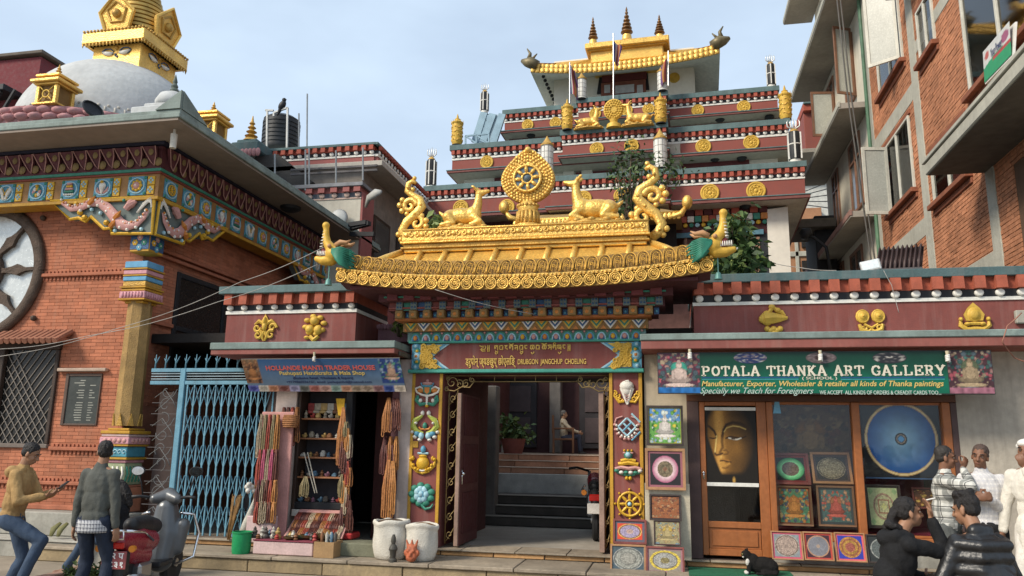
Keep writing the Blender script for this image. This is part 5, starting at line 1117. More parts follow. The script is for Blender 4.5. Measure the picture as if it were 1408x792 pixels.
# lower right: cream pillar, painted frieze, dark window
q = MB(); P4 = [PT(1058.5,378,.3),PT(1088,376,.3),PT(1083,284,.3),PT(1054,288,.3)]; q.poly([(p.x,.3,p.z) for p in P4],(0,.7,0)); q.build('pillar',TWALL,tem,**KW)
def frieze(x0,x1,y,yl,w,h,cols,nm,sphere=False):
 a_ = PT(x0,y,yl); b_ = PT(x1,y,yl); n_ = int((b_.x-a_.x)/w); q = MB()
 for i in range(n_):
  q.mat(i % len(cols)); x = a_.x+(b_.x-a_.x)*(i+.5)/n_
  if sphere: q.sph((x,yl-.03,a_.z),w*.42,8,5,(1,.5,1))
  else: q.bbox(x-w*.46,x+w*.46,yl-.10,yl,a_.z-h/2,a_.z+h/2,.01)
 q.build(nm,cols,tem,kind='stuff',**KW)
tbox(906,1056,288,326,.5,.1,'frieze_board',MAROOND)
frieze(906,1056,296,.39,.24,.2,[TRED,MAROOND],'frieze_dentils'); frieze(906,1056,305,.37,.20,.18,[EW,EG,EO,TRED],'frieze_squares'); frieze(906,1056,312.5,.37,.16,.12,[LBLU,EY,EG],'frieze_beads',True)
tbox(906,1050,319,326,.38,.06,'blue_lintel',M('blue_lintel_paint',(.10,.22,.28),.6)); tbox(940,1046,327,378,.49,.06,'brown_screen',M('brown_screen',(.13,.06,.045),.7)); tbox(1045,1060,320,378,.45,.05,'black_surround',BLACK)
for x in (942,1042): tbox(x,x+2.5,326,378,.42,.05,'screen_mullion',M('screen_mullion',(.30,.17,.11),.6))
tbox(1020,1038,338,362,.42,.05,'screen_panel',M('screen_grey',(.2,.19,.17),.6))
# lower left frieze above the gate roof and small gilt porch roof
tbox(590,760,306,330,.5,.1,'frieze_board',MAROOND); frieze(640,700,326,.39,.22,.2,[EW,MAROOND],'frieze_squares')
pr = PT(706,304,-1.4); pe = PT(936,293,-1.4)
q = MB(); zt_ = PT(800,284,-1.0).z; q.add([(pr.x,-1.4,pr.z),(pe.x,-1.4,pr.z),(pe.x-.6,-.4,zt_),(pr.x+.6,-.4,zt_),(pr.x,.4,pr.z),(pe.x,.4,pr.z)],[(0,1,2,3),(1,5,2),(4,0,3),(0,4,5,1)]); q.build('porch_roof',M('weathered_gilt_sheet',(.38,.26,.11),.6,.3,.2,2,.1),tem,**KW)
q = MB()
for i in range(40): x = pr.x+(pe.x-pr.x)*(i+.5)/40; q.sph((x,-1.42,pr.z-.10),.075,8,5,(1,.4,1.4))
q.box(pr.x,pe.x,-1.43,-1.40,pr.z-.05,pr.z+.03); q.build('porch_fringe',GOLD,tem,smooth=True,kind='stuff',**KW)
for x,y in ((694.5,290),(944,283)):
 p = PT(x,y,-1.4); sg = -1 if x < 800 else 1; MB().tube([(p.x-sg*.45,-1.4,p.z-.3),(p.x-sg*.15,-1.4,p.z-.22),(p.x,-1.4,p.z)],[.06,.09,.05],8).sph((p.x+sg*.02,-1.4,p.z+.1),.16,10,6,(.9,.9,1.25)).build('porch_finial',GOLD,tem,smooth=True,**KW)
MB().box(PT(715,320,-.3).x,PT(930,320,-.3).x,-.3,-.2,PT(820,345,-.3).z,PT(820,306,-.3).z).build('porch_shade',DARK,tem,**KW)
MB().box(T1[0]+.3,T1[1]-.9,6.4,9,.5,T3[2][0]-.3).build('core',TWALL,tem,**KW)
# metal stair and rail at the left of the second terrace
STL = M('blue_grey_steel',(.20,.29,.35),.5,.5,.15,4,.05); sr = thing('metal_stair','blue grey steel stair rising against the left end of the upper terrace','stair',TL(PT(660,199,2.2)))
def tp(x,y,yl=2.2): return TL(PT(x,y,yl))
q = MB()
for p_,q_ in (((653,196),(666,155)),((664,196),(678,157)),((678,197),(691,157))): q.bar(tp(*p_),tp(*q_),.10,.25)
q.build('stringer',STL,sr)
MB().add([tp(656,196),tp(678,197),tp(690,158),tp(667,156)],[(0,1,2,3)]).build('side_sheet',M('steel_sheet',(.24,.31,.35),.5,.4),sr)
for i in range(7):
 t = i/7; MB().bar(tp(656+12*t,192-34*t),tp(668+12*t,193-34*t),.06,.25).build('tread',STL,sr)
for p_,q_ in (((640,198),(640,187)),((640,187),(672,184)),((655,197),(655,186)),((672,197),(672,184)),((640,187),(655,197)),((655,186),(672,197))): MB().bar(tp(p_[0],p_[1],1.7),tp(q_[0],q_[1],1.7),.05).build('rail',STL,sr)
# victory banners, spires, flags and the small wheel with deer, each standing on a terrace
def banner(kind,x,yb,yt,r_px,yl,label):
 b0 = PT(x,yb,yl); t0 = PT(x,yt,yl); H = t0.z-b0.z; w = TL(b0); r = r_px/ppm(w)
 t = thing(dict(gold='gilt_victory_banner',white='white_victory_banner',black='black_victory_banner')[kind],label,'victory banner',w,0,dict(gold='gilt banner cylinders on the terraces',white='white cloth banner cylinders',black='black and white banner cylinders')[kind])
 if kind == 'gold':
  q = MB(); q.lathe([(r*.75,0),(r*.85,H*.03),(r*.95,H*.10),(r,H*.12),(r,H*.66),(r*1.12,H*.68),(r*1.15,H*.72),(r*.8,H*.76),(r*.5,H*.80),(r*.55,H*.83),(r*.2,H*.87),(r*.22,H*.9),(r*.05,H)],(0,0,0),18); q.build('body',GOLDY,t,smooth='auto',local=True)
  q = MB()
  for k in range(4):
   for s_ in range(3):
    a0 = s_*2.1+k*.8; q.tube([(r*1.02*math.cos(a0+i*.14),r*1.02*math.sin(a0+i*.14),H*(.16+.13*k)+H*.03*math.sin(i*.9)) for i in range(12)],r*.10,5)
  for k in range(9): a0 = k*2*PI/9; q.cyl((r*1.1*math.cos(a0),r*1.1*math.sin(a0),H*.66),(r*1.1*math.cos(a0),r*1.1*math.sin(a0),H*.78),r*.09,r*.03,5)
  q.build('relief',GOLD,t,smooth=True,local=True)
  MB().lathe([(r*.9,-H*.0),(r*.92,H*.03),(r*.6,H*.035)],(0,0,.0),14).build('base',BLACK,t,smooth='auto',local=True)
 elif kind == 'white':
  hb = H*.78
  MB().lathe([(r*.95,H*.02),(r,H*.05),(r*.97,hb*.33),(r,hb*.66),(r*.95,hb)],(0,0,0),18).build('body',M('white_banner_cloth',(.74,.72,.66),.85,0,.08,6,.1),t,smooth='auto',local=True)
  q = MB()
  for k in range(5): q.lathe([(r*1.0,hb*(.1+.2*k)),(r*1.03,hb*(.108+.2*k)),(r*1.0,hb*(.116+.2*k))],(0,0,0),18)
  for k in range(10): a0 = k*PI/5; q.bar((r*math.cos(a0),r*math.sin(a0),hb*.08),(r*math.cos(a0),r*math.sin(a0),hb*.95),r*.06)
  q.build('seams',M('banner_seam_grey',(.28,.27,.25),.8),t,smooth=False,local=True)
  MB().lathe([(r*1.05,hb*.93),(r*1.08,hb*.98),(r*.7,hb*1.05),(r*.5,hb*1.12),(r*.3,hb*1.18),(r*.05,H)],(0,0,0),16).build('top',GOLD2,t,smooth='auto',local=True)
  MB().lathe([(r*.7,-.02),(r*.95,H*.018)],(0,0,0),14).build('base',BLACK,t,smooth='auto',local=True)
 else:
  hb = H*.68
  MB().lathe([(r*.8,0),(r*.8,hb*.1),(r*.95,hb*.11),(r,hb*.2),(r,hb*.92),(r*.8,hb)],(0,0,0),16).build('body',BLACK,t,smooth='auto',local=True)
  q = MB()
  for k in range(6): a0 = k*PI/3+.4; q.bar((r*1.0*math.cos(a0),r*1.0*math.sin(a0),hb*.12),(r*1.0*math.cos(a0),r*1.0*math.sin(a0),hb*.96),r*.22,r*.22)
  q.lathe([(r*1.0,hb*.56),(r*1.07,hb*.58),(r*1.0,hb*.60)],(0,0,0),16); q.lathe([(r*.86,0),(r*.88,hb*.1),(r*.8,hb*.11)],(0,0,0),14); q.build('white_bands',WHITE,t,local=True)
  q = MB(); q.lathe([(r*.75,hb),(r*.6,hb*1.06),(r*.3,hb*1.1)],(0,0,0),12); q.build('neck',GOLD2,t,smooth='auto',local=True)
  q = MB()
  for sg in (-1,1):
   for k in (.35,.8): q.tube([(sg*r*.15,0,hb*1.1),(sg*r*k*1.1,0,hb*1.2),(sg*r*(k+.1),0,hb*1.34),(sg*r*(k-.1),0,hb*1.42)],[r*.12,r*.12,r*.10,r*.02],6)
  q.tube([(0,0,hb*1.1),(0,0,hb*1.3),(0,0,H)],[r*.14,r*.14,r*.02],6); q.build('trident',M('silver_paint',(.6,.6,.58),.4,.5),t,smooth=True,local=True)
for a_ in (('gold',628,201,157,7.5,1.7,'gilt banner cylinder at the far left corner of the second terrace'),('gold',779.8,180,136,7.3,1.0,'gilt banner cylinder left of the small deer and wheel'),('gold',908.6,171,127,7.8,1.0,'gilt banner cylinder right of the small deer and wheel'),('gold',1081,166,117,8,1.7,'gilt banner cylinder at the right end of the second terrace'),
 ('white',799.7,137,100,6.7,2.6,'white banner cylinder left of the pavilion window'),('white',911,126,90,6.7,2.6,'white banner cylinder right of the pavilion window'),('white',752,240,187,8.7,-.3,'white banner cylinder behind the big gilded wheel'),('white',908.5,233,177,9,-.3,'white banner cylinder above the right golden scroll'),
 ('black',592,260,202,7,.1,'black and white banner cylinder at the left end of the lowest terrace'),('black',666,156,114,5.6,3.3,'black and white banner cylinder above the metal stair'),('black',1061,121,74,6.3,3.3,'black and white banner cylinder at the right end of the top terrace'),('black',1094,225,162,9.3,.1,'black and white banner cylinder at the right end of the lowest terrace')): banner(*a_)
for x,yb,yt,r_px,lab in ((815.5,61,23,6.5,'left roof spire of dark gold rings with a bird on top'),(862,55,9,8,'tall middle roof spire of dark gold rings'),(907,53,20,7,'right roof spire of dark gold rings')):
 b0 = PT(x,yb,YB+.8); t0 = PT(x,yt,YB+.8); H = t0.z-b0.z; w = TL(b0); r = r_px/ppm(w); prof = [(r*.75,0),(r*.7,H*.14),(r*.5,H*.16)]
 for k in range(6): rr = r*(1.05-.155*k); zz = H*(.2+.115*k); prof += [(rr*.55,zz-.02*H),(rr,zz+.02*H),(rr*.95,zz+.05*H),(rr*.5,zz+.085*H)]
 t = thing('roof_spire',lab,'spire',w,0,'spires on the pavilion roof'); MB().lathe(prof+[(r*.2,H*.9),(r*.02,H)],(0,0,0),14).build('rings',M('dark_gold',(.16,.085,.035),.45,.5,.2,5,.1),t,smooth='auto',local=True); MB().lathe([(r*.9,-.02),(r*.78,H*.13)],(0,0,.0),14).build('base',GOLD,t,smooth='auto',local=True)
def cloth_mat(): return M('flag_cloth',(.5,.4,.4),.9,0,.1,6,.05)
for x,yb,yt,fx,fy0,fy1,lab in ((843.5,136,46,3,55,84,'middle striped prayer flag on a tall pole'),(783.5,142,86,1,90,126,'left striped prayer flag beside a white banner'),(919,118,70,-10,80,108,'right striped prayer flag beside a white banner')):
 b0 = TL(PT(x,yb,2.4)); t0 = TL(PT(x,yt,2.4)); fl = thing('prayer_flag',lab,'flag',b0,0,'striped flags on the terraces'); MB().cyl(b0,t0,.025,.02,8).build('pole',METAL,fl)
 f0,f1 = TL(PT(x+.5,fy0,2.4)),TL(PT(x+.5,fy1,2.4)); wv = .24; cols = [(.06,.09,.28),(.62,.6,.55),(.5,.1,.1),(.55,.25,.08),(.2,.1,.25)]
 def ff(u,v): i = np.clip((u*5).astype(int),0,4); return np.array(cols)[i]*.75
 ob = picture('cloth',(f0.x,f0.y,f1.z),((10 if fx>0 else -11)/45.,0,0),(0,0,f0.z-f1.z),ff,fl,16,20,mat=Mprint('cloth_print',.9))
 for vtx in ob.data.vertices:
  u_ = abs(vtx.co.x)*6; vtx.co.y += .10*math.sin(u_*5+vtx.co.z*2.2); vtx.co.z -= u_*.18*(1+.2*math.sin(vtx.co.z*3)); vtx.co.x *= 1+.25*math.sin(vtx.co.z*4)
 so_ = ob.modifiers.new('s','SOLIDIFY'); so_.thickness = .01
# ================= brick hall with the stupa (left) =================
hall = thing('brick_hall','orange brick hall with painted frieze, round wheel window and grey overhanging eave','building',(-9,11,0))
XH1,YH = -8.62,11.1
def bricks(par,wallf,holes,bl,bh,mt,mort,u0,u1,z0,z1,gap=.008,keep=0,jit=.004,score=None):
 """wallf(u, w, z): wall coordinate -> point (w = out of the wall). First `keep` bricks (largest in view) become parts, the rest one mesh"""
 rows = int((z1-z0)/bh); items = []
 for r in range(rows):
  z = z0+r*bh; off = (r % 2)*bl*.5+random.uniform(-.02,.02); n = int((u1-u0)/bl)+2
  for i in range(n):
   a = max(u0+i*bl-off,u0); b = min(u0+(i+1)*bl-off,u1)
   if b-a < .03: continue
   zc_ = z+bh/2; segs = [(a+gap/2,b-gap/2)]
   for h in holes:
    if h[2]-.002 < zc_ < h[3]+.002:
     h0,h1 = (h[0],h[1]) if len(h) == 4 else h[4](zc_); ns_ = []
     for s_ in segs:
      if s_[1] <= h0 or s_[0] >= h1: ns_.append(s_)
      else:
       if s_[0] < h0-.03: ns_.append((s_[0],h0))
       if s_[1] > h1+.03: ns_.append((h1,s_[1]))
     segs = ns_
   for s_ in segs: items.append((s_[0],s_[1],z+gap/2,z+bh-gap/2))
 if score: items.sort(key=score)
 def addb(q,it):
  a,b,z_0,z_1 = it; w = random.uniform(.006,.006+jit*2); q.ti = random.choice((random.uniform(-.22,.1),random.uniform(-.08,.12)))
  V = [wallf(u,o_,zz) for o_ in (-.004,w) for (u,zz) in ((a,z_0),(b,z_0),(b,z_1),(a,z_1))]
  q.add(V,[(4,5,6,7),(0,1,5,4),(1,2,6,5),(2,3,7,6),(3,0,4,7)])
 for it in items[:keep]: q = MB(); addb(q,it); q.build('brick',mt,par)
 q = MB()
 for it in items[keep:]: addb(q,it)
 q.build('bricks',mt,par,kind='stuff')
ZH = 5.55
WCX,WCZ,WR = -11.72,4.46,1.13
MB().box(-15,XH1,YH,YH+7,.3,ZH).build('wall',MORTAR,hall)
gx0_,gx1_,gz0_,gz1_ = -13.2,-9.97,1.56,3.10; lx0,lx1,lz0,lz1 = -9.80,-9.12,1.86,2.70
def wh(z): h = math.sqrt(max(0,WR*WR-(z-WCZ)**2)); return (WCX-h,WCX+h)
bricks(hall,lambda u,w,z: (u,YH-w,z),[(gx0_,gx1_,gz0_-.05,gz1_+.1),(lx0,lx1,lz0,lz1),(0,0,WCZ-WR,WCZ+WR,wh)],.23,.058,BRICKL,MORTAR,-13.0,XH1,.60,ZH,gap=.006,jit=.0015)
bricks(hall,lambda u,w,z: (XH1+w,u,z),[(12.0,15.2,2.6,4.62)],.23,.058,BRICKL,MORTAR,YH,18.0,2.2,ZH,gap=.006,jit=.0015)
for z in (4.37,1.49,.95):          # string courses with little dentils
 x1 = XH1; x0 = -10.52 if z > 4 else -9.93
 if z < 1.2: x0 = -13
 MB().bbox(x0,x1,YH-.07,YH-.009,z-.03,z+.03,.01).build('string_course',M('string_course_brick',(.38,.135,.075),.85),hall)
 q = MB(); n_ = int((x1-x0)/.075)
 for i in range(n_):
  x = x0+.075*i; q.box(x,x+.04,YH-.03,YH-.009,z-.085,z-.035); q.box(x+.03,x+.07,YH-.03,YH-.009,z+.035,z+.075)
 q.build('dentils',M('string_course_brick'),hall,kind='stuff')
# wheel window
wt = MB(); n_ = 48; wt.tube([(WCX+WR*math.cos(2*PI*i/n_),YH-.04,WCZ+WR*math.sin(2*PI*i/n_)) for i in range(n_+1)],.105,8,cap=False,flat=.7)
BRZ = M('carved_bronze_wood',(.085,.058,.042),.7,.1,.3,8,.9,45)
ww = wt.build('wheel_window',BRZ,hall,smooth=True)
q = MB(); q.tube([(WCX+.33*math.cos(2*PI*i/24),YH-.05,WCZ+.33*math.sin(2*PI*i/24)) for i in range(25)],.09,8,cap=False); q.build('hub_ring',BRZ,ww,smooth=True)
for k in range(8):
 a = k*PI/4+.03; c_,s_ = math.cos(a),math.sin(a); q = MB(); prof = [(.36,.075),(.46,.035),(.62,.065),(.72,.10),(.80,.055),(.90,.03),(1.05,.03)]
 q.poly([(WCX+c_*r-s_*w,YH-.02,WCZ+s_*r+c_*w) for r,w in prof]+[(WCX+c_*r+s_*w,YH-.02,WCZ+s_*r-c_*w) for r,w in prof[::-1]],(0,-.07,0)); q.build('spoke',BRZ,ww)
SKYG = M('window_mirror_glass',(.62,.64,.62),.25,.35,.05,2,0)  # pale base colour stands in for part of the sky's reflection
for k in range(8):
 a0,a1 = k*PI/4+.05,(k+1)*PI/4+.01; ty = random.uniform(-.02,.02)
 MB().add([(WCX+r*math.cos(a),YH-.013+ty*.5*(r-.7),WCZ+r*math.sin(a)) for r,a in ((.36,a0),(1.05,a0),(1.08,(a0+a1)/2),(1.05,a1),(.36,a1))],[(0,1,2,3,4)]).build('pane',SKYG,ww)
MB().lathe([(.30,0),(.30,.03),(.01,.03)],(WCX,YH-.012,WCZ),20,'y').build('hub_pane',SKYG,ww)
for a in (.72,-.62): MB().sph((WCX+1.42*math.cos(a),YH-.05,WCZ+1.42*math.sin(a)),.05,8,6).build('bolt_head',BRZ,hall,smooth=True)
# lattice window with tiled hood
gr = MB().bbox(gx1_-.07,gx1_,YH-.05,YH+.02,gz0_,gz1_,.01).build('lattice_window',WOODD,hall)
MB().box(gx0_,gx1_,YH-.004,YH+.0,gz0_,gz1_).build('dark_pane',M('dark_pane',(.022,.02,.018),.25,0,.2,3,0),gr)
MB().bbox(gx0_,gx1_,YH-.06,YH,gz0_-.07,gz0_-.001,.01).build('sill',M('grey_brown_sill',(.16,.13,.11),.8),gr); MB().bbox(gx0_,gx1_+.02,YH-.08,YH,gz1_,gz1_+.12,.01).build('lintel',WOODD,gr)
LAT = M('grey_lattice',(.22,.19,.16),.7); dz = gz1_-gz0_
for k in range(-2,14):
 for sg in (-1,1):
  x = gx1_-.09-.135*k; t0 = 0.0; xa,za = x,gz0_; xb,zb = x-sg*dz*.72,gz1_
  lo,hi = gx1_-1.0,gx1_-.075
  def clip(p,q_):
   (x_0,z_0),(x_1,z_1) = p,q_
   for lim,up_ in ((lo,False),(hi,True)):
    f0 = (x_0 > lim) if up_ else (x_0 < lim); f1 = (x_1 > lim) if up_ else (x_1 < lim)
    if f0 and f1: return None
    if f0 or f1:
     t = (lim-x_0)/(x_1-x_0); zz = z_0+t*(z_1-z_0)
     if f0: x_0,z_0 = lim,zz
     else: x_1,z_1 = lim,zz
   return (x_0,z_0),(x_1,z_1)
  c = clip((xa,za),(xb,zb))
  if c and abs(c[0][1]-c[1][1]) > .05: MB().bar((c[0][0],YH-.022-.006*sg,c[0][1]),(c[1][0],YH-.022-.006*sg,c[1][1]),.011).build('lattice_bar',LAT,gr)
for k in range(26): MB().bbox(gx0_,gx1_-1.05,YH-.09,YH-.03,gz0_+.02+k*.058,gz0_+.05+k*.058,.006).build('louver',WOODD,gr)
MB().bbox(gx1_-1.14,gx1_-1.02,YH-.10,YH-.01,gz0_,gz1_,.01).build('carved_post',WOODD,gr)
q = MB()
for k in range(30): x = gx1_+.16-.115*k; q.tube([(x,YH-.36,gz1_+.10),(x,YH-.02,gz1_+.30)],.05,7)
q.box(-13.2,gx1_+.2,YH-.33,YH-.01,gz1_+.121,gz1_+.17); q.build('tile_hood',M('terracotta_tile',(.30,.13,.08),.85),gr,smooth=False,kind='stuff')
# memorial plaque
pq = MB().box(lx0+.06,lx1-.02,YH-.012,YH-.004,lz0+.03,lz1).build('inscribed_plaque',M('black_slate',(.045,.05,.045),.4,0,.15,3,.05),hall)
for x0,x1,z0,z1 in ((lx0,lx0+.06,lz0,lz1),(lx0+.061,lx1,lz1-.045,lz1),(lx1-.022,lx1,lz0,lz1-.046),(lx0+.061,lx1-.023,lz0,lz0+.03)): MB().bbox(x0,x1,YH-.03,YH+.03,z0,z1,.006).build('frame',M('plaque_frame',(.10,.065,.05),.7),pq)
MB().bbox(lx0-.14,lx1+.10,YH-.09,YH-.008,lz1+.03,lz1+.085,.01).build('lintel_strip',M('pale_lintel',(.42,.32,.25),.8),hall)
q = MB()
for k in range(17):
 z = lz1-.12-.04*k; w = random.uniform(.12,.24)
 if k in (3,8): continue
 q.box(lx0+.40-w,lx0+.40-w*.2,YH-.0145,YH-.0125,z,z+.014)
 if k > 1: q.box(lx0+.47,lx0+.47+random.uniform(.05,.12),YH-.0145,YH-.0125,z,z+.014)
q.build('carved_lines',M('carved_pale',(.30,.30,.26),.8),pq,kind='stuff')
# plinth
pl = thing('hall_plinth','stepped grey concrete plinth along the foot of the brick hall','plinth',(-10.5,10.8,-.05))
MB().bbox(-15,-8.1,10.62,YH+.02,.2,.545,.015).build('upper_step',CONC,pl); MB().bbox(-15,-8.1,10.18,10.62,-.06,.175,.015).build('lower_step',CONC,pl); MB().bbox(-15,-8.1,10.16,10.63,.177,.199,.008).build('step_edge',M('pale_cement',(.38,.36,.31),.9),pl); MB().bbox(-15,-8.62,10.95,11.08,.547,.62,.01).build('brick_foot',M('string_course_brick'),pl)
# painted corner pillar
XPa,XPb,YPa,YPb = -8.70,-8.30,10.80,11.2
pc = MB().lathe([(.205,1.86),(.20,2.2),(.185,3.96),(.18,4.05)],((XPa+XPb)/2,(YPa+YPb)/2,0),8).build('corner_pillar',M('ochre_gold_shaft',(.33,.205,.075),.75,.05,.28,4,.6,60,.2),hall)
pc.data.transform(Matrix.Rotation(R(22.5),4,'Z')) if False else None
def block(z0,z1,g_,nm,mt,b=.01): return MB().bbox(XPa-g_,XPb+g_,YPa-g_,YPb+g_,z0,z1,b).build(nm,mt,pc)
OCH = M('ochre_border_paint'); SKB = M('pillar_sky_blue',(.12,.33,.52),.6,0,.15,9,.1); PKP = M('pillar_pink',(.55,.27,.30),.6,0,.15,9,.1); SAGE = M('pillar_sage',(.33,.37,.22),.65,0,.2,6,.2)
zq = lambda y: P(190,y,10.8).z
block(zq(322)-.29,zq(322)+.02,-.02,'flower_block',OCH)
for (y0,y1,g_,mt,nm) in ((359,368,.01,SKB,'blue_band'),(368.5,370.5,.03,OCH,'yellow_band'),(371,377,.015,PKP,'pink_band'),(377.5,379.5,.02,OCH,'yellow_band'),(380,386,.015,SKB,'blue_band'),(386.5,393.5,.01,GOLD2,'gilt_band'),(394,396,.04,OCH,'yellow_band'),(396.5,400,.02,OCH,'yellow_band'),(400.5,410,.035,PKP,'petal_band'),(410.5,412.5,.045,OCH,'yellow_band'),(413,416,-.03,OCH,'yellow_band')): block(zq(y1),zq(y0),g_,nm,mt)
q = MB()
for k in range(7):
 x = XPa+.0+(XPb-XPa)*(k+.5)/7; q.sph((x,YPa-.04,zq(405)),.034,8,5,(.85,.5,1.5)); y = YPa+(YPb-YPa)*(k+.5)/7; q.sph((XPb+.04,y,zq(405)),.034,8,5,(.5,.85,1.5))
q.build('lotus_petals',PKP,pc,smooth=True)
q = MB(); zf0,zf1 = zq(322)-.27,zq(322)+.0
zc_ = (zf0+zf1)/2
for face_ in (0,1):
 for k,(du,dv,mi) in enumerate(((0,.085,5),(-.085,0,9),(.085,0,2),(0,-.085,3))):
  q.mat(mi)
  for j in range(6):
   a = j*PI/3; u,v = du+.032*math.cos(a),dv+.032*math.sin(a)
   if face_ == 0: q.sph(((XPa+XPb)/2+u,YPa+.015,zc_+v),.026,7,4,(1,.6,1))
   else: q.sph((XPb-.015,(YPa+YPb)/2+u,zc_+v),.026,7,4,(.6,1,1))
  q.mat(1)
  if face_ == 0: q.sph(((XPa+XPb)/2+du,YPa+.01,zc_+dv),.018,6,4)
  else: q.sph((XPb-.01,(YPa+YPb)/2+du,zc_+dv),.018,6,4)
 q.mat(8)
 if face_ == 0: q.box(XPa+.03,XPb-.03,YPa+.012,YPa+.019,zf0+.02,zf1-.02)
 else: q.box(XPb-.019,XPb-.012,YPa+.03,YPb-.03,zf0+.02,zf1-.02)
q.build('flower_relief',EM,pc,smooth='auto')
for (y0,y1,g_,mt,nm) in ((589,592,-.01,OCH,'yellow_band'),(592.5,597,.06,OCH,'yellow_band'),(597.5,601,.045,M('pale_pink',(.5,.36,.33),.7),'pale_band'),(601.5,611,.06,PKP,'petal_band'),(611.5,614,.05,OCH,'yellow_band'),(614.5,629,.02,M('pillar_turquoise',(.07,.26,.34),.6,0,.2,8,.2),'turquoise_band'),(629.5,632.5,.05,OCH,'yellow_band'),(633,637,.015,PKP,'pink_band'),(637.5,668,.0,SAGE,'scroll_block'),(668.5,671,.03,M('string_course_brick'),'brick_band')): block(zq(y1),zq(y0),g_,nm,mt)
MB().bbox(XPa-.03,XPb+.03,YPa-.03,YPb+.03,.55,zq(671.5),.01).build('brick_base',BRICKL,pc)
q = MB()
for k in range(5):
 q.mat(5).sph((XPa+.04+.085*k,YPa-.06,zq(606)),.036,8,5,(1.1,.5,1)); q.mat(4).tube(spiral((XPa+.05+.08*k,YPa-.025,zq(622)),.045,.01,0,6,10),.009,5); q.mat(1).tube([(XPa+.02+.08*k,YPa-.005,zq(664)),(XPa+.06+.08*k,YPa-.01,zq(652)),(XPa+.03+.08*k,YPa-.005,zq(642))],.016,5)
 q.mat(5).sph((XPb+.06,YPa+.04+.085*k,zq(606)),.036,8,5,(.5,1.1,1)); q.mat(2).tube([(XPb+.005,YPa+.02+.08*k,zq(664)),(XPb+.01,YPa+.06+.08*k,zq(652)),(XPb+.005,YPa+.03+.08*k,zq(642))],.016,5)
q.build('base_relief',EM,pc,smooth=True,kind='stuff')
q = MB()
for k in range(8): a = k*PI/4+.1; cx_,cy_ = (XPa+XPb)/2,(YPa+YPb)/2; q.poly([(cx_+.20*math.cos(a-.3),cy_+.20*math.sin(a-.3),4.08),(cx_+.20*math.cos(a+.3),cy_+.20*math.sin(a+.3),4.08),(cx_+.20*math.cos(a),cy_+.20*math.sin(a),3.90)],(.02*math.cos(a),.02*math.sin(a),0))
for k in range(8): a = k*PI/4+.1; q.poly([(cx_+.20*math.cos(a-.25),cy_+.20*math.sin(a-.25),1.86),(cx_+.20*math.cos(a+.25),cy_+.20*math.sin(a+.25),1.86),(cx_+.20*math.cos(a),cy_+.20*math.sin(a),2.05)],(.02*math.cos(a),.02*math.sin(a),0))
q.build('shaft_leaves',GOLD2,pc)
# ---- painted frieze (front and side), dragon brackets ----
XF,YFz = -8.18,10.7; Zf0,Zf1 = 5.525,5.945; YEND = 17.4
OBR = M('frieze_orange',(.33,.17,.06),.65,0,.2,6,.1); fz = MB().box(-15,XF,YFz,YFz+.4,Zf0,Zf1).build('frieze',OBR,hall); MB().box(XF-.4,XF-.001,YFz+.4,YEND,Zf0,Zf1).build('frieze_board',OBR,fz)
for z0,z1,mt,g_ in ((Zf0-.03,Zf0+.025,OCH,.03),(Zf1-.005,Zf1+.03,M('frieze_red',(.25,.06,.04),.7),.03),(Zf1+.03,Zf1+.08,EG,.05)):
 MB().bbox(-15,XF+g_,YFz-g_,YFz+.3,z0,z1,.006).build('frieze_rail',mt,fz); MB().bbox(XF-.3,XF+g_-.001,YFz+.301,YEND,z0,z1,.006).build('frieze_rail',mt,fz)
pit = P(258/1408*240+9,250,YFz).x-P(9,250,YFz).x; pit = .502
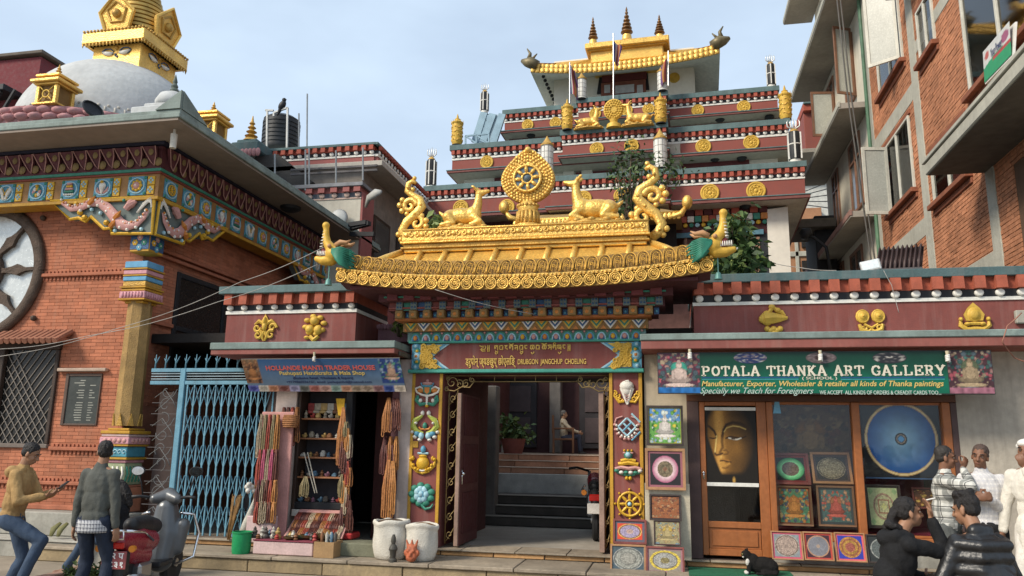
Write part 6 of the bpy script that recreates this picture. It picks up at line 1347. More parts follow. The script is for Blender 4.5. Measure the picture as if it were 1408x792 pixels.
def motif(q,k):     # panel 0.34 m square centred at origin in XZ, facing -Y
 q.mat(3); q.box(-.17,.17,-.012,0,-.16,.16); q.mat(4); q.tube([(.14*math.cos(2*PI*i/16),-.02,.13*math.sin(2*PI*i/16)) for i in range(17)],.014,5); q.mat(2)
 for sx in (-1,1):
  for sz in (-1,1): q.sph((sx*.145,-.014,sz*.135),.03,6,4,(1,.5,1))
 if k == 0:
  q.mat(9)
  for j in range(8): a = j*PI/4; q.sph((.075*math.cos(a),-.025,.075*math.sin(a)),.035,6,4,(1,.5,1))
  q.mat(5).sph((0,-.03,0),.065,10,6,(1,.5,1)); q.mat(1).sph((0,-.05,0),.02,6,4)
 elif k == 1:
  q.mat(1).sph((0,-.03,.03),.065,10,6,(1,.5,1)); q.tube([(0,-.03,0),(0,-.03,-.12)],[.05,.012],7); q.mat(5)
  for sx in (-1,1): q.tube([(sx*.03,-.02,-.1),(sx*.09,-.02,-.06),(sx*.1,-.02,.01)],[.02,.03,.008],6)
  q.mat(9).sph((0,-.05,.09),.03,6,4)
 elif k == 2:
  for j,(w,mi) in enumerate(((.09,2),(.075,5),(.06,9),(.05,5))): q.mat(mi); q.bbox(-w,w,-.05,-.012,-.06+j*.045,-.022+j*.045,.008)
  q.mat(1)
  for j in range(5): q.sph((-.08+.04*j,-.03,-.09),.02,6,4)
 elif k == 3:
  for j in range(8): a = j*PI/4; q.mat((5,2,9,1)[j%4]).sph((.06*math.cos(a),-.025,.06*math.sin(a)-.01),.035,6,4,(1,.5,1.2))
  q.mat(9).sph((0,-.03,.09),.03,6,4)
 elif k == 4:
  for sx in (-1,1): q.mat(1).tube([(sx*.02,-.03,-.12),(sx*.05,-.03,-.02),(sx*.10,-.03,.06),(sx*.08,-.03,.11)],[.02,.03,.035,.01],6); q.mat(9).tube([(-sx*.06,-.04,-.1),(sx*.06,-.04,.08)],.008,4)
 else:
  q.mat(9).tube([(.085*math.cos(2*PI*i/14),-.03,.085*math.sin(2*PI*i/14)) for i in range(15)],.014,5)
  for j in range(4): a = j*PI/4; q.tube([(.08*math.cos(a),-.03,.08*math.sin(a)),(-.08*math.cos(a),-.03,-.08*math.sin(a))],.01,4)
xs_ = [P((c_)/1408*240,250,YFz).x for c_ in (1115,843,580,318,70)]
xs_ += [xs_[-1]-.5*i for i in (1,2)]; pm = []
for i,x in enumerate(xs_):
 q = MB(); motif(q,i if i < 5 else 3); ob = q.build('painted_panel',EM,fz,smooth='auto',local=True); ob.location = Vector((x,YFz-.004,(Zf0+Zf1)/2+.01))-wloc(fz); pm.append(ob)
 for zz in (.08,-.08):
  q = MB(); q.mat(9).bbox(x+.19,x+.32,YFz-.02,YFz,(Zf0+Zf1)/2+.01+zz-.075,(Zf0+Zf1)/2+.01+zz+.075,.01); q.mat(4)
  for a in range(4): q.sph((x+.255+.03*math.cos(a*PI/2),YFz-.025,(Zf0+Zf1)/2+.01+zz+.035*math.sin(a*PI/2)),.02,6,4,(1,.5,1))
  q.build('post_flower',EM,fz,smooth='auto')
for i in range(13):
 y = YFz+.30+.5*i; k = (5,3,0,1,2,4)[i%6]; src = pm[{5:0,3:3,0:0,1:1,2:2,4:4}[k]]
 if i == 0: q = MB(); motif(q,5); ob = q.build('painted_panel',EM,fz,smooth='auto',local=True); ob.location = Vector((XF+.004,y,(Zf0+Zf1)/2+.01))-wloc(fz); ob.rotation_euler = (0,0,PI/2)
 else: inst(src,Vector((XF+.004,y,(Zf0+Zf1)/2+.01))-wloc(fz),fz,PI/2)
# dragon brackets
def bracket(pts,off,nrm,axis,nm_):
 br = MB(); br.mat(11).poly(pts,off); q = br; n_ = Vector(nrm)
 edge = [Vector(p)+n_*.012 for p in pts]
 q.mat(9).tube(edge+[edge[0]],.028,6)
 return q
fr_ = [(71,277),(97,302),(109,300),(119,305),(126,298),(144,315),(154,314),(154,321.5),(209.5,321.5),(213,271)]
ptsf = [P(x,y,10.72) for x,y in fr_]; q = bracket(ptsf[::-1],(0,.12,0),(0,-1,0),'x','')
def dragon(q,pt,n_):
 body = [(88,280),(100,288),(114,286),(126,280),(138,279),(150,287),(160,299),(168,309),(178,312),(190,309),(200,300),(206,290)]
 q.mat(5).tube([pt(x,y)+n_*.04 for x,y in body],[.03,.05,.065,.07,.075,.085,.095,.095,.08,.06,.045,.02],8,flat=.42,fa=n_)
 for i in range(44): t = i/44*11; a,b = body[int(t)],body[int(t)+1]; f_ = t-int(t); q.mat(1 if i%3==0 else 7 if i%3==1 else 5).sph(pt(a[0]+(b[0]-a[0])*f_,a[1]+(b[1]-a[1])*f_-4+1.5*(i%2))+n_*.055,.024,6,4)
 q.mat(1)
 for x,y in body[2:10]: q.sph(pt(x,y+5)+n_*.06,.028,6,4)
 q.mat(5).sph(pt(182,281)+n_*.03,.075,8,6); q.tube([pt(176,289)+n_*.05,pt(181,283)+n_*.05,pt(190,278)+n_*.05],[.05,.06,.03],7); q.mat(2).sph(pt(176,278)+n_*.1,.03,6,4)
 q.mat(1)
 for k in range(5): q.tube([pt(190+2*k,293-3*k)+n_*.03,pt(202+2*k,282-2.5*k)+n_*.04,pt(210,274+3*k)+n_*.03],.016,5)
 q.mat(9)
 for x,y in ((107,281),(118,300),(148,307),(112,293)): q.sph(pt(x,y)+n_*.03,.05,7,4); 
 q.mat(7)
 for x,y in ((131,278),(166,298),(160,309)): q.tube([pt(x-5,y+4)+n_*.06,pt(x,y)+n_*.08,pt(x+3,y-7)+n_*.05],[.04,.045,.01],6)
 q.mat(4)
 for x,y in ((140,294),(128,289),(196,316),(160,318)): q.sph(pt(x,y)+n_*.03,.035,6,4)
dragon(q,lambda x,y: P(x,y,10.72),Vector((0,-1,0))); q.build('dragon_bracket',EM,hall,smooth='auto')
z271 = P(213,271,10.72).z
def sidept(x,y):     # mirror the front bracket round the corner on the plane facing +X
 p = P(x,y,10.72); u = XF-p.x; return Vector((XF-.02,YFz+.02+max(u,0),p.z))
ps = [sidept(x,y) for x,y in fr_]; q = bracket(ps,(-.12,0,0),(1,0,0),'y',''); dragon(q,sidept,Vector((1,0,0))); q.build('dragon_bracket',EM,hall,smooth='auto')
def sidept2(x,y): p = sidept(x,y); return Vector((p.x,YEND-(p.y-YFz),p.z))
ps = [sidept2(x,y) for x,y in fr_]; q = bracket(ps[::-1],(-.12,0,0),(1,0,0),'y',''); dragon(q,sidept2,Vector((1,0,0))); q.build('dragon_bracket',EM,hall,smooth='auto')
# lotus-leaf cornice: deep red fabric-like petals with pale outlines
PET = M('cornice_maroon',(.10,.028,.032),.7,0,.25,6,.1); POL = M('petal_outline',(.42,.22,.18),.6); PSG = M('petal_ochre',(.22,.15,.06),.7)
ZP0,ZP1 = Zf1+.08,6.40
MB().box(-15,XF+.03,YFz-.04,YFz+.4,ZP0+.001,ZP1).build('petal_board',PET,fz); MB().box(XF-.3,XF+.029,YFz+.4,YEND,ZP0+.001,ZP1).build('petal_board',PET,fz)
q = MB(); w = .262; h = ZP1-ZP0-.06
q.mat(2).sph((w*.5,-.02,-h*.28),.075,8,5,(1,.4,1)); q.mat(0).poly([(-w*.5,-.10,h*.5),(w*.42,-.10,h*.5),(w*.46,-.07,h*.1),(w*.3,-.03,-h*.5),(w*.05,-.03,-h*.3),(-w*.2,-.06,h*.05)],(0,.05,0))
q.mat(1).tube([(-w*.5,-.105,h*.5),(-w*.2,-.07,h*.05),(w*.05,-.04,-h*.3),(w*.3,-.04,-h*.5),(w*.46,-.08,h*.1),(w*.42,-.105,h*.5)],.009,5); q.mat(2).sph((w*.1,-.08,h*.22),.05,7,4,(1,.4,1.3))
p0 = q.build('leaf_petal',[PET,POL,PSG],fz,smooth='auto',local=True)
for i in range(17):
 loc = Vector((XF-.14-w*i,YFz-.045,(ZP0+ZP1)/2))-wloc(fz)
 if i == 0: p0.location = loc
 else: inst(p0,loc,fz)
for i in range(25): inst(p0,Vector((XF+.035,YFz+.14+w*i,(ZP0+ZP1)/2))-wloc(fz),fz,PI/2)
MB().bbox(-15,XF+.12,YFz-.13,YFz+.3,ZP1,ZP1+.06,.01).build('dark_fillet',M('indigo_fillet',(.018,.018,.035),.6),fz); MB().bbox(XF-.3,XF+.119,YFz+.301,YEND,ZP1,ZP1+.06,.01).build('dark_fillet',M('indigo_fillet'),fz)
# eave
ev = MB().box(-16,-7.34,9.87,18.3,6.462,6.50).build('eave',M('grey_brown_soffit',(.27,.22,.18),.9,0,.1,.8,.08),hall)
ETL = M('eave_grey_green',(.22,.265,.24),.8,0,.2,3,.2,40,.5,.3,.1,(.09,.10,.09))
MB().bbox(-16,-7.30,9.85,18.3,6.501,6.58,.01).build('eave_edge',ETL,ev); MB().bbox(-16,-7.33,9.90,18.3,6.582,6.66,.01).build('eave_edge',ETL,ev)
for y in (14.3,): MB().lathe([(.22,.02),(.2,-.05),(.1,-.10),(.01,-.11)],(-7.75,y,6.455),14).build('eave_lamp',BLACK,ev,smooth='auto')
MB().cyl((-7.62,10.2,6.46),(-7.62,10.2,6.38),.02,.02,8).cyl((-7.62,10.2,6.38),(-7.62,10.2,6.15),.055,.05,12).build('tube_lamp',M('pale_lamp',(.55,.52,.45),.5),ev,smooth='auto')
q = MB(); a_ = (-7.32,9.87); q.poly([(a_[0]-.44,9.875,6.661),(a_[0]-.012,9.875,6.661),(a_[0]-.012,9.875,6.96)],(0,.05,0)); q.poly([(a_[0],9.93,6.661),(a_[0],10.6,6.661),(a_[0],9.93,6.96)][::-1],(-.05,0,0)); q.build('corner_acroterion',ETL,ev)
# dark side window and ledge of the hall
sw = MB().box(XH1+.001,XH1+.006,12.05,15.1,2.65,4.6).build('side_window',M('dark_pane'),hall)
for y in (12.02,13.5,15.0): MB().bbox(XH1-.039,XH1+.03,y,y+.1,2.65,4.6,.01).build('mullion',BLACK,sw)
for z in (2.62,3.55,4.5): MB().bbox(XH1-.036,XH1+.025,12.121,13.499,z,z+.09,.01).build('transom',BLACK,sw); MB().bbox(XH1-.036,XH1+.025,13.601,14.999,z,z+.09,.01).build('transom',BLACK,sw)
for z in (4.72,4.82): MB().bbox(XH1+.012,XH1+.10,YH,18,z,z+.06,.01).build('string_course',M('string_course_brick'),hall)
MB().bbox(XH1+.012,XH1+.06,YH,12.0,3.57,3.64,.01).build('string_course',M('string_course_brick'),hall)
# ---- the stupa on the roof ----
stp = thing('stupa','white domed stupa with gilded square head painted with eyes on the hall roof','stupa',(-12.6,14.8,6.66))
sc_ = (-12.6,14.8,0); ZD = P(72,149,12.3).z; ZC,RD = ZD+.06,2.1
DOME = M('whitewashed_dome',(.47,.475,.465),.9,0,.12,.9,.35,12,.15,.2,.08,(.3,.3,.29))
MB().lathe([(RD*math.cos(a),ZC+RD*math.sin(a)) for a in [PI/2*i/20*.995 for i in range(21)]],sc_,64).build('dome',DOME,stp,smooth=True)
MB().lathe([(2.72,6.66),(2.72,ZD-.001),(2.2,ZD),(2.15,ZC)],sc_,48).build('drum',M('drum_pale_pink',(.40,.20,.20),.85),stp,smooth='auto')
q = MB()
for k in range(60):
 a = 2*PI*k/60; c_,s_ = math.cos(a),math.sin(a); q.mat(0).sph((sc_[0]+2.68*c_,sc_[1]+2.68*s_,ZD-.09),.155,8,5,(1,1,.55)); q.sph((sc_[0]+2.72*math.cos(a+.052),sc_[1]+2.72*math.sin(a+.052),ZD-.24),.15,8,5,(1,1,.5))
q.build('lotus_petal_ring',[M('petal_rose',(.40,.20,.20),.8)],stp,smooth=True,kind='stuff')
MB().tube([(sc_[0]+2.2*math.cos(2*PI*i/64),sc_[1]+2.2*math.sin(2*PI*i/64),ZD+.08) for i in range(65)],.08,8,cap=False).build('green_ring',M('ring_green',(.13,.33,.24),.7),stp,smooth=True)
q = MB()
for k in range(70): a = 2*PI*k/70; q.tube([(sc_[0]+2.11*math.cos(a),sc_[1]+2.11*math.sin(a),ZD+.18),(sc_[0]+2.09*math.cos(a),sc_[1]+2.09*math.sin(a),ZD+.34)],.022,5); q.sph((sc_[0]+2.07*math.cos(a+.03),sc_[1]+2.07*math.sin(a+.03),ZD+.37),.035,6,4)
q.build('garland_relief',M('dome_relief',(.46,.43,.38),.9),stp,smooth=True,kind='stuff')
hx0,hx1 = P(126,85,14.15).x,P(192,85,14.15).x; hy0 = 14.15; hy1 = hy0+(hx1-hx0)*1.0; hz0 = 9.6; hz1 = P(160,60,14.15).z
head = MB().bbox(hx0,hx1,hy0,hy1,hz0,hz1,.02).build('gilded_head',GOLD,stp)
cx_,cy_ = (hx0+hx1)/2,(hy0+hy1)/2; hw_ = (hx1-hx0)/2
q = MB()
EYE = [GOLD,EW,EDB,GOLD2]
def eye(q,f):
 for sg in (-1,1):
  q.mat(2).tube([f(sg*.10,.10),f(sg*.22,.19),f(sg*.38,.19),f(sg*.5,.11)],.014,5); q.mat(1).tube([f(sg*.10,.05),f(sg*.22,.03),f(sg*.36,.05),f(sg*.48,.10)],[.02,.05,.05,.015],8); q.mat(2).tube([f(sg*.10,.03),f(sg*.24,-.015),f(sg*.38,.0),f(sg*.48,.08)],.012,5); q.tube([f(sg*.2,.055),f(sg*.35,.07)],.02,6)
 q.mat(3).sph(f(0,.2),.045,8,5); q.mat(2).tube([f(.0,.03),f(-.04,-.05),f(.03,-.1),f(.06,-.05)],.014,5)
zm_ = hz1-.27
eye(q,lambda u,v: (cx_+u*hw_*1.2,hy0-.012,zm_+v*hw_*1.2)); eye(q,lambda u,v: (hx1+.012,cy_+u*hw_*1.2,zm_+v*hw_*1.2)); q.build('painted_eyes',EYE,head,smooth=True,kind='stuff')
def hb(z0,z1,g_,nm,mt=GOLD): MB().bbox(hx0-g_,hx1+g_,hy0-g_,hy1+g_,z0,z1,.02).build(nm,mt,stp)
zA,zB = P(160,57,14.0).z,P(160,42,14.0).z
hb(hz1,zA,.06,'moulding',GOLD2); hb(zA,zB,.18,'square_cornice'); hb(zB,zB+.06,.12,'cornice_top',GOLD2)
q = MB()
for k in range(18):
 u = (k+.5)/18; a,b = hx0-.18+u*(hx1-hx0+.36),hy0-.18+u*(hy1-hy0+.36); q.cyl((a,hy0-.17,zA-.10),(a,hy0-.17,zA+.0),.004,.03,6); q.cyl((hx1+.17,b,zA-.10),(hx1+.17,b,zA),.004,.03,6); q.sph((a,hy0-.18,zB+.02),.035,6,4); q.sph((hx1+.18,b,zB+.02),.035,6,4)
q.build('cornice_fringe',GOLD2,stp,smooth=True,kind='stuff')
for f,nm in ((lambda u,v: (cx_+u,hy0-.02-.16*v,zB+.06+v),'front'),(lambda u,v: (hx1+.02+.16*v,cy_+u,zB+.06+v),'side')):
 t = MB(); pts = [f(-.30,0),f(.30,0),f(.44,.42),(f(0,.86)),f(-.44,.42)]; nrm = (0,-.06,0) if nm == 'front' else (.06,0,0)
 t.mat(0).poly(pts if nm=='front' else pts,nrm); pv = [Vector(p)+Vector(nrm)*1.1 for p in pts]; t.mat(0).tube(pv+[pv[0]],.045,6); ci = [Vector(f(.26*math.cos(2*PI*i/5+PI/2),.40+.26*math.sin(2*PI*i/5+PI/2)))+Vector(nrm)*1.1 for i in range(6)]; t.mat(1).tube(ci,.03,6); t.sph(Vector(f(0,.38))+Vector(nrm)*1.1,.11,10,6)
 t.build('gilded_pentagon',[GOLD,GOLD2],stp,smooth='auto',label=nm+' gilded pentagon shield')
prof = []; z = zB+.06; r = .72
for k in range(13): rr = .74-.042*k; zz = z+.14+.125*k; prof += [(rr*.86,zz),(rr,zz+.02),(rr,zz+.085),(rr*.86,zz+.10)]
MB().lathe([(.6,z),(.6,z+.13)]+prof+[(.15,z+1.9),(.02,z+2.2)],(cx_,cy_,0),28).build('ringed_spire',M('spire_gilt',(.50,.33,.09),.5,.45,.2,4,.15),stp,smooth='auto')
q = MB()
for k in range(13): rr = .745-.042*k; zz = z+.14+.125*k; q.lathe([(rr*.93,zz-.022),(rr*.90,zz-.004)],(cx_,cy_,0),28)
q.build('dark_grooves',M('dark_groove',(.06,.04,.02),.7),stp)
def shrine(x,y,z,s,lab,rot):
 t = thing('gilded_shrine',lab,'shrine',(x,y,z),rot,'small gilded shrines round the dome')
 K = dict(local=True); q = MB()
 for sx in (-1,1):
  for sy in (-1,1): q.bbox(sx*.27*s-.05*s,sx*.27*s+.05*s,sy*.27*s-.05*s,sy*.27*s+.05*s,.06*s,.55*s,.01)
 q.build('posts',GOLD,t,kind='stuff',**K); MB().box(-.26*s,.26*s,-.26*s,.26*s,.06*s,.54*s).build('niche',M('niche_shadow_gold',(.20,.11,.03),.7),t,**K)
 q = MB(); q.tube([(.10*s*math.cos(2*PI*i/16),-.31*s,.3*s+.10*s*math.sin(2*PI*i/16)) for i in range(17)],.02*s,5)
 for a in range(4): t_ = PI/4+a*PI/2; q.tube([(.10*s*math.cos(t_),-.31*s,.3*s+.10*s*math.sin(t_)),(.31*s*math.cos(t_),-.31*s,.3*s+.31*s*math.sin(t_))],.016*s,5)
 q.build('grille',GOLDY,t,smooth=True,**K)
 for a,b,g_ in ((0,.06,.36),(.55,.60,.36),(.605,.70,.44),(.705,.78,.30),(.785,.86,.36)): MB().bbox(-g_*s,g_*s,-g_*s,g_*s,a*s,b*s,.015).build('cornice',GOLD,t,**K)
 pr = [(.16*s,.86*s)]
 for k in range(4): r = (.13-.026*k)*s; pr += [(r*.6,(.90+.075*k)*s),(r,(.925+.075*k)*s),(r*.6,(.955+.075*k)*s)]
 MB().lathe(pr+[(.004,1.28*s)],(0,0,0),12).build('finial',GOLD2,t,smooth='auto',**K)
p = P(74,149,12.35); shrine(p.x,12.35,ZD+.002,.76,'small gilded shrine on the left front of the stupa dome',0.0); p = P(290,190,14.2); shrine(p.x,14.2,p.z-.10,.74,'small gilded shrine on the right side of the stupa dome',.0)
p = P(230,165,11.9); ms = thing('small_stupa','small white stupa with dark spire behind the eave corner','stupa',(p.x,11.9,p.z-.3)); MB().bbox(p.x-.48,p.x+.48,11.5,12.3,p.z-.3,p.z+.12,.02).build('base',DOME,ms); MB().bbox(p.x-.30,p.x+.36,11.6,12.2,p.z+.121,p.z+.22,.02).build('step',DOME,ms); MB().lathe([(.30,p.z+.22),(.31,p.z+.32),(.24,p.z+.46),(.10,p.z+.53)],(p.x+.08,11.9,0),20).build('dome',DOME,ms,smooth=True); MB().lathe([(.07,p.z+.52),(.08,p.z+.58),(.05,p.z+.62),(.065,p.z+.66),(.035,p.z+.72),(.045,p.z+.75),(.005,p.z+.9)],(p.x+.08,11.9,0),10).build('spire',M('verdigris_spire',(.10,.12,.10),.6),ms,smooth='auto')
p = P(126,152,10.6); fl = thing('floodlight','dark floodlight tilted up at the dome on the hall eave','floodlight',(p.x,10.6,6.66)); MB().lathe([(.03,-.02),(.17,.05),(.19,.09),(.17,.1),(.16,.06),(.01,.03)],(0,0,0),16).build('shade',BLACK,fl,smooth='auto',local=True); fl.children[0].location = (-.02,.0,.42); fl.children[0].rotation_euler = (R(60),0,R(70)); MB().bar((0,0,0),(0,0,.42),.04).bbox(-.12,.12,-.06,.06,0,.03,.01).build('bracket',BLACK,fl,local=True)
# ---- blue folding gate between hall and shop ----
YG = 10.86; bgt = thing('folding_gate','sky blue folding steel gate with spiked top between the brick hall and handicraft shop','gate',(-6.8,YG,.25))
xg_a,xg_b = P(246,620,YG).x,-5.86; zg0,zg1 = .27,P(300,529,YG).z; ztop = P(300,509,YG).z
MB().bbox(xg_a-.09,xg_a,YG-.03,YG+.03,.25,ztop+.03,.006).build('post',BLUEG,bgt)
for z in (zg1+.03,ztop): MB().bbox(-8.05,xg_a-.091,YG-.025,YG+.025,z-.03,z+.03,.006).build('rail',BLUEG,bgt); MB().bbox(xg_a+.001,xg_b+.2,YG-.025,YG+.025,z-.03,z+.03,.006).build('rail',BLUEG,bgt)
for k in range(3): z = zg1+.09+(ztop-zg1-.10)*k/3; MB().bar((-8.05,YG,z),(xg_b+.2,YG,z),.014).build('thin_rail',M('pale_blue_bar',(.28,.36,.40),.5),bgt)
n_ = 13; dxg = (xg_b-xg_a)/n_
for i in range(n_): x = xg_a+.05+dxg*i; MB().bbox(x-.013,x+.013,YG-.018,YG+.0,zg0,zg1,.003).build('vertical_bar',BLUEG,bgt)
T_ = 5; hz = (zg1-zg0)/T_
for i in range(n_-1):
 x = xg_a+.05+dxg*i
 for k in range(T_):
  z0_,z1_ = zg0+hz*k+hz*.22,zg0+hz*(k+1)-hz*.06; j = random.uniform(-.01,.01)
  MB().bar((x+.013,YG-.026,z0_+j),(x+dxg-.013,YG-.026,z1_+j),.017,.008).build('cross_bar',BLUEG,bgt); MB().bar((x+.013,YG+.008,z1_+j),(x+dxg-.013,YG+.008,z0_+j),.017,.008).build('cross_bar',BLUEG,bgt)
MB().bbox(xg_a,xg_b,YG-.03,YG+.03,.245,zg0,.004).build('bottom_rail',M('rusty_rail',(.12,.09,.07),.8),bgt)
for i in range(15):
 x = -8.0+.178*i; q = MB().tube([(x,YG,ztop+.03),(x,YG,ztop+.25)],[.014,.006],6); q.tube([(x,YG,ztop+.10),(x+.05,YG-.02,ztop+.17),(x+.075,YG-.02,ztop+.22)],[.012,.01,.004],5); q.tube([(x,YG,ztop+.13),(x-.03,YG,ztop+.19)],[.01,.004],5); q.build('spike',BLUEG,bgt,smooth=True)
WRC = M('pale_wire',(.15,.155,.155),.6); 
for i in range(9):
 c_ = (-7.86+.07*(i%3),YG,2.3-.22*i+.1); q = MB(); s_ = 1 if i%2 else -1
 q.tube([(-7.95+.03*(i%2),YG,c_[2]-.1),(-7.78,YG,c_[2]+.02),(-7.62,YG,c_[2]+.16*s_),(-7.57,YG,c_[2]+.25*s_)],.006,5); q.tube(spiral((-7.75,YG,c_[2]),.12,.03,i,i+5*s_,14),.005,5); q.build('wire_scroll',WRC,bgt,smooth=True)
MB().box(-8.05,xg_a-.1,YG+.25,YG+.28,.25,2.4).build('dark_mesh_panel',M('dark_brown_mesh',(.06,.04,.035),.8),bgt)
for k in range(12): MB().bar((-8.0,YG+.02,.35+.17*k),(xg_a-.1,YG+.02,.35+.17*k),.008).build('mesh_bar',M('dull_bar',(.11,.10,.10),.7),bgt)
# alley behind it
MB().box(-8.6,-5.0,15.5,15.7,.2,3.4).build('alley_end_wall',M('dim_alley_wall',(.06,.04,.035),.9),kind='structure'); MB().box(-6.02,-5.87,YF+.05,15.5,.2,3.2).build('alley_side_wall',M('dim_alley_wall'),kind='structure')
MB().box(-8.6,-5.9,11.5,15.6,3.25,3.4).build('alley_roof',DARK,kind='structure')
q = MB().bbox(-7.4,-5.95,12.4,12.5,.5,.95,.02); q.build('alley_board',M('dim_board',(.09,.08,.08),.8),label='dim grey board leaning in the alley behind the blue gate',cat='board')
# ================= brick and plaster building on the right =================
XR = 5.6; ap = thing('apartment_building','tall building at right, near half brick in concrete frames, far half cream plaster','building',(7,17,0))
GRC = M('frame_concrete',(.40,.385,.32),.9,0,.14,1.2,.2,40,.2,.3,.08,(.2,.18,.15)); RBR = M('red_brown_sill',(.24,.085,.045),.8,0,.2,5,.2); WFR = M('cream_window_frame',(.56,.54,.46),.6,0,.1,5,.1,40,.2)
MB().box(XR,14,11.9,22.0,0,18).build('brick_core',M('dark_mortar',(.11,.065,.04),.95),ap)
openings = [(18.62,20.82,10.86,12.66),(18.62,20.82,7.62,9.42),(16.42,17.45,10.12,11.35),(15.4,17.42,6.85,8.0),(12.0,14.95,8.2,10.6),(12.2,13.6,4.9,6.3)]
ctop = 15.2
bricks(ap,lambda u,w,z: (XR-w,u,z),openings+[(17.75,18.2,0,20),(14.35,14.72,0,6.75)],.235,.077,BRICKR,MORTAR,11.9,21.72,4.4,ctop,gap=.011,keep=300,jit=.006,score=lambda it: it[0]*1.0+abs(it[2]-7.2)*.55+(50 if it[2] > 9.3 and it[0] < 13.5 else 0)+(30 if it[2] < 5.0 else 0))
for y0,y1,z0,z1,w in ((17.75,18.2,3,18,.03),(21.72,22.02,3,18,.03),(14.35,14.72,3,6.75,.03)): MB().bbox(XR-w,XR+.3,y0,y1,z0,z1,.01).build('concrete_column',GRC,ap)
for z in (6.38,9.62,12.96):
 MB().bbox(XR-.022,XR+.3,18.201,21.719,z,z+.42,.01).build('concrete_beam',GRC,ap)
 if z > 7: MB().bbox(XR-.022,XR+.3,11.9,17.749,z+.9,z+1.2,.01).build('concrete_beam',GRC,ap)
MB().bbox(XR-.022,XR+.3,14.72,17.749,4.2,5.15,.01).build('concrete_patch',GRC,ap)
for i,(y0,y1,z0,z1) in enumerate(openings[:5]):
 w = MB().bbox(XR-.05,XR+.14,y0-.1,y1+.1,z0-.24,z0-.12,.01).build('window',RBR,ap); MB().bbox(XR-.16,XR+.1,y0-.12,y1+.12,z0-.115,z0-.005,.01).build('sill',RBR,w); MB().bbox(XR-.05,XR+.12,y0-.1,y1+.1,z1+.005,z1+.12,.01).build('lintel',RBR,w)
 MB().box(XR-.001,XR+.0,y0,y1,z0,z1).build('dark_room',DARK,w)
 x = XR-.012
 for a,b,c,d in ((y0,y0+.07,z0,z1),(y1-.07,y1,z0,z1),(y0+.071,y1-.071,z0,z0+.06),(y0+.071,y1-.071,z1-.06,z1),((y0+y1)/2-.04,(y0+y1)/2+.04,z0+.061,z1-.061)): MB().bbox(x-.05,x+.008,a,b,c,d,.006).build('frame',WFR,w)
 MB().box(x-.012,x-.008,y0+.072,y1-.072,z0+.062,z1-.062).build('pane',Mglass('window_glass',(.80,.82,.80),1.0),w)
 MB().box(x-.004,x-.001,y0+.25,y0+.25+(y1-y0)*.42,z0+.07,z1-.07).build('curtain',M('pale_curtain',(.50,.48,.38),.9,0,.15,6),w)
# open casement leaves
def leaf(hx,hy,z0,z1,d,mt,par,label,pane=True):
 """casement hinged at (hx,hy) opening along direction d (a 2D vector of its width)"""
 D = Vector((d[0],d[1],0)); L_ = D.length; u = D/L_; n_ = Vector((-u.y,u.x,0)); o = Vector((hx,hy,z0)); h = z1-z0; f = None
 for a,b,c,e in ((0,.07,0,h),(L_-.07,L_,0,h),(.0705,L_-.0705,0,.08),(.0705,L_-.0705,h-.08,h)):
  ob = MB().obox(o+u*((a+b)/2)+Vector((0,0,(c+e)/2)),u,n_,(0,0,1),((b-a)/2,.025,(e-c)/2)).build('casement' if f is None else 'rail',mt,f or par,label=label if f is None else None); f = f or ob
 MB().obox(o+u*(L_/2)+Vector((0,0,h/2)),u,n_,(0,0,1),(L_/2-.071,.006,h/2-.081)).build('pane',M('frosted_pane',(.42,.42,.37),.25,0,.08,3,0),f)
 return f
wins = [o for o in ap.children if o.name.startswith('window')]
leaf(XR-.06,18.75,10.95,13.2,(-.62,.42),WFR,ap,'white casement standing open on the upper brick storey'); leaf(XR-.06,20.5,7.55,9.35,(-.64,-.12),WFR,ap,'white casement standing open on the middle brick storey')
# balcony with fascia, dark slab above
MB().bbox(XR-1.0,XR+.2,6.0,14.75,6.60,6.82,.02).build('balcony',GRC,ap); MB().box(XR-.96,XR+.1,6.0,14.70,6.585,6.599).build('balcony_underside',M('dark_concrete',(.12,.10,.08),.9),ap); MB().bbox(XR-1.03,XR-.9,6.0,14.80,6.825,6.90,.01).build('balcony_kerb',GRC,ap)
MB().bbox(XR-.5,XR+.1,15.9,18.0,12.05,12.3,.02).build('window_hood',M('dark_concrete'),ap)
sg = thing('balcony_board','white and green printed board tied to the balcony at the top right','sign',P(1374,75,13.2)); a,b,c,d = P(1354.5,116,13.6),P(1393,76,12.2),P(1396,30,12.2),P(1352,72,13.6)
MB().add([a,b,c,d]+[v+Vector((.03,.0,0)) for v in (a,b,c,d)],[(0,1,2,3),(4,7,6,5),(0,4,5,1),(1,5,6,2),(2,6,7,3),(3,7,4,0)]).build('panel',WHITE,sg)
def gb(u,v):
 c_ = np.zeros(u.shape+(3,))+np.array([.62,.62,.58]); c_ = np.where((v<.42+.12*np.sin(u*3))[...,None],np.array([.03,.30,.13]),c_); c_ = np.where(((v>.4)&(v<.5)&(u>.35))[...,None],np.array([.45,.06,.06]),c_); c_ = np.where((np.hypot((u-.82)*1.2,v-.72)<.16)[...,None],np.array([.35,.10,.18]),c_)
 return np.where((np.hypot((u-.15)*1.4,v-.75)<.12)[...,None],np.array([.5,.12,.1]),c_)
picture('print',a+Vector((-.008,-.004,.03)),(b-a)*.97,(d-a)*.95,gb,sg,30,30); text('Your Power',a+(b-a)*.3+(d-a)*.55+Vector((-.02,-.01,0)),(b-a)*.4,(d-a)*.25,sg,M('sign_navy',(.02,.03,.10),.5),ext=.003)
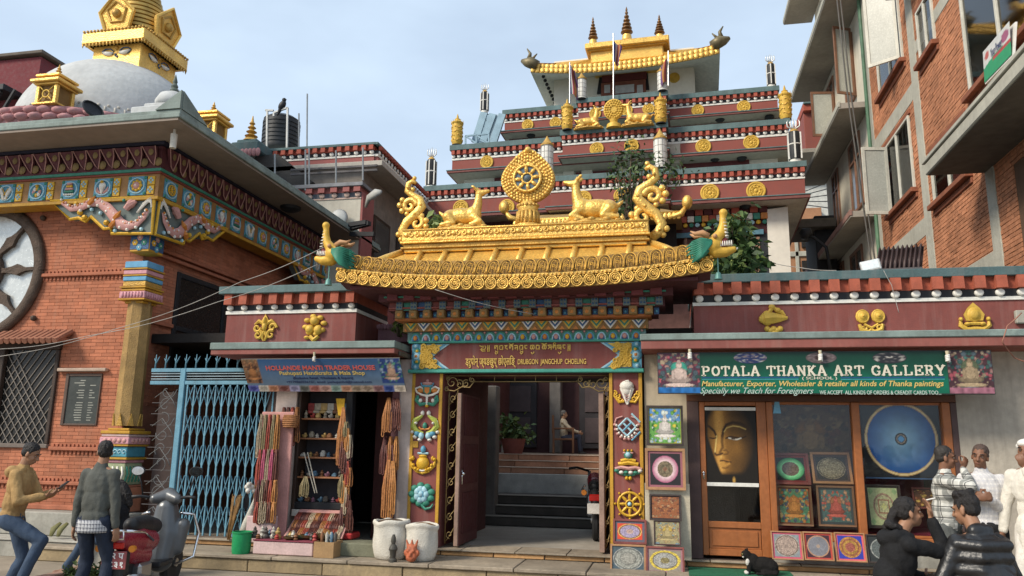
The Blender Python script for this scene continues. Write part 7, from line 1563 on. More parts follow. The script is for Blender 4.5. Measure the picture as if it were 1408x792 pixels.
# far plastered half
MB().box(XR,14,22.0,28.6,0,18).build('plaster_wall',CREAM,ap); MB().bbox(XR-.06,XR+.2,22.022,22.25,3,18,.01).build('white_corner_post',M('white_plaster',(.66,.65,.58),.85,0,.08,1),ap); MB().cyl((XR-.07,22.0,3),(XR-.07,22.0,18),.05,n=8).build('green_pipe',M('green_pipe_paint',(.10,.20,.12),.5),ap)
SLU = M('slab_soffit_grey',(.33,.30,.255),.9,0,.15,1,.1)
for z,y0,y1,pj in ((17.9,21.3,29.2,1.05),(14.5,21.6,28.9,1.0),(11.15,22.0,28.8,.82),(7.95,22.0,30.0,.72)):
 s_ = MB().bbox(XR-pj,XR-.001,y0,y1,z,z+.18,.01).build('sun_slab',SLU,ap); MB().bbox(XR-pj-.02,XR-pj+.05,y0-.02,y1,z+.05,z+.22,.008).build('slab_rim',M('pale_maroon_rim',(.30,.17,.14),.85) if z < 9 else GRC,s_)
WBR = M('brown_window_wood',(.22,.11,.065),.6,0,.2,4,.1)
for y0,y1,z0,z1 in ((26.5,27.5,8.9,11.0),(23.3,24.8,8.75,11.0),(23.3,24.6,12.1,14.2),(26.2,27.6,12.0,14.2),(23.3,24.6,15.3,17.6),(24.0,25.6,5.8,7.7),(26.6,27.6,6.0,7.8)):
 w = MB().bbox(XR-.05,XR+.02,y0,y0+.1,z0,z1,.006).build('window',WBR,ap)
 for a,b,c,d in ((y1-.1,y1,z0,z1),((y0+y1)/2-.05,(y0+y1)/2+.05,z0+.1,z1-.1),(y0+.101,y1-.101,z0,z0+.1),(y0+.101,y1-.101,z1-.1,z1),(y0+.101,(y0+y1)/2-.051,z1-.7,z1-.62),((y0+y1)/2+.051,y1-.101,z1-.7,z1-.62)): MB().bbox(XR-.05,XR+.02,a,b,c,d,.006).build('frame',WBR,w)
 MB().box(XR-.012,XR-.002,y0+.1,y1-.1,z0+.1,z1-.1).build('pane',M('dim_pane',(.10,.095,.085),.15,0,.1,2,0),w)
leaf(XR-.05,23.3,12.1,14.3,(-.55,-.25),WBR,ap,'brown casement standing open below the upper slab'); leaf(XR-.05,26.2,12.0,13.6,(-.75,-.1),WBR,ap,'pale casement standing open at the far upper window')
for dx in (0,.09): MB().tube([(XR-.85+dx,21.6,18),(XR-.72+dx,21.3,11.2),(XR-.55+dx,20.9,6.5),(XR-.5+dx,20.8,4.9)],.022,6).build('cable',M('grey_cable',(.09,.085,.075),.7),ap,smooth=True)
# things on the gallery roof edge
aw = thing('corrugated_awning','dark brown corrugated sheet awning above the gallery parapet','awning',P(1237,372,12.6)); q = MB(); n_ = 44
A_,B2,C2,D2 = P(1203,372,12.4),P(1268,369,12.4),P(1271,336,12.9),P(1208,342,12.9)
V = []
for i in range(n_+1):
 t = i/n_; w = .035*math.sin(i*PI/2.2); n0 = Vector((0,-.6,.8))*w; lo,hi = A_.lerp(B2,t)+n0,D2.lerp(C2,t)+n0; V += [lo,hi,hi+Vector((0,.01,-.01)),lo+Vector((0,.01,-.01))]
F = []
for i in range(n_):
 for j in range(4): F.append((i*4+j,i*4+(j+1)%4,(i+1)*4+(j+1)%4,(i+1)*4+j))
q.add(V,F).build('sheet',M('dark_brown_sheet',(.05,.03,.028),.5,.2,.15,4,.05),aw,smooth=True); MB().bar(A_,B2,.05,.04).build('bottom_rail',M('dull_bar',(.11,.10,.10),.7),aw)
for v in (A_.lerp(B2,.03),A_.lerp(B2,.97)): MB().bar(v,(v.x,v.y,3.9),.04).build('prop',M('dull_bar'),aw)
p = P(1197,366,11.1); fl = thing('floodlight','square silver floodlight standing on the gallery parapet beside the awning','floodlight',p); q = MB().bbox(-.13,.13,-.03,.03,-.09,.09,.015); ob = q.build('housing',M('silver_housing',(.45,.45,.44),.4,.4),fl,local=True); g_ = MB().bbox(-.105,.105,-.036,-.031,-.068,.068,.002).build('lamp_glass',M('pale_lamp_glass',(.62,.66,.66),.15,.2,.03,4,0),ob,local=True); ob.rotation_euler = (R(-20),R(-9),R(-14)); MB().bar((0,.03,-.12),(0,.03,0),.03).build('bracket',BLACK,fl,local=True)
MB().bbox(P(1403,437,10.66).x-.06,P(1403,437,10.66).x+.12,10.62,10.69,P(1403,445,10.66).z,P(1403,427,10.66).z,.01).build('junction_box',M('grey_box',(.34,.32,.27),.7),label='small grey junction box on the gallery parapet at the right edge',cat='box')
# ================= buildings beyond =================
fb = thing('distant_house','small brick and concrete house seen between the temple and the plastered building','building',P(1100,375,40)); 
def dbox(x0,x1,y0,y1,Y,th,nm,mt,par=fb): a = P(x0,(y0+y1)/2,Y); b = P(x1,(y0+y1)/2,Y); MB().bbox(a.x,b.x,Y,Y+th,P((x0+x1)/2,y1,Y).z,P((x0+x1)/2,y0,Y).z,.02).build(nm,mt,par)
DB = M('distant_brick',(.34,.17,.09),.9,0,.15,2,.1); dbox(1083,1140,312,420,40,6,'wall',DB); dbox(1082,1142,306,312,39.6,7,'roof_slab',GRC); dbox(1094,1099,312,400,39.9,.09,'concrete_strip',GRC); dbox(1084,1140,345,352,39.9,.09,'concrete_strip',GRC); dbox(1102,1113,318,340,39.85,.13,'window',M('dark_pane')); dbox(1103,1118,358,372,39.85,.13,'window',M('dark_pane'))
dw = thing('distant_house','pale tall house with a roof tank behind the right end of the temple','building',P(1106,300,44)); dbox(1090,1140,246,300,44,6,'wall',M('pale_far_wall',(.50,.50,.46),.9),dw); dbox(1088,1141,240,246,43.6,6,'roof_slab',GRC,dw); dbox(1088,1130,286,305,43.5,.4,'red_tile_band',DB,dw)
p = P(1101,240,46); MB().lathe([(1.0,0),(1.05,.1),(1.05,1.4),(.8,1.7),(.3,1.9),(.3,2.0),(.01,2.02)],(p.x,46,p.z),18).build('water_tank',M('black_plastic_tank',(.03,.032,.035),.5,0,.15,3,.05),label='black water tank on the distant pale roof right of the temple',cat='water tank')
q = MB()
for k in range(5): q.tube([P(1088,268+4*k,36),P(1110,262+5*k,34),P(1140,250+9*k,31)],.02,4)
q.build('overhead_cables',BLACK,label='bunch of thin cables sagging between the temple and the plastered building',cat='cables',kind='stuff')
tb = thing('temple_annex','narrow maroon building with red dentil cornice behind the plastered slabs','building',P(1120,180,31)); dbox(1106,1150,150,205,31,4,'wall',TMAR,tb); dbox(1104,1150,141,151,30.8,4,'cornice',TRED,tb); dbox(1105,1150,137,141,30.7,4,'coping',TEAL,tb); dbox(1103,1150,203,209,30.6,4,'slab',SLU,tb)
lp = thing('street_lamp','dark street lamp head on an arm right of the temple pillar','street lamp',P(1135,372,24)); MB().tube([P(1142,372,24),P(1136,340,24),P(1118,326,24),P(1110,324,24)],.05,8).build('arm',BLACK,lp,smooth=True); q = MB().tube([P(1113,326,24),P(1108,321,24),P(1101,317,24)],[.13,.22,.08],10); q.build('lamp_head',BLACK,lp,smooth=True)
dk_ = thing('dark_shed','dark shed wall with slab below the plastered building','building',P(1130,372,27)); dbox(1122,1150,296,380,27,2,'wall',M('very_dark_wall',(.03,.03,.032),.8),dk_); dbox(1098,1150,300,312,26.6,2,'slab',M('dark_concrete'),dk_)
# wing of the monastery on the left, with its tank
wg = thing('monastery_wing','lower monastery wing with maroon parapet and white wall left of the golden gate roof','building',(-9,17,0)); WG = (M('pinkish_maroon',(.30,.10,.09),.8,0,.1,1),WHITE,BLACK,TRED,TEAL)
za = [P(515,y,18).z for y in (228.5,214.5,212,206.5,200.5,197)]; cornice(wg,-13.5,-7.5,18,3.2,za,26,WG,pieces=False,capo=.06)
MB().box(-7.499,-7.40,18.05,24,za[0],za[2]).build('side_parapet',WG[0],wg); MB().box(-7.499,-7.39,18.0,24,za[1],za[2]+.01).build('white_line',WHITE,wg); MB().box(-7.499,-7.395,18.02,24,za[2]+.011,za[3]).build('dark_band',BLACK,wg); MB().bbox(-7.499,-7.36,17.9,24,za[4],za[5],.01).build('coping',TEAL,wg)
q = MB(); q2 = MB()
for k in range(26): y = 18.1+.23*k; q.box(-7.394,-7.30,y-.06,y+.06,za[3]+.02,za[4]-.005); q2.sph((-7.385,y,(za[2]+za[3])/2),.065,8,5,(.5,1,1))
q.build('dentil_row',TRED,wg,kind='stuff'); q2.build('white_discs',WHITE,wg,smooth=True,kind='stuff')
MB().bbox(-13.5,-7.1,17.6,24,za[0]-.14,za[0]-.001,.01).build('slab',SOFFIT,wg)
zb_ = [P(497,y,17).z for y in (276,272.8,271,264,257,252)]; WG2 = (PLAST,M('pale_rose_line',(.50,.36,.30),.8),M('slate_band',(.09,.10,.12),.7),WG[0],M('grey_coping',(.22,.22,.23),.8)); cornice(wg,-13,-7.36,17,.8,[P(497,390,17).z]+zb_[1:],17,WG2,pieces=False,capo=.08)
MB().box(-13,-7.7,17.8,24,2.5,za[0]-.15).build('inner_wall',M('wing_wall',(.24,.21,.18),.9),wg); MB().bbox(-7.359,-7.30,17.0,17.7,2.5,zb_[3],.005).build('maroon_edge',WG[0],wg)
for y0 in (18.6,20.4): MB().bbox(-7.699,-7.64,y0,y0+1.2,5.6,7.6,.01).build('window_frame',WOODD,wg); MB().box(-7.639,-7.635,y0+.1,y0+1.1,5.7,7.5).build('pane',M('dim_pane'),wg)
MB().bbox(-7.69,-7.2,17.9,23,5.1,5.25,.01).build('ledge',TEALR,wg); MB().box(-7.3,-7.24,18.0,23,4.3,5.09).build('ledge_wall',WG[0],wg); MB().bbox(-7.69,-7.28,22.9,23.1,4.0,7.7,.01).build('grey_post',M('grey_pillar'),wg)
tk_ = thing('water_tank','large black ribbed water tank on the roof of the monastery wing','water tank',(-11.35,20,P(386,206,20).z-.2)); r_ = (P(409,190,20).x-P(363,190,20).x)/2; z0 = P(386,208,20).z; H = P(386,160,20).z-z0; prof = [(r_*.98,0)]
for k in range(7): prof += [(r_,H*(.03+.115*k)),(r_,H*(.09+.115*k)),(r_*.96,H*(.10+.115*k)),(r_*.96,H*(.135+.115*k))]
MB().lathe(prof+[(r_*.97,H*.86),(r_*.7,H*.95),(r_*.28,H),(r_*.26,H*1.04),(.01,H*1.05)],(P(386,190,20).x,20,z0),28).build('body',M('black_plastic_tank'),tk_,smooth='auto'); q = MB()
for a,b in (((367,206),(367.5,151)),((365,151.5),(376,152)),((394.5,206),(395.5,148)),((376.5,155),(395.5,148)),((376.5,160),(376.5,155))): q.bar(P(*a,19.2),P(*b,19.2),.05)
q.build('pipes',M('galvanised_pipe',(.30,.31,.31),.5,.5),tk_)
for x,yb,yt,Y,lab in ((422,206,129,19,'tall thin pole standing behind the tank'),(411,206,156,19.4,'short thin pole beside the tank'),(420,262,206,16.9,'rusty rod on the lower wing roof, left of the pair'),(425,262,204,16.95,'rusty rod on the lower wing roof, right of the pair'),(462,256,207,16.9,'thin rod on the middle of the lower wing roof'),(499,248,203,16.9,'rusty rod at the right corner of the lower wing roof'),(378,246,212,16.9,'thin rod beside the hall eave')): MB().cyl(P(x,yb,Y),P(x+(.5 if yt<150 else 0),yt,Y),.022,n=6).build('pole',M('galvanised_pipe'),label=lab,cat='pole')
for k,(y0,y1) in enumerate(((231,227.5),(237,233.5))): MB().bar(P(400,y0+3,17.2),P(519,y1,17.2),.05).build('conduit_rail',M('dull_bar'),label=('upper' if k==0 else 'lower')+' grey conduit rail along the monastery wing',cat='rail')
p = P(342,206,17.5); ft = thing('corner_finial','gold ringed finial on a dark lotus corner block above the hall eave','finial',p); MB().bbox(p.x-.35,p.x+.45,17.2,18,p.z-.15,p.z+.12,.03).build('block',TEALR,ft); MB().bbox(p.x-.25,p.x+.33,17.3,17.9,p.z+.121,p.z+.22,.03).build('block',TEALR,ft); q = MB()
for k in range(9): q.sph((p.x-.4+.11*k,17.15,p.z-.22),.09,7,5,(.8,.6,1.3))
q.build('petals',M('petal_rose',(.40,.20,.20),.8),ft,smooth=True,kind='stuff'); pr = [(.22,p.z+.22),(.16,p.z+.30)]
for k in range(4): r_ = .17-.03*k; pr += [(r_*.5,p.z+.33+.12*k),(r_,p.z+.37+.12*k),(r_*.5,p.z+.42+.12*k)]
MB().lathe(pr+[(.01,p.z+.95)],(p.x+.04,17.5,0),12).build('rings',GOLD2,ft,smooth='auto')
MB().poly([P(x,y,17.6) for x,y in ((352,214),(382,212),(430,250),(410,262),(330,262))][::-1],(0,.5,0)).build('tarpaulin',M('dark_tarpaulin',(.06,.055,.05),.7,0,.2,3,.5),label='dark tarpaulin heaped on the wing roof behind the hall eave',cat='tarpaulin')
sl_ = thing('street_lamp','grey street lamp head on the corner of the monastery wing','street lamp',P(506,276,16.6)); MB().tube([P(503,284,16.8),P(507,272,16.6),P(516,266,16.5),P(524,264,16.4)],[.05,.10,.12,.05],10,flat=.6).build('lamp_head',M('grey_lamp_head',(.36,.35,.32),.5),sl_,smooth=True)
for (a,b,w) in (((473,311),(505,306),.14),((478,315),(508,307),.12),((482,322),(515,322),.08)): MB().bar(P(*a,16.4),P(*b,16.2),w,.10).build('lamp_bracket',BLACK,sl_)
dd = thing('satellite_dish','pale grey satellite dish on the white wing wall','satellite dish',P(465,300,16.8)); p = P(465,300,16.8); MB().lathe([(.01,.05),(.18,.02),(.24,-.03),(.22,-.03),(.1,.0)],(p.x,p.y,p.z),18,'y').build('dish',M('grey_dish',(.42,.42,.40),.5),dd,smooth=True); MB().bar((p.x,16.8,p.z-.35),(p.x,16.8,p.z),.04).build('mast',M('dull_bar'),dd)
mh = thing('maroon_house','dark maroon building at the far left behind the stupa','building',P(20,150,19)); A_,B2 = P(-60,100,19),P(57,78,19); MB().box(A_.x-3,B2.x,19,25,6,P(57,78,19).z).build('wall',M('far_maroon',(.16,.035,.04),.85,0,.12,1),mh); a0 = P(57,76,19)
MB().bbox(A_.x-3,B2.x+.15,18.85,25,a0.z,a0.z+.12,.02).build('coping',M('dark_concrete'),mh); MB().bbox(A_.x-3,B2.x-.5,18.3,19,P(20,120,18.6).z-.2,P(20,120,18.6).z,.02).build('balcony',BLACK,mh)
for k in range(6): MB().bar((A_.x+.5*k,18.5,P(20,120,18.6).z-.9),(A_.x+.5*k+.5,18.4,P(20,120,18.6).z-.2),.08).build('strut',BLACK,mh)
# ================= ornaments on the gate roof =================
GR_ = 'gilded figures on the gate roof'; YO = YRM
def deer(x,y,yt,face_,label,flip):
 b0 = P(x,321,YO); s = (P(x,yt,YO).z-b0.z); t = thing('golden_deer',label,'statue',(b0.x,YO,ZRT+.005),0,GR_); B = Blob(); f = flip; X = lambda u: u*s*f*.9
 def V3(u,v,w=0): return (X(u),w*s,v*s)
 B.ell(V3(-.12,.34),(s*.42,s*.17,s*.19)); B.ell(V3(.18,.36),(s*.2,s*.16,s*.2)); B.ell(V3(-.38,.33),(s*.2,s*.17,s*.18)); B.chain([V3(.24,.42),V3(.30,.62),V3(.32,.83)],[s*.13,s*.10,s*.075]); B.chain([V3(.32,.86),V3(.42,.87),V3(.56,.905)],[s*.085,s*.07,s*.04])
 for w in (-1,1):
  B.chain([V3(.25,.28,w*.1),V3(.40,.18,-.02+w*.12),V3(.16,.12,w*.13)],[s*.085,s*.055,s*.045]); B.chain([V3(.16,.12,w*.14),V3(.42,.11,w*.12)],[s*.04,s*.035]); B.chain([V3(-.42,.3,w*.12),V3(-.28,.16,w*.16),V3(-.58,.12,w*.16)],[s*.13,s*.07,s*.05]); B.chain([V3(-.58,.12,w*.16),V3(-.36,.1,w*.17)],[s*.045,s*.04])
  B.chain([V3(.30,.9,w*.05),V3(.20,.99,w*.10),V3(.16,1.0,w*.12)],[s*.03,s*.035,s*.015]); B.chain([V3(.33,.92,w*.03),V3(.28,1.0,w*.05)],[s*.02,s*.012])
 B.chain([V3(-.56,.36),V3(-.66,.44),V3(-.70,.48)],[s*.05,s*.035,s*.015]); B.grow('body',GOLD,t,voxel=.012,smooth=3,local=True)
 q = MB(); q.lathe([(s*.62,0),(s*.62,s*.03),(s*.5,s*.09),(s*.1,s*.11)],(X(-.05),0,0),24,'z',(1,.5,1))
 for k in range(12): a = k*PI/6; q.sph((X(-.05)+s*.56*math.cos(a),s*.27*math.sin(a),s*.06),s*.06,7,5,(1.4,1,.8))
 q.build('cushion',GOLD2,t,smooth=True,local=True)
deer(640,320,262,1,'gilded deer lying left of the wheel, looking up at it',1); deer(812,318,253,1,'gilded deer lying right of the wheel, looking up at it',-1)
b0 = P(725.5,319,YO); sW = (P(725.5,212,YO).z-b0.z); dwh = thing('wheel_ornament','large gilded teardrop wheel with a blue hub standing between the two lying deer','statue',(b0.x,YO,ZRT+.005),0,GR_); k_ = sW/107
q = MB(); q.lathe([(17*k_,0),(17*k_,4*k_),(14.5*k_,6*k_),(12.5*k_,24*k_),(14*k_,27*k_),(12.5*k_,32*k_),(9*k_,36*k_)],(0,0,0),18,'z',(1,.8,1)); q.build('pedestal',GOLD,dwh,smooth='auto',local=True); q = MB()
for k in range(9): a = PI+k*PI/8; q.tube([(14.5*k_*math.cos(a),11.6*k_*math.sin(a),6*k_),(13*k_*math.cos(a),10.4*k_*math.sin(a),22*k_)],2.4*k_,6); q.sph((13*k_*math.cos(a),10.4*k_*math.sin(a),30*k_),2.6*k_,6,4)
q.build('pedestal_petals',GOLD2,dwh,smooth=True,local=True); cz = 67*k_; out_ = []
for i in range(40): a = 2*PI*i/40-PI/2; r = 31.5*k_*(1+.0*math.sin(a)); z_ = math.sin(a); out_.append((35.5*k_*math.cos(a)*(1-.20*max(0,z_)**2),cz+(33*z_+ (8*max(0,z_)**5))*k_))
MB().poly([(u,-.05,v) for u,v in out_],(0,.10,0)).build('plate',GOLD,dwh,local=True); q = MB()
for ring_,n_,br in ((.93,46,2.4),(.83,40,2.1),(.72,34,2.2),(.61,26,2.0)):
 for i in range(n_):
  j = i*40/n_; a0 = out_[int(j)%40]; a1 = out_[(int(j)+1)%40]; t = j-int(j); u,v = a0[0]*(1-t)+a1[0]*t,a0[1]*(1-t)+a1[1]*t
  q.sph((u*ring_,-.055,cz+(v-cz)*ring_),br*k_*random.uniform(.85,1.15),7,5,(1,.7,1))
q.sph((0,-.06,cz+39*k_),4.5*k_,8,6); q.build('bosses',GOLD,dwh,smooth=True,local=True); q = MB()
MB().lathe([(17.5*k_,.0),(17.5*k_,.03),(.01,.03)],(0,-.055,cz-1*k_),24,'y').build('blue_disc',M('weathered_blue_enamel',(.10,.15,.19),.5,0,.3,9,.1),dwh,local=True)
q.tube([(17.8*k_*math.cos(2*PI*i/32),-.09,cz-1*k_+17.8*k_*math.sin(2*PI*i/32)) for i in range(33)],2*k_,8,cap=False); q.tube([(7*k_*math.cos(2*PI*i/20),-.09,cz-1*k_+7*k_*math.sin(2*PI*i/20)) for i in range(21)],1.5*k_,7,cap=False)
for i in range(8): a = i*PI/4+.1; q.tube([(7*k_*math.cos(a),-.09,cz-1*k_+7*k_*math.sin(a)),(12*k_*math.cos(a),-.095,cz-1*k_+12*k_*math.sin(a)),(17*k_*math.cos(a),-.09,cz-1*k_+17*k_*math.sin(a))],[1.6*k_,2.8*k_,1.6*k_],7)
q.build('wheel',GOLD,dwh,smooth=True,local=True); MB().sph((0,-.09,cz-1*k_),4.3*k_,12,8).build('blue_jewel',M('weathered_blue_enamel'),dwh,smooth=True,local=True)
# small wheel and deer on the temple terrace
sw_ = thing('wheel_ornament','small gilded wheel between tiny deer on the temple terrace','statue',TL(PT(844,177,1.0)),TYAW,'small gilded group on the terrace'); k2 = .022
MB().lathe([(11*k2,0),(10*k2,6*k2),(5*k2,9*k2),(6*k2,14*k2)],(0,0,0),14).build('pedestal',GOLDY,sw_,smooth='auto',local=True); MB().lathe([(14*k2,-.04),(14.5*k2,.02),(12*k2,.06),(.01,.05)],(0,0,29*k2),26,'y',(1,1,1.12)).build('plate',GOLDY,sw_,smooth='auto',local=True); q = MB()
for r_,n_ in ((12,22),(9,16),(5.5,10)):
 for i in range(n_): a = 2*PI*i/n_; q.sph((r_*k2*math.cos(a),-.06,29*k2+r_*1.1*k2*math.sin(a)),1.6*k2,6,4)
q.build('bosses',GOLDY,sw_,smooth=True,local=True)
src = [o for o in bpy.data.objects if o.name.startswith('golden_deer')]
for o,x,lab in ((src[0],811,'tiny gilded deer left of the small terrace wheel'),(src[1],875,'tiny gilded deer right of the small terrace wheel')):
 c = copy_tree(o,None,TL(PT(x,178.5 if x<850 else 175,1.0))); c['label'] = lab; c['group'] = 'small gilded group on the terrace'; c.scale = (1.15,1.15,1.15)
# tall scrolls at both ends of the ridge
def scroll(xc,yb,yt,fl,lab):
 b0 = P(xc,yb,YO); s = (P(xc,yt,YO).z-b0.z)/100; t = thing('golden_scroll',lab,'ornament',(b0.x,YO,b0.z),0,'curling gilded scrolls at the ends of the gate ridge'); q = MB(); K = dict(flat=.75,fa=(0,1,0))
 W = lambda u,v: (u*s*fl,0,v*s)
 q.tube([W(1.6,0),W(14.5,9.7),W(18.7,20.3),W(11.3,33.9),W(-3.2,45.2),W(-11.3,56.5),W(-8,67.7),W(3.2,74.2),W(12.9,82.3),W(11.3,93.6),W(4.8,97.7),W(-1,94)],[x*s for x in (6,6.5,6.5,7,8,7.5,6,5.5,5,4.6,4,2.5)],8,**K)
 for u,v,r,a0,tn,w in ((-4.8,30.6,13,0,8,5.2),(8,58,12,PI,-8,5)): q.tube([W(u+(r*(1-.85*i/24))*math.cos(a0+tn*i/24),v+(r*(1-.85*i/24))*math.sin(a0+tn*i/24)) for i in range(25)],[w*s*(1-.5*i/24) for i in range(25)],7,**K)
 for u,v,r in ((-19,34,4.8),(-19,25,4.8),(-15.5,17,4.6),(-12,42,4.2),(-8,13,4.5),(20,68,4.5),(24,60,4.8),(20,51,4.6),(12,46,3.8),(4,84,4),(24,14,4.5),(20,6,4),(2,102,3.5)): q.sph(W(u,v),r*s,8,6,(1,.8,1))
 for u,v in ((16,12),(-2,44),(-11,58),(10,86)): q.sph((u*s*fl,-5*s,v*s),2.6*s,7,5)
 q.build('scroll',GOLD,t,smooth=True,local=True)
scroll(568,334,247,-1,'curling gilded scroll ornament at the left end of the gate ridge'); scroll(890,330,227,1,'curling gilded scroll ornament at the right end of the gate ridge')
# dragon heads at the eave corners
def dragon_head(x,y,fl,lab):
 c = P(x,y,9.95); t = thing('dragon_head',lab,'ornament',c,0,'painted dragon heads at the gate eaves'); s = .0092; W = lambda u,v,w=0: (u*s*fl,w*s,v*s)
 B = Blob(); B.ell(W(0,0),(15*s,13*s,13*s)); B.chain([W(4,-8),W(16,-9),W(27,-6)],[10*s,8*s,5*s]); B.chain([W(4,8),W(12,18),W(15,30),W(15,40),W(16,46)],[9*s,7*s,5.5*s,4.5*s,5.5*s]); B.ell(W(16,47),(6*s,6*s,6*s)); B.grow('head',M('dragon_yellow',(.60,.36,.05),.5,.1,.15,8,.15),t,voxel=.012,smooth=2,local=True)
 MB().tube([W(9,-2,0),W(15,2,0),W(18,10,0)],[9*s,7*s,3*s],8).build('mouth',M('dragon_mouth',(.14,.025,.03),.5),t,smooth=True,local=True); q = MB()
 for k in range(6):
  for w in (-1,1): q.cyl(W(10+3*k,-3+.4*k,w*(8-.7*k)),W(10+3*k,4+.4*k,w*(8-.7*k)),1.7*s,.6*s,5); q.cyl(W(16-.5*k+1,12+5*k,w*(6-.5*k)),W(22-.5*k,12+5*k,w*(5-.5*k)),1.5*s,.5*s,5)
 q.tube([W(24,-4,6),W(30,-6,8),W(34,-2,8)],1.2*s,5); q.build('teeth',EW,t,smooth=True,local=True,kind='stuff'); q = MB()
 for k in range(15):
  a = -1.9+.2*k; q.tube([W(-4+2*math.cos(a+PI),6*math.sin(a),10*math.cos(a*.6)-10),W(-14,13*math.sin(a)-3,6*math.cos(a)-8),W(-27,17*math.sin(a)-8,0),W(-34-3*(k%2),16*math.sin(a)-12,0)],[2*s,2.4*s,2*s,.6*s],6)
  q.tube([W(-2,4*math.cos(a)+2,-12),W(-16,14*math.sin(a)-4,-13),W(-29,17*math.sin(a)-9,-9)],[1.8*s,2.3*s,.6*s],6)
 q.build('mane',M('dragon_green',(.025,.17,.11),.55,0,.2,8,.1),t,smooth=True,local=True); q = MB()
 for w in (-1,1): q.tube([W(-6,12,w*6),W(-14,17,w*8),W(-24,16,w*8),W(-30,20,w*8)],[5*s,4.5*s,3*s,.8*s],7); q.sph(W(3,11,w*11),3.4*s,8,6)
 q.build('horns_and_eyes',M('dragon_horn',(.42,.22,.10),.5,0,.2,8,.1),t,smooth=True,local=True)
 bl = MB().lathe([(.01,0),(2.5*s,0),(4.5*s,-3*s),(5*s,-8*s),(6*s,-10*s),(.01,-9*s)],(6*s*fl,0,-38*s),12); bl.cyl((6*s*fl,0,-38*s),(6*s*fl,0,-12*s),1*s,n=5); bl.build('bell',M('green_bell',(.10,.22,.20),.5,.3),t,smooth='auto',local=True)
dragon_head(459,350,-1,'yellow dragon head with green mane at the left eave corner'); dragon_head(980,338,1,'yellow dragon head with green mane at the right eave corner')
for x,y,fl,lab in ((729,86,-1,'small dark dragon head at the left corner of the pavilion roof'),(990,57,1,'small dark dragon head at the right corner of the pavilion roof')):
 c = TL(PT(x,y,YV)); t = thing('roof_dragon',lab,'ornament',c,0,'small dragons on the pavilion roof'); MB().tube([(-.25*fl,0,-.15),(0,0,0),(.15*fl,0,.02),(.32*fl,0,.10)],[.2,.22,.16,.06],8).tube([(.05*fl,0,.1),(.0,0,.35),(.12*fl,0,.55)],[.10,.06,.02],6).tube([(-.05*fl,0,.1),(-.25*fl,0,.32)],[.07,.02],5).build('head',M('verdigris_gold',(.16,.13,.07),.5,.3,.3,6,.1),t,smooth=True,local=True)
# ================= people =================
SK = lambda nm,c: M('skin_'+nm,c,.55,0,.08,9,.05,60,0,.35,.04)
def V3(*a): return Vector(a)
def ik(S,T,a,b,pole):
 S,T = Vector(S),Vector(T); d = T-S; L_ = min(d.length,(a+b)*.999); d.normalize(); T = S+d*L_
 x = (a*a-b*b+L_*L_)/(2*L_); h = math.sqrt(max(0,a*a-x*x)); p = Vector(pole); p = p-d*p.dot(d); p.normalize()
 return S+d*x+p*h,T
def hand(B,w,d,n,side,k,curl=.5,q=None):
 """palm, five fingers and thumb at wrist w, pointing along d, palm facing n"""
 d,n = Vector(d).normalized(),Vector(n); n = (n-d*n.dot(d)).normalized(); s = d.cross(n)*side; w = Vector(w)
 B.ell(w+d*.045*k,(.04*k,.018*k,.048*k),Matrix((s,n,d)).transposed(),10,8)
 for i,(o,L_) in enumerate(((-.030,.066),(-.010,.076),(.010,.072),(.029,.056))):
  b = w+d*.082*k+s*o*k; m = b+(d*(1-curl*.35)+n*curl*.5)*L_*.55*k; e = m+(d*(1-curl*1.1)+n*curl*1.2).normalized()*L_*.5*k; B.cap(b,m,.0098*k,.0092*k,7); B.cap(m,e,.0092*k,.0078*k,7)
 b = w+d*.03*k-s*.036*k; m = b+(d*.6-s*.6+n*.35).normalized()*.042*k; B.cap(b,m,.0125*k,.011*k,7); B.cap(m,m+(d*.9+n*.5).normalized()*.032*k,.011*k,.009*k,7)
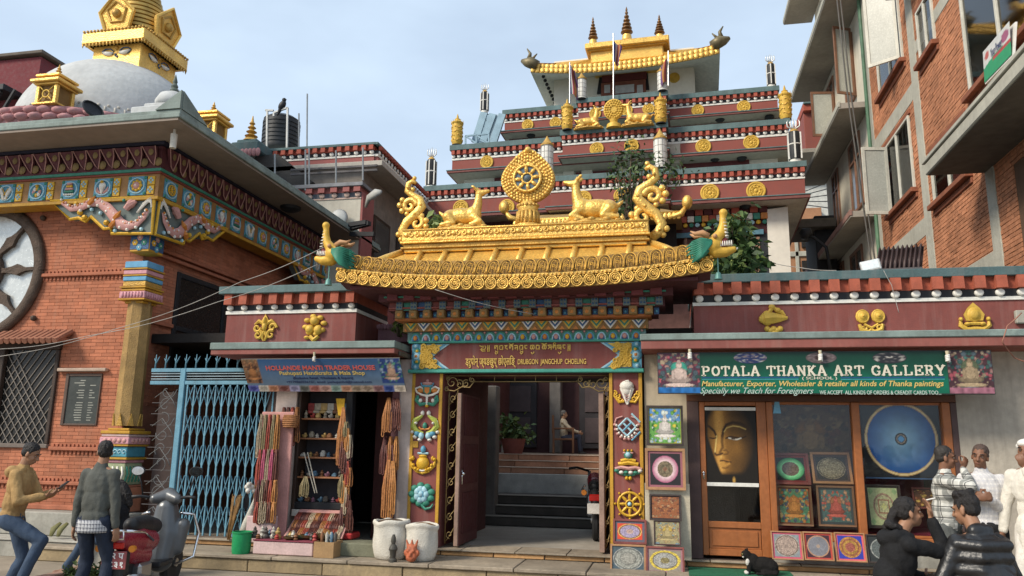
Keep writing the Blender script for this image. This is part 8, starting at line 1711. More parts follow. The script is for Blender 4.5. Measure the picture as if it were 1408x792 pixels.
def person(label,loc,face,H,skin,top,legs,hair,pose,group=None,tname='jacket',lname='trousers',shoe=(.03,.025,.022),fat=1.0,tlen=.86,extra=None,beardless=True,hairstyle='short'):
 k = H/1.72; t = thing('person',label,'person',loc,face,group); K = dict(local=True)
 pz = pose.get('pz',.92)*k; py = pose.get('py',0)*k; lean = pose.get('lean',.02)*k; tw = pose.get('tz',.50)*k
 pel = V3(0,py,pz); nk = V3(pose.get('sx',0)*k,py+lean,pz+tw); chest = pel.lerp(nk,.68)+V3(0,.015*k,0); hc = nk+V3(0,pose.get('hf',.03)*k,.165*k)
 hy_,hp_,hr_ = pose.get('head',(0,0,0)); HR = Matrix.Rotation(hy_,3,'Z') @ Matrix.Rotation(hp_,3,'X') @ Matrix.Rotation(hr_,3,'Y'); hk = k*.91; h = lambda x,y,z: hc+HR@V3(x*hk,y*hk,z*hk)
 SHR = [nk+V3(sg*.152*k*fat**.5,0,-.058*k) for sg in (-1,1)]; arms = []
 for i,sg in enumerate((-1,1)):
  T = V3(*pose['hands'][i])*k; el,wr = ik(SHR[i],T,.285*k,.255*k,pose.get('elb',((-.6,-.5,-.6),(.6,-.5,-.6)))[i]); arms.append((SHR[i],el,wr))
 leg = []
 for i,sg in enumerate((-1,1)):
  hip = pel+V3(sg*.092*k,0,-.03*k); T = V3(*pose['feet'][i])*k; kn,an = ik(hip,T,.43*k,.42*k,pose.get('knee',((0,1,0),(0,1,0)))[i]); leg.append((hip,kn,an))
 B = Blob(); rot = HR
 B.ell(h(0,-.012,.035),(.074*hk,.093*hk,.088*hk),rot); B.ell(h(0,.02,-.035),(.060*hk,.070*hk,.078*hk),rot); B.ell(h(0,.052,-.085),(.034*hk,.03*hk,.026*hk),rot)
 B.cap(h(0,.085,.018),h(0,.106,-.028),.010*hk,.015*hk,8); B.cap(h(-.012,.096,-.03),h(.012,.096,-.03),.010*hk)
 for sg in (-1,1): B.ell(h(sg*.076,-.008,-.012),(.011*hk,.02*hk,.032*hk),rot); B.cap(h(sg*.018,.086,.028),h(sg*.048,.074,.03),.010*hk,.008*hk,7); B.ell(h(sg*.036,.064,-.03),(.02*hk,.018*hk,.02*hk),rot)
 B.cap(h(-.02,.083,-.060),h(.02,.083,-.060),.0085*hk); B.cap(h(-.016,.08,-.072),h(.016,.08,-.072),.0085*hk)
 B.chain([h(0,-.015,-.05),nk+V3(0,0,.02*k),chest,pel],[.052*k,.055*k,.08*k,.08*k])
 for i,sg in enumerate((-1,1)):
  s_,e_,w_ = arms[i]; B.chain([nk+V3(sg*.06*k,0,-.02*k),s_,e_,w_],[.04*k,.042*k,.034*k,.026*k]); d = pose.get('hd',{}).get(i,(w_-e_)); n = pose.get('hn',((.6,.3,0),(-.6,.3,0)))[i]; hand(B,w_,d,n,-sg,k*1.02,pose.get('curl',(.5,.5))[i])
  hp0,kn,an = leg[i]; B.chain([pel,hp0,kn,an],[.08*k,.06*k,.045*k,.036*k])
 B.grow('body',skin,t,voxel=.0075,smooth=2,**K)
 q = MB()
 for sg in (-1,1): q.mat(0).sph(h(sg*.034,.0775,.008),.0095*hk,8,6,(1.25,.7,.55)); q.mat(1).sph(h(sg*.034,.0835,.008),.0062*hk,7,5,(1,.6,1)); q.tube([h(sg*.016,.094,.032),h(sg*.036,.090,.038),h(sg*.056,.074,.032)],[.004*hk,.006*hk,.003*hk],5)
 q.build('eyes',[M('eye_white',(.30,.27,.24),.3,0,.03,5,0),M('eye_dark',(.012,.009,.008),.3,0,.1,5,0)],t,smooth=True,**K)
 MB().tube([h(-.024,.090,-.066),h(0,.0945,-.065),h(.024,.090,-.066)],[.002*hk,.0045*hk,.002*hk],5).build('mouth',M('lip_brown',(.20,.075,.06),.5),t,smooth=True,**K)
 Bh = Blob(); 
 if hairstyle == 'cap': Bh.ell(h(0,-.012,.075),(.083*hk,.10*hk,.05*hk),rot); Bh.cap(h(-.07,-.01,.05),h(.07,-.01,.05),.03*hk)
 else:
  Bh.ell(h(0,-.028,.058),(.081*hk,.098*hk,.082*hk),rot); Bh.ell(h(0,-.05,.01),(.079*hk,.066*hk,.075*hk),rot)
  for sg in (-1,1): Bh.cap(h(sg*.066,.012,.05),h(sg*.07,.005,.012),.016*hk,.01*hk)
  if hairstyle == 'thick':
   for j in range(14): a = j*2.4; Bh.ell(h(.05*math.cos(a),-.02+.06*math.sin(a),.118+.01*(j%3)),(.03*hk,.03*hk,.028*hk),rot)
  if hairstyle == 'tail':
   Bh.chain([h(0,-.10,.02),h(0,-.15,-.03)],[.05*hk,.035*hk])
   for j in range(16): a = j*1.9; Bh.ell(h(.04*math.cos(a),-.155+.04*math.sin(a*1.3),-.065+.028*math.sin(a)-.03),(.034*hk,.034*hk,.034*hk),rot)
  if hairstyle == 'long': Bh.chain([h(0,-.06,.0),h(0,-.07,-.12),h(.0,-.06,-.26)],[.085*hk,.085*hk,.06*hk]); Bh.chain([h(.06,.02,.02),h(.075,.03,-.12),h(.07,.02,-.24)],[.03*hk,.035*hk,.02*hk]); Bh.chain([h(-.06,.0,.02),h(-.075,.0,-.12),h(-.07,.0,-.24)],[.03*hk,.035*hk,.02*hk])
 if hairstyle != 'cap' or True: Bh.grow('hair' if hairstyle != 'cap' else 'cap',hair,t,voxel=.008,smooth=2,wrinkle=.007 if hairstyle != 'cap' else 0,wscale=60,**K)
 Bj = Blob(); f = fat; bot = pel.lerp(nk,-.02)
 Bj.ell(chest,(.168*k*f,.125*k*f,.19*k)); Bj.ell(pel.lerp(nk,.30),(.150*k*f,.115*k*f,.19*k)); Bj.ell(pel.lerp(nk,.02)+V3(0,0,(1-tlen)*.0),(.157*k*f,.118*k*f,.12*k)); Bj.cap(SHR[0],SHR[1],.062*k); Bj.cap(nk+V3(0,-.01*k,-.03*k),nk+V3(0,.0,.025*k),.075*k,.064*k)
 if tlen < .8: Bj.chain([pel,pel-V3(0,-.0,(.9-tlen)*k)],[.165*k*f,.19*k*f])
 for s_,e_,w_ in arms: Bj.chain([s_,e_,w_-(w_-e_).normalized()*.03*k],[.064*k*f**.5,.052*k,.041*k])
 if extra: extra(Bj,h,nk,k)
 Bj.grow(tname,top,t,voxel=.011,smooth=3,wrinkle=pose.get('wr',.011),wscale=12/k,**K)
 Bl = Blob(); Bl.ell(pel+V3(0,0,-.0),(.158*k*f,.115*k*f,.11*k))
 for hp0,kn,an in leg: Bl.chain([hp0,kn,an+V3(0,0,.02*k)],[.093*k*f**.6,.066*k,.054*k])
 Bl.grow(lname,legs,t,voxel=.012,smooth=3,wrinkle=.008,wscale=10,**K)
 fd = pose.get('fd',((-.15,1),(.15,1)))
 for i,(hp0,kn,an) in enumerate(leg):
  d = V3(fd[i][0],fd[i][1],0).normalized(); Bs = Blob(); Bs.ell(an+d*.02*k-V3(0,0,.03*k),(.045*k,.055*k,.045*k)); Bs.cap(an-d*.02*k-V3(0,0,.045*k),an+d*.13*k-V3(0,0,.05*k),.038*k,.033*k); Bs.grow('shoe',M('shoe_%d'%int(shoe[0]*1000),shoe,.5),t,voxel=.012,smooth=2,**K)
 return t,h,arms,k
CL = lambda nm,c,r=.85: M('cloth_'+nm,c,r,0,.14,5,.35,90,0,.2,.08)
def plaid(nm,base,c1,c2,sc):
 mt = CL(nm,base); n = mt.node_tree; b = n.nodes['Principled BSDF']; tc_ = n.nodes.new('ShaderNodeTexCoord'); sp = n.nodes.new('ShaderNodeSeparateXYZ'); n.links.new(tc_.outputs['Object'],sp.inputs[0]); col_ = None; src = b.inputs['Base Color'].links[0].from_socket
 def stripe(o,f,ph,w,c,prev,fac):
  m1 = n.nodes.new('ShaderNodeMath'); m1.operation = 'MULTIPLY_ADD'; m1.inputs[1].default_value = f; m1.inputs[2].default_value = ph; n.links.new(o,m1.inputs[0]); m2 = n.nodes.new('ShaderNodeMath'); m2.operation = 'FRACT'; n.links.new(m1.outputs[0],m2.inputs[0]); m3 = n.nodes.new('ShaderNodeMath'); m3.operation = 'LESS_THAN'; m3.inputs[1].default_value = w; n.links.new(m2.outputs[0],m3.inputs[0]); m4 = n.nodes.new('ShaderNodeMath'); m4.operation = 'MULTIPLY'; m4.inputs[1].default_value = fac; n.links.new(m3.outputs[0],m4.inputs[0]); mx_ = n.nodes.new('ShaderNodeMixRGB'); mx_.inputs[2].default_value = (*c,1); n.links.new(m4.outputs[0],mx_.inputs[0]); n.links.new(prev,mx_.inputs[1]); return mx_.outputs[0]
 ad = n.nodes.new('ShaderNodeMath'); ad.operation = 'ADD'; n.links.new(sp.outputs[0],ad.inputs[0]); n.links.new(sp.outputs[1],ad.inputs[1])
 for o,f_,ph,w,c,fac in ((ad.outputs[0],sc,0,.32,c1,.62),(sp.outputs[2],sc,.1,.32,c1,.62),(ad.outputs[0],sc,.6,.10,c2,.8),(sp.outputs[2],sc,.7,.10,c2,.8)): src = stripe(o,f_,ph,w,c,src,fac)
 n.links.new(src,b.inputs['Base Color']); return mt
HB = M('black_hair',(.014,.011,.010),.45,0,.2,30,.6,150,0,.4); DEN = CL('denim',(.05,.075,.12)); DEN2 = CL('dark_denim',(.022,.03,.05)); GZ = -.05
SK1,SK2,SK3 = SK('tan',(.30,.155,.09)),SK('brown',(.20,.095,.055)),SK('warm',(.36,.20,.12))
def hands_down(o=.26): return ((-o,.03,.82),(o,.03,.82))
# man in the tan jacket, one foot on the planter, reading his phone
p = P(18,700,7.3)
def hood(B,h,nk,k): B.chain([nk+V3(-.10*k,-.07*k,.0),nk+V3(0,-.12*k,-.03*k),nk+V3(.10*k,-.07*k,.0)],[.05*k,.065*k,.05*k]); B.chain([nk+V3(-.10*k,-.07*k,0),nk+V3(-.08*k,.04*k,.0)],[.045*k,.03*k]); B.chain([nk+V3(.10*k,-.07*k,0),nk+V3(.08*k,.04*k,.0)],[.045*k,.03*k])
t,h,arms,k = person('man in a tan hooded jacket looking down at his phone at the far left',(p.x,7.3,GZ),R(-72),1.68,SK1,CL('tan_jacket',(.36,.225,.095)),DEN,HB,dict(pz=.90,lean=.05,hf=.06,head=(0,R(-24),0),hands=((-.04,.38,1.16),(.10,.36,1.13)),elb=((-.5,-.3,-.9),(.5,-.3,-.9)),feet=((-.12,-.06,.08),(.12,.24,.27)),hd={0:V3(.25,.9,.3),1:V3(-.2,.9,.3)},hn=((.3,0,1),(-.3,0,1)),curl=(.8,.8)),extra=hood)
MB().obox((.03*k,.50*k,1.24*k),(1,0,0),(0,.75,.66),(0,-.66,.75),(.030,.062,.005)).build('phone',M('phone_dark',(.05,.05,.055),.3),t,local=True)
p = P(131,700,7.2); person('man in a dark grey jacket seen from behind, hands at his sides',(p.x,7.2,GZ),R(4),1.70,SK1,CL('grey_jacket',(.085,.088,.078)),DEN2,HB,dict(pz=.92,hands=hands_down(.235),feet=((-.13,0,.08),(.13,.05,.08)),head=(R(38),0,0)),tlen=.86)
pp = bpy.data.objects[-1] if False else None
t = [o for o in bpy.data.objects if o.name.startswith('person')][-1]
MB().lathe([(.168,.775),(.172,.80),(.168,.87),(.16,.9)],(0,.0,0),24,'z',(1,.76,1)).build('shirt_hem',plaid('check_hem',(.42,.42,.43),(.04,.045,.07),(.6,.6,.6),28),t,smooth=True,local=True)
# woman sitting behind them
p = P(172,700,9.0); t,h,arms,k = person('seated woman in black with long dark hair half hidden behind the grey jacket',(p.x,9.0,.02),R(110),1.58,SK3,CL('black_top',(.016,.016,.018)),DEN,HB,dict(pz=.46,tz=.47,lean=.08,head=(0,R(-25),0),hands=((-.05,.30,.72),(.08,.30,.70)),feet=((-.12,.62,.08),(.12,.52,.08)),knee=((0,.4,1),(0,.4,1)),curl=(.8,.8)),hairstyle='long',shoe=(.20,.10,.06))
MB().bbox(p.x-.3,p.x+.3,8.85,9.3,-.05,.40,.02).build('concrete_block',CONC,label='low concrete block the woman in black sits on',cat='block')
# elder sitting on a chair inside
p = P(776,623,20.0); ZT_ = 1.47; t,h,arms,k = person('elderly man in a cream jacket sitting on a wooden chair inside the passage',(p.x,19.9,ZT_),R(-82),1.52,SK3,CL('cream_jacket',(.55,.46,.33)),CL('patterned_dark',(.06,.065,.09)),M('grey_hair',(.12,.11,.10),.6),dict(pz=.46,tz=.48,lean=-.02,hands=((-.08,.40,.60),(.10,.42,.60)),feet=((-.10,.50,.07),(.10,.46,.07)),knee=((0,.4,1),(0,.4,1))),hairstyle='short')
ch = thing('wooden_chair','brown wooden armchair under the seated elder inside the passage','chair',(p.x,19.9,ZT_),R(-82)); K = dict(local=True); MB().bbox(-.26,.26,-.24,.26,.33,.38,.01).build('seat',WOODB,ch,**K); MB().bbox(-.26,.26,-.30,-.25,.50,.95,.01).build('backrest',WOODB,ch,**K)
for x in (-.24,.24):
 for y,z in ((-.26,.6),(.23,.6)): MB().bbox(x-.025,x+.025,y-.025,y+.025,0,z,.005).build('leg',WOODB,ch,**K)
 MB().bbox(x-.03,x+.03,-.25,.26,.601,.64,.008).build('armrest',WOODB,ch,**K)
# three men standing by the wall on the right
GM = 'men standing by the gallery wall'
p = P(1300,700,9.2); PL = plaid('plaid_shirt',(.58,.57,.52),(.09,.095,.09),(.03,.03,.035),9)
person('standing man in a black and white plaid shirt with his hand at his mouth',(p.x,9.2,GZ),R(-122),1.77,SK2,PL,CL('grey_trousers',(.10,.105,.10)),M('thin_hair',(.03,.025,.022),.6),dict(pz=.93,hands=((-.30,.04,.86),(.02,.20,1.50)),elb=((-.6,-.5,-.6),(.7,.35,-.8)),hd={1:V3(-.3,.35,.9)},hn=((.6,.3,0),(-.4,-.8,.2)),curl=(.5,.9),feet=((-.13,0,.08),(.13,.05,.08)),head=(R(18),R(-4),0)),GM,'shirt',fat=1.12)
p = P(1354,700,9.1); WS = plaid('white_check',(.66,.64,.62),(.50,.49,.50),(.42,.42,.46),22)
person('balding man in a white checked shirt clasping his hands before his chest',(p.x,9.1,GZ),R(166),1.79,SK2,WS,CL('black_trousers',(.022,.022,.024)),M('shaved_hair',(.07,.045,.035),.7),dict(pz=.93,hands=((-.03,.24,1.20),(.07,.25,1.20)),elb=((-.45,-.7,-.8),(.45,-.7,-.8)),hd={0:V3(.8,.3,.25),1:V3(-.8,.3,.25)},hn=((0,-1,0),(0,-1,0)),curl=(.9,.9),feet=((-.14,0,.08),(.14,.05,.08)),head=(R(-16),R(-4),R(-9))),GM,'shirt',fat=1.1)
p = P(1424,700,8.8); person('man in a long white kurta and white cap at the right edge',(p.x,8.8,GZ),R(140),1.86,SK2,CL('white_kurta',(.66,.62,.54)),CL('white_trousers',(.6,.56,.5)),CL('white_cap',(.7,.68,.63)),dict(pz=.93,hands=((-.02,.20,1.45),(.28,.04,.85)),elb=((-.4,.2,-1),(.6,-.5,-.6)),hd={0:V3(.2,.4,.9)},hn=((.3,-.9,.2),(-.6,.3,0)),curl=(.9,.5),feet=((-.13,0,.08),(.13,.05,.08))),GM,'kurta',tlen=.42,hairstyle='cap')
# two people sitting in front
p = P(1214,792,6.5); zs0 = -.05
t,h,arms,k = person('seated woman in a black hoodie with tied back curly hair smoking a cigarette',(p.x,6.5,zs0),R(-84),1.66,SK1,CL('black_hoodie',(.014,.014,.015)),DEN,HB,dict(pz=.64,tz=.49,lean=.16,hf=.07,head=(0,R(4),0),hands=((-.12,.50,.76),(.06,.37,1.26)),elb=((-.6,-.3,-.8),(.25,.1,-1.3)),hd={1:V3(-.1,-.1,1)},hn=((.6,.3,0),(-.1,-1,0)),curl=(.6,.35),feet=((-.12,.55,.08),(.12,.62,.08)),knee=((0,.4,1),(0,.4,1))),tname='hoodie',hairstyle='tail',extra=hood)
w_ = arms[1][2]; MB().cyl((w_.x-.02,w_.y-.03,w_.z+.13),(w_.x+.0,w_.y+.04,w_.z+.15),.005,n=7).build('cigarette',WHITE,t,local=True)
PUF = M('black_leather',(.016,.016,.017),.38,0,.15,6,.3,30,0,.5,.05)
def quilt(B,h,nk,k):
 for j in range(6): z = -.06-.085*j; B.chain([nk+V3(-.20*k,-.03*k,z*k),nk+V3(-.11*k,-.155*k,z*k),nk+V3(.11*k,-.155*k,z*k),nk+V3(.20*k,-.03*k,z*k)],[.042*k]*4)
 B.cap(nk+V3(-.05*k,-.04*k,.03*k),nk+V3(.05*k,-.04*k,.03*k),.05*k)
p = P(1374,792,6.35); t,h,arms,k = person('man in a black quilted leather jacket sitting with his back to the camera',(p.x,6.35,zs0),R(24),1.74,SK1,PUF,DEN2,HB,dict(pz=.60,tz=.50,lean=.17,hf=.08,head=(R(22),R(-12),0),hands=((-.22,.42,.76),(.22,.42,.76)),feet=((-.16,.55,.08),(.16,.60,.08)),knee=((0,.4,1),(0,.4,1)),wr=.006),fat=1.22,hairstyle='thick',extra=quilt)
for x,y,w,lab in ((P(1214,792,6.5).x,6.5,.22,'low wooden stool under the woman in the black hoodie'),(P(1374,792,6.35).x,6.35,.24,'low wooden stool under the man in the leather jacket')):
 s_ = thing('stool',lab,'stool',(x,y,-.05),0,'low stools'); MB().bbox(x-w,x+w,y-w,y+w,.42,.47,.01).build('seat',WOODB,s_)
 for sx in (-1,1):
  for sy in (-1,1): MB().bbox(x+sx*w*.8-.03,x+sx*w*.8+.03,y+sy*w*.8-.03,y+sy*w*.8+.03,-.05,.419,.005).build('leg',WOODB,s_)
# ================= animals =================
p = G(1046,789,.172); t = thing('cat','black and white cat sitting curled on the green mat before the gallery door','cat',(p.x,p.y-.02,.172)); Bc = Blob(); s = 1.0
Bc.ell((.03,.0,.10),(.17,.10,.105)); Bc.ell((.10,.0,.09),(.11,.10,.09)); Bc.ell((-.09,-.01,.13),(.085,.075,.11)); Bc.chain([(-.11,-.01,.17),(-.15,-.02,.205)],[.06,.055]); Bc.ell((-.165,-.025,.225),(.06,.055,.052)); Bc.ell((-.195,-.055,.212),(.028,.026,.023))
for w,dx in ((-.035,-.0),(.03,.01)): Bc.cap((-.165+dx,-.02+w,.26),(-.165+dx+(-.012 if w<0 else .012),-.015+w*1.3,.298),.022,.006,7)
for w in (-.035,.03): Bc.chain([(-.13,-.03+w,.12),(-.145,-.045+w,.03),(-.17,-.06+w,.02)],[.032,.022,.022])
Bc.cap((.14,-.06,.03),(.02,-.10,.03),.035,.03); Bc.chain([(.19,0,.04),(.16,-.10,.025),(.03,-.13,.02),(-.06,-.12,.02)],[.028,.026,.022,.014])
Bc.grow('body',M('black_fur',(.016,.014,.013),.75,0,.25,20,.9,160,0,.2),t,voxel=.008,smooth=2,wrinkle=.0025,wscale=50,local=True)
q = MB(); q.sph((-.155,-.075,.14),.03,9,6,(.9,.6,1.4)); q.sph((-.203,-.066,.20),.014,8,5); 
for w in (-.035,.03): q.sph((-.172,-.066+w,.022),.026,8,5,(1.1,1.1,.8))
q.build('white_fur',M('white_fur',(.62,.58,.52),.9,0,.1,20,.6,160),t,smooth=True,local=True,kind='stuff'); q = MB()
for w in (-.018,.018): q.sph((-.197+w*.8,-.068+w*.3,.232),.008,7,5)
q.build('eyes',M('cat_eye',(.35,.32,.08),.2),t,smooth=True,local=True)
for x,y,Y,lab,sc in ((388,145,19.2,'black crow perched on the pipe above the roof tank',1.0),): 
 c = P(x,y,Y); t = thing('crow',lab,'bird',c); Bb = Blob(); Bb.ell((0,0,.0),(.10,.09,.16),Matrix.Rotation(.5,3,'Y')); Bb.ell((.06,-.02,.16),(.065,.06,.06)); Bb.cap((.11,-.03,.16),(.17,-.05,.14),.022,.006); Bb.cap((-.05,0,-.12),(-.12,0,-.28),.06,.03); Bb.grow('body',M('crow_black',(.012,.012,.014),.5),t,voxel=.014,smooth=2,local=True)
# ================= scooter and motorcycle =================
RED = M('red_paint',(.28,.02,.035),.28,0,.12,6,0,40,0,.5,.05); GRY = M('scooter_grey',(.115,.12,.125),.35,.3,.1,5,0,40,0,.5,.05); BLK = M('black_plastic',(.02,.02,.021),.5)
def wheel(par,x,r,w,K):
 q = MB(); q.lathe([(r-.09,-w*.8),(r-.03,-w),(r,-w*.55),(r,w*.55),(r-.03,w),(r-.09,w*.8)],(x,0,r),28,'y'); wh_ = q.build('wheel',RUBBER,par,smooth='auto',**K); q = MB(); q.lathe([(r-.09,-w*.5),(r-.11,-w*.3),(r-.11,w*.3),(r-.09,w*.5)],(x,0,r),24,'y'); q.cyl((x,-.07,r),(x,.07,r),.05)
 for j in range(5): a = j*PI*.4; q.bar((x,0,r),(x+(r-.1)*math.cos(a),0,r+(r-.1)*math.sin(a)),.03)
 q.build('rim',METAL,wh_,smooth='auto',**K)
p = P(207,760,8.2); K = dict(local=True); sco = thing('scooter','parked grey and red scooter with chrome crash bars and rear number plate','scooter',(p.x,8.2,GZ),R(103))
wheel(sco,-.58,.26,.05,K); wheel(sco,.62,.26,.05,K)
Bs = Blob(); Bs.chain([(-.78,0,.66),(-.45,0,.64),(-.12,0,.60)],[.09,.15,.13]); Bs.chain([(-.62,0,.52),(-.25,0,.46)],[.11,.12]); Bs.grow('tail_body',RED,sco,voxel=.016,smooth=4,**K)
Bs = Blob(); Bs.chain([(-.55,0,.80),(-.25,0,.78),(.02,0,.74)],[.09,.11,.09]); Bs.grow('seat',BLK,sco,voxel=.016,smooth=4,**K)
Bs = Blob(); Bs.chain([(.28,.0,.34),(.36,0,.62),(.34,0,.90)],[.15,.19,.13]); Bs.chain([(.34,.17,.45),(.36,.20,.72)],[.07,.08]); Bs.chain([(.34,-.17,.45),(.36,-.20,.72)],[.07,.08]); Bs.grow('leg_shield',GRY,sco,voxel=.016,smooth=4,**K)
Bs = Blob(); Bs.chain([(.28,.13,1.02),(.36,0,1.05),(.28,-.13,1.02)],[.06,.10,.06]); Bs.grow('handlebar_cowl',GRY,sco,voxel=.014,smooth=3,**K); Bs = Blob(); Bs.chain([(.5,0,.53),(.66,0,.56),(.82,0,.46)],[.07,.09,.05]); Bs.grow('front_mudguard',GRY,sco,voxel=.014,smooth=3,**K)
MB().bbox(-.10,.28,-.16,.16,.30,.36,.02).build('floorboard',BLK,sco,**K); MB().bbox(-.5,-.2,-.12,.12,.22,.40,.03).build('engine',METAL,sco,**K); MB().tube([(-.4,-.15,.24),(-.62,-.17,.27),(-.85,-.17,.30)],[.03,.05,.05],10).build('exhaust',METAL,sco,smooth=True,**K); MB().cyl((.36,0,.9),(.62,0,.26),.035,n=10).build('fork',METAL,sco,smooth=True,**K)
for sg in (-1,1):
 MB().tube([(.30,sg*.10,1.02),(.24,sg*.28,1.05),(.20,sg*.37,1.04)],[.018,.018,.022],8).build('grip',BLK,sco,smooth=True,**K); MB().tube([(.25,sg*.26,1.05),(.26,sg*.30,1.2),(.24,sg*.33,1.30)],.009,6).build('mirror_stalk',BLK,sco,smooth=True,**K)
 mr = MB().lathe([(.062,-.012),(.068,0),(.055,.02),(.01,.03)],(.24,sg*.34,1.34),16,'x',(1,1.25,.85)).build('mirror',BLK,sco,smooth='auto',**K); MB().lathe([(.057,.0),(.01,.001)],(.226,sg*.34,1.34),16,'x',(1,1.25,.85)).build('mirror_glass',M('sky_mirror',(.80,.86,.95),.06,1,.02,4,0),mr,**K)
 MB().tube([(.30,sg*.16,.28),(.40,sg*.34,.36),(.48,sg*.35,.62),(.40,sg*.30,.84),(.30,sg*.18,.86)],.017,8).build('crash_bar',CHROME,sco,smooth=True,**K); MB().tube([(-.30,sg*.14,.62),(-.62,sg*.17,.74),(-.93,sg*.12,.78)],.014,7).build('rear_rail',CHROME,sco,smooth=True,**K); MB().lathe([(.035,-.02),(.035,.02),(.01,.04)],(-.86,sg*.17,.60),10,'x').build('indicator',M('amber_lens',(.6,.2,.02),.2),sco,smooth='auto',**K)
MB().tube([(-.93,.12,.78),(-.98,0,.79),(-.93,-.12,.78)],.014,7).tube([(-.8,.13,.77),(-.8,-.13,.77)],.012,6).tube([(-.95,.1,.78),(-.93,.1,.70),(-.93,-.1,.70),(-.95,-.1,.78)],.010,6).build('rear_rack',CHROME,sco,smooth=True,**K); MB().bbox(-.90,-.86,-.09,.09,.60,.66,.01).build('tail_lamp',M('red_lens',(.40,.015,.01),.15),sco,**K)
MB().bbox(-.86,-.70,-.09,.09,.26,.56,.02).build('rear_mudguard',BLK,sco,**K); npz = MB().bbox(-.885,-.872,-.125,.125,.40,.575,.006).build('number_plate',M('red_plate',(.30,.08,.08),.5),sco,**K)
for s_,z0 in (('ब २ प',.50),('९८३१',.415)):
 ob = text(s_,(-.887,.10,z0),(0,-.20,0),(0,0,.06),None,M('plate_white',(.8,.78,.75),.5),ext=.003,bold=.02)
 if ob: wv = ob.location.copy(); ob.data.transform(Matrix.Translation(wv)); ob.location = (0,0,0); ob.parent = npz
p = G(822,735,.25); mo = thing('motorcycle','motorcycle parked inside the gate behind the right door leaf, tail lamp showing','motorcycle',(p.x-.02,13.0,.25),R(96)); wheel(mo,-.62,.30,.05,K); wheel(mo,.68,.30,.045,K)
Bs = Blob(); Bs.chain([(.05,0,.80),(.30,0,.86)],[.12,.13]); Bs.grow('tank',RED,mo,voxel=.016,smooth=3,**K); Bs = Blob(); Bs.chain([(-.60,0,.80),(-.05,0,.78)],[.08,.11]); Bs.grow('seat',BLK,mo,voxel=.016,smooth=3,**K); MB().bbox(-.1,.3,-.14,.14,.30,.65,.03).build('engine',METAL,mo,**K); MB().tube([(-.45,0,.72),(-.85,0,.70),(-.95,0,.52)],[.07,.07,.06],10).build('rear_mudguard',BLK,mo,smooth=True,**K)
for sg in (-1,1): MB().tube([(.42,sg*.1,1.0),(.36,sg*.30,1.06),(.28,sg*.42,1.04)],[.02,.018,.024],8).build('handlebar',BLK,mo,smooth=True,**K); MB().cyl((.46,sg*.09,1.0),(.68,sg*.09,.30),.025).build('fork',METAL,mo,smooth=True,**K); MB().lathe([(.04,-.03),(.045,.0),(.03,.03)],(-.88,sg*.17,.72),10,'x').build('indicator',M('amber_lens'),mo,smooth='auto',**K); MB().tube([(-.2,sg*.14,.7),(-.5,sg*.20,.75),(-.85,sg*.16,.82)],.016,7).build('grab_rail',CHROME,mo,smooth=True,**K)
MB().bbox(-.97,-.92,-.09,.09,.60,.70,.01).build('tail_lamp',M('red_lens'),mo,**K); MB().bbox(-1.0,-.98,-.12,.12,.42,.57,.006).build('number_plate',M('pale_plate',(.6,.57,.52),.5),mo,**K)
# ================= goods of the handicraft shop =================
RUD = [M('beads_%d' % i,c,.45,0,.3,30,.3,120) for i,c in enumerate([(.30,.06,.04),(.36,.15,.05),(.14,.05,.035),(.42,.33,.22),(.40,.08,.14),(.20,.16,.08),(.45,.20,.06),(.10,.035,.03)])]
CN = ['red','orange brown','dark brown','cream','pink','olive','orange','deep maroon']
def strand(x,y,zt,Ln,ci,label,n=4,w=.07,grp='bead strands hanging at the shop front',th=.008,pearl=False):
 q = MB()
 for j in range(n):
  o = (j-(n-1)/2)*w/n+random.uniform(-.006,.006); l_ = Ln*random.uniform(.82,1); yy = y-.012*j%.05; pts = [(x+o*.3,yy,zt)]+[(x+o+.016*math.cos(PI*t/6-PI) ,yy-.01,zt-l_+.022*(1-math.sin(PI*t/6))) for t in range(7)]+[(x+o*.3+.014,yy,zt)]
  pts = [pts[0],(pts[1][0],yy-.008,zt-l_*.5)]+pts[1:-1]+[(pts[-2][0],yy-.008,zt-l_*.5),pts[-1]]
  if pearl:
   for a,b in zip(pts[:-1],pts[1:]):
    m_ = max(1,int((Vector(b)-Vector(a)).length/(th*1.9)))
    for i in range(m_): q.sph(Vector(a).lerp(Vector(b),i/m_),th,6,4)
  else: q.tube(pts,th,5)
 q.build('bead_strand',RUD[ci],smooth=True,label=label,cat='beads',group=grp)
def at(x,y,Y): v = P(x,y,Y); return v.x,v.z
# display boards with strands left of the cabinet
bd = thing('display_board','narrow pink cloth board hung full of bead strands beside the blue gate','display board',P(374,735,10.5)); xa,z1 = at(362,566,10.52); xb,z0 = at(388,742,10.52)
MB().bbox(xa-.04,xb+.02,10.56,10.60,z0,z1,.01).build('board',M('faded_pink_cloth',(.50,.25,.22),.9,0,.15,5,.2),bd); MB().bbox(xa-.06,xb-.1,10.40,10.555,.26,.62,.01).build('box_base',M('pale_pink_box',(.55,.40,.38),.85,0,.12,4,.1),bd)
for r_,(yy,ln,cols) in enumerate(((570,.62,(3,5,0,5,6)),(618,.5,(0,4,3,4,2)),(660,.42,(7,3,2,0,6)),(690,.30,(0,3,3,2,6)))):
 for i,ci in enumerate(cols):
  x,z = at(360+5.6*i-(r_*1.5),yy,10.48-.02*r_); strand(x,10.50-.03*r_,z,ln,ci,'%s bead strands, %s in the %s row of the pink board' % (CN[ci],('first','second','third','fourth','last')[i],('top','second','third','lowest')[r_]),7,.085,pearl=(ci == 3))
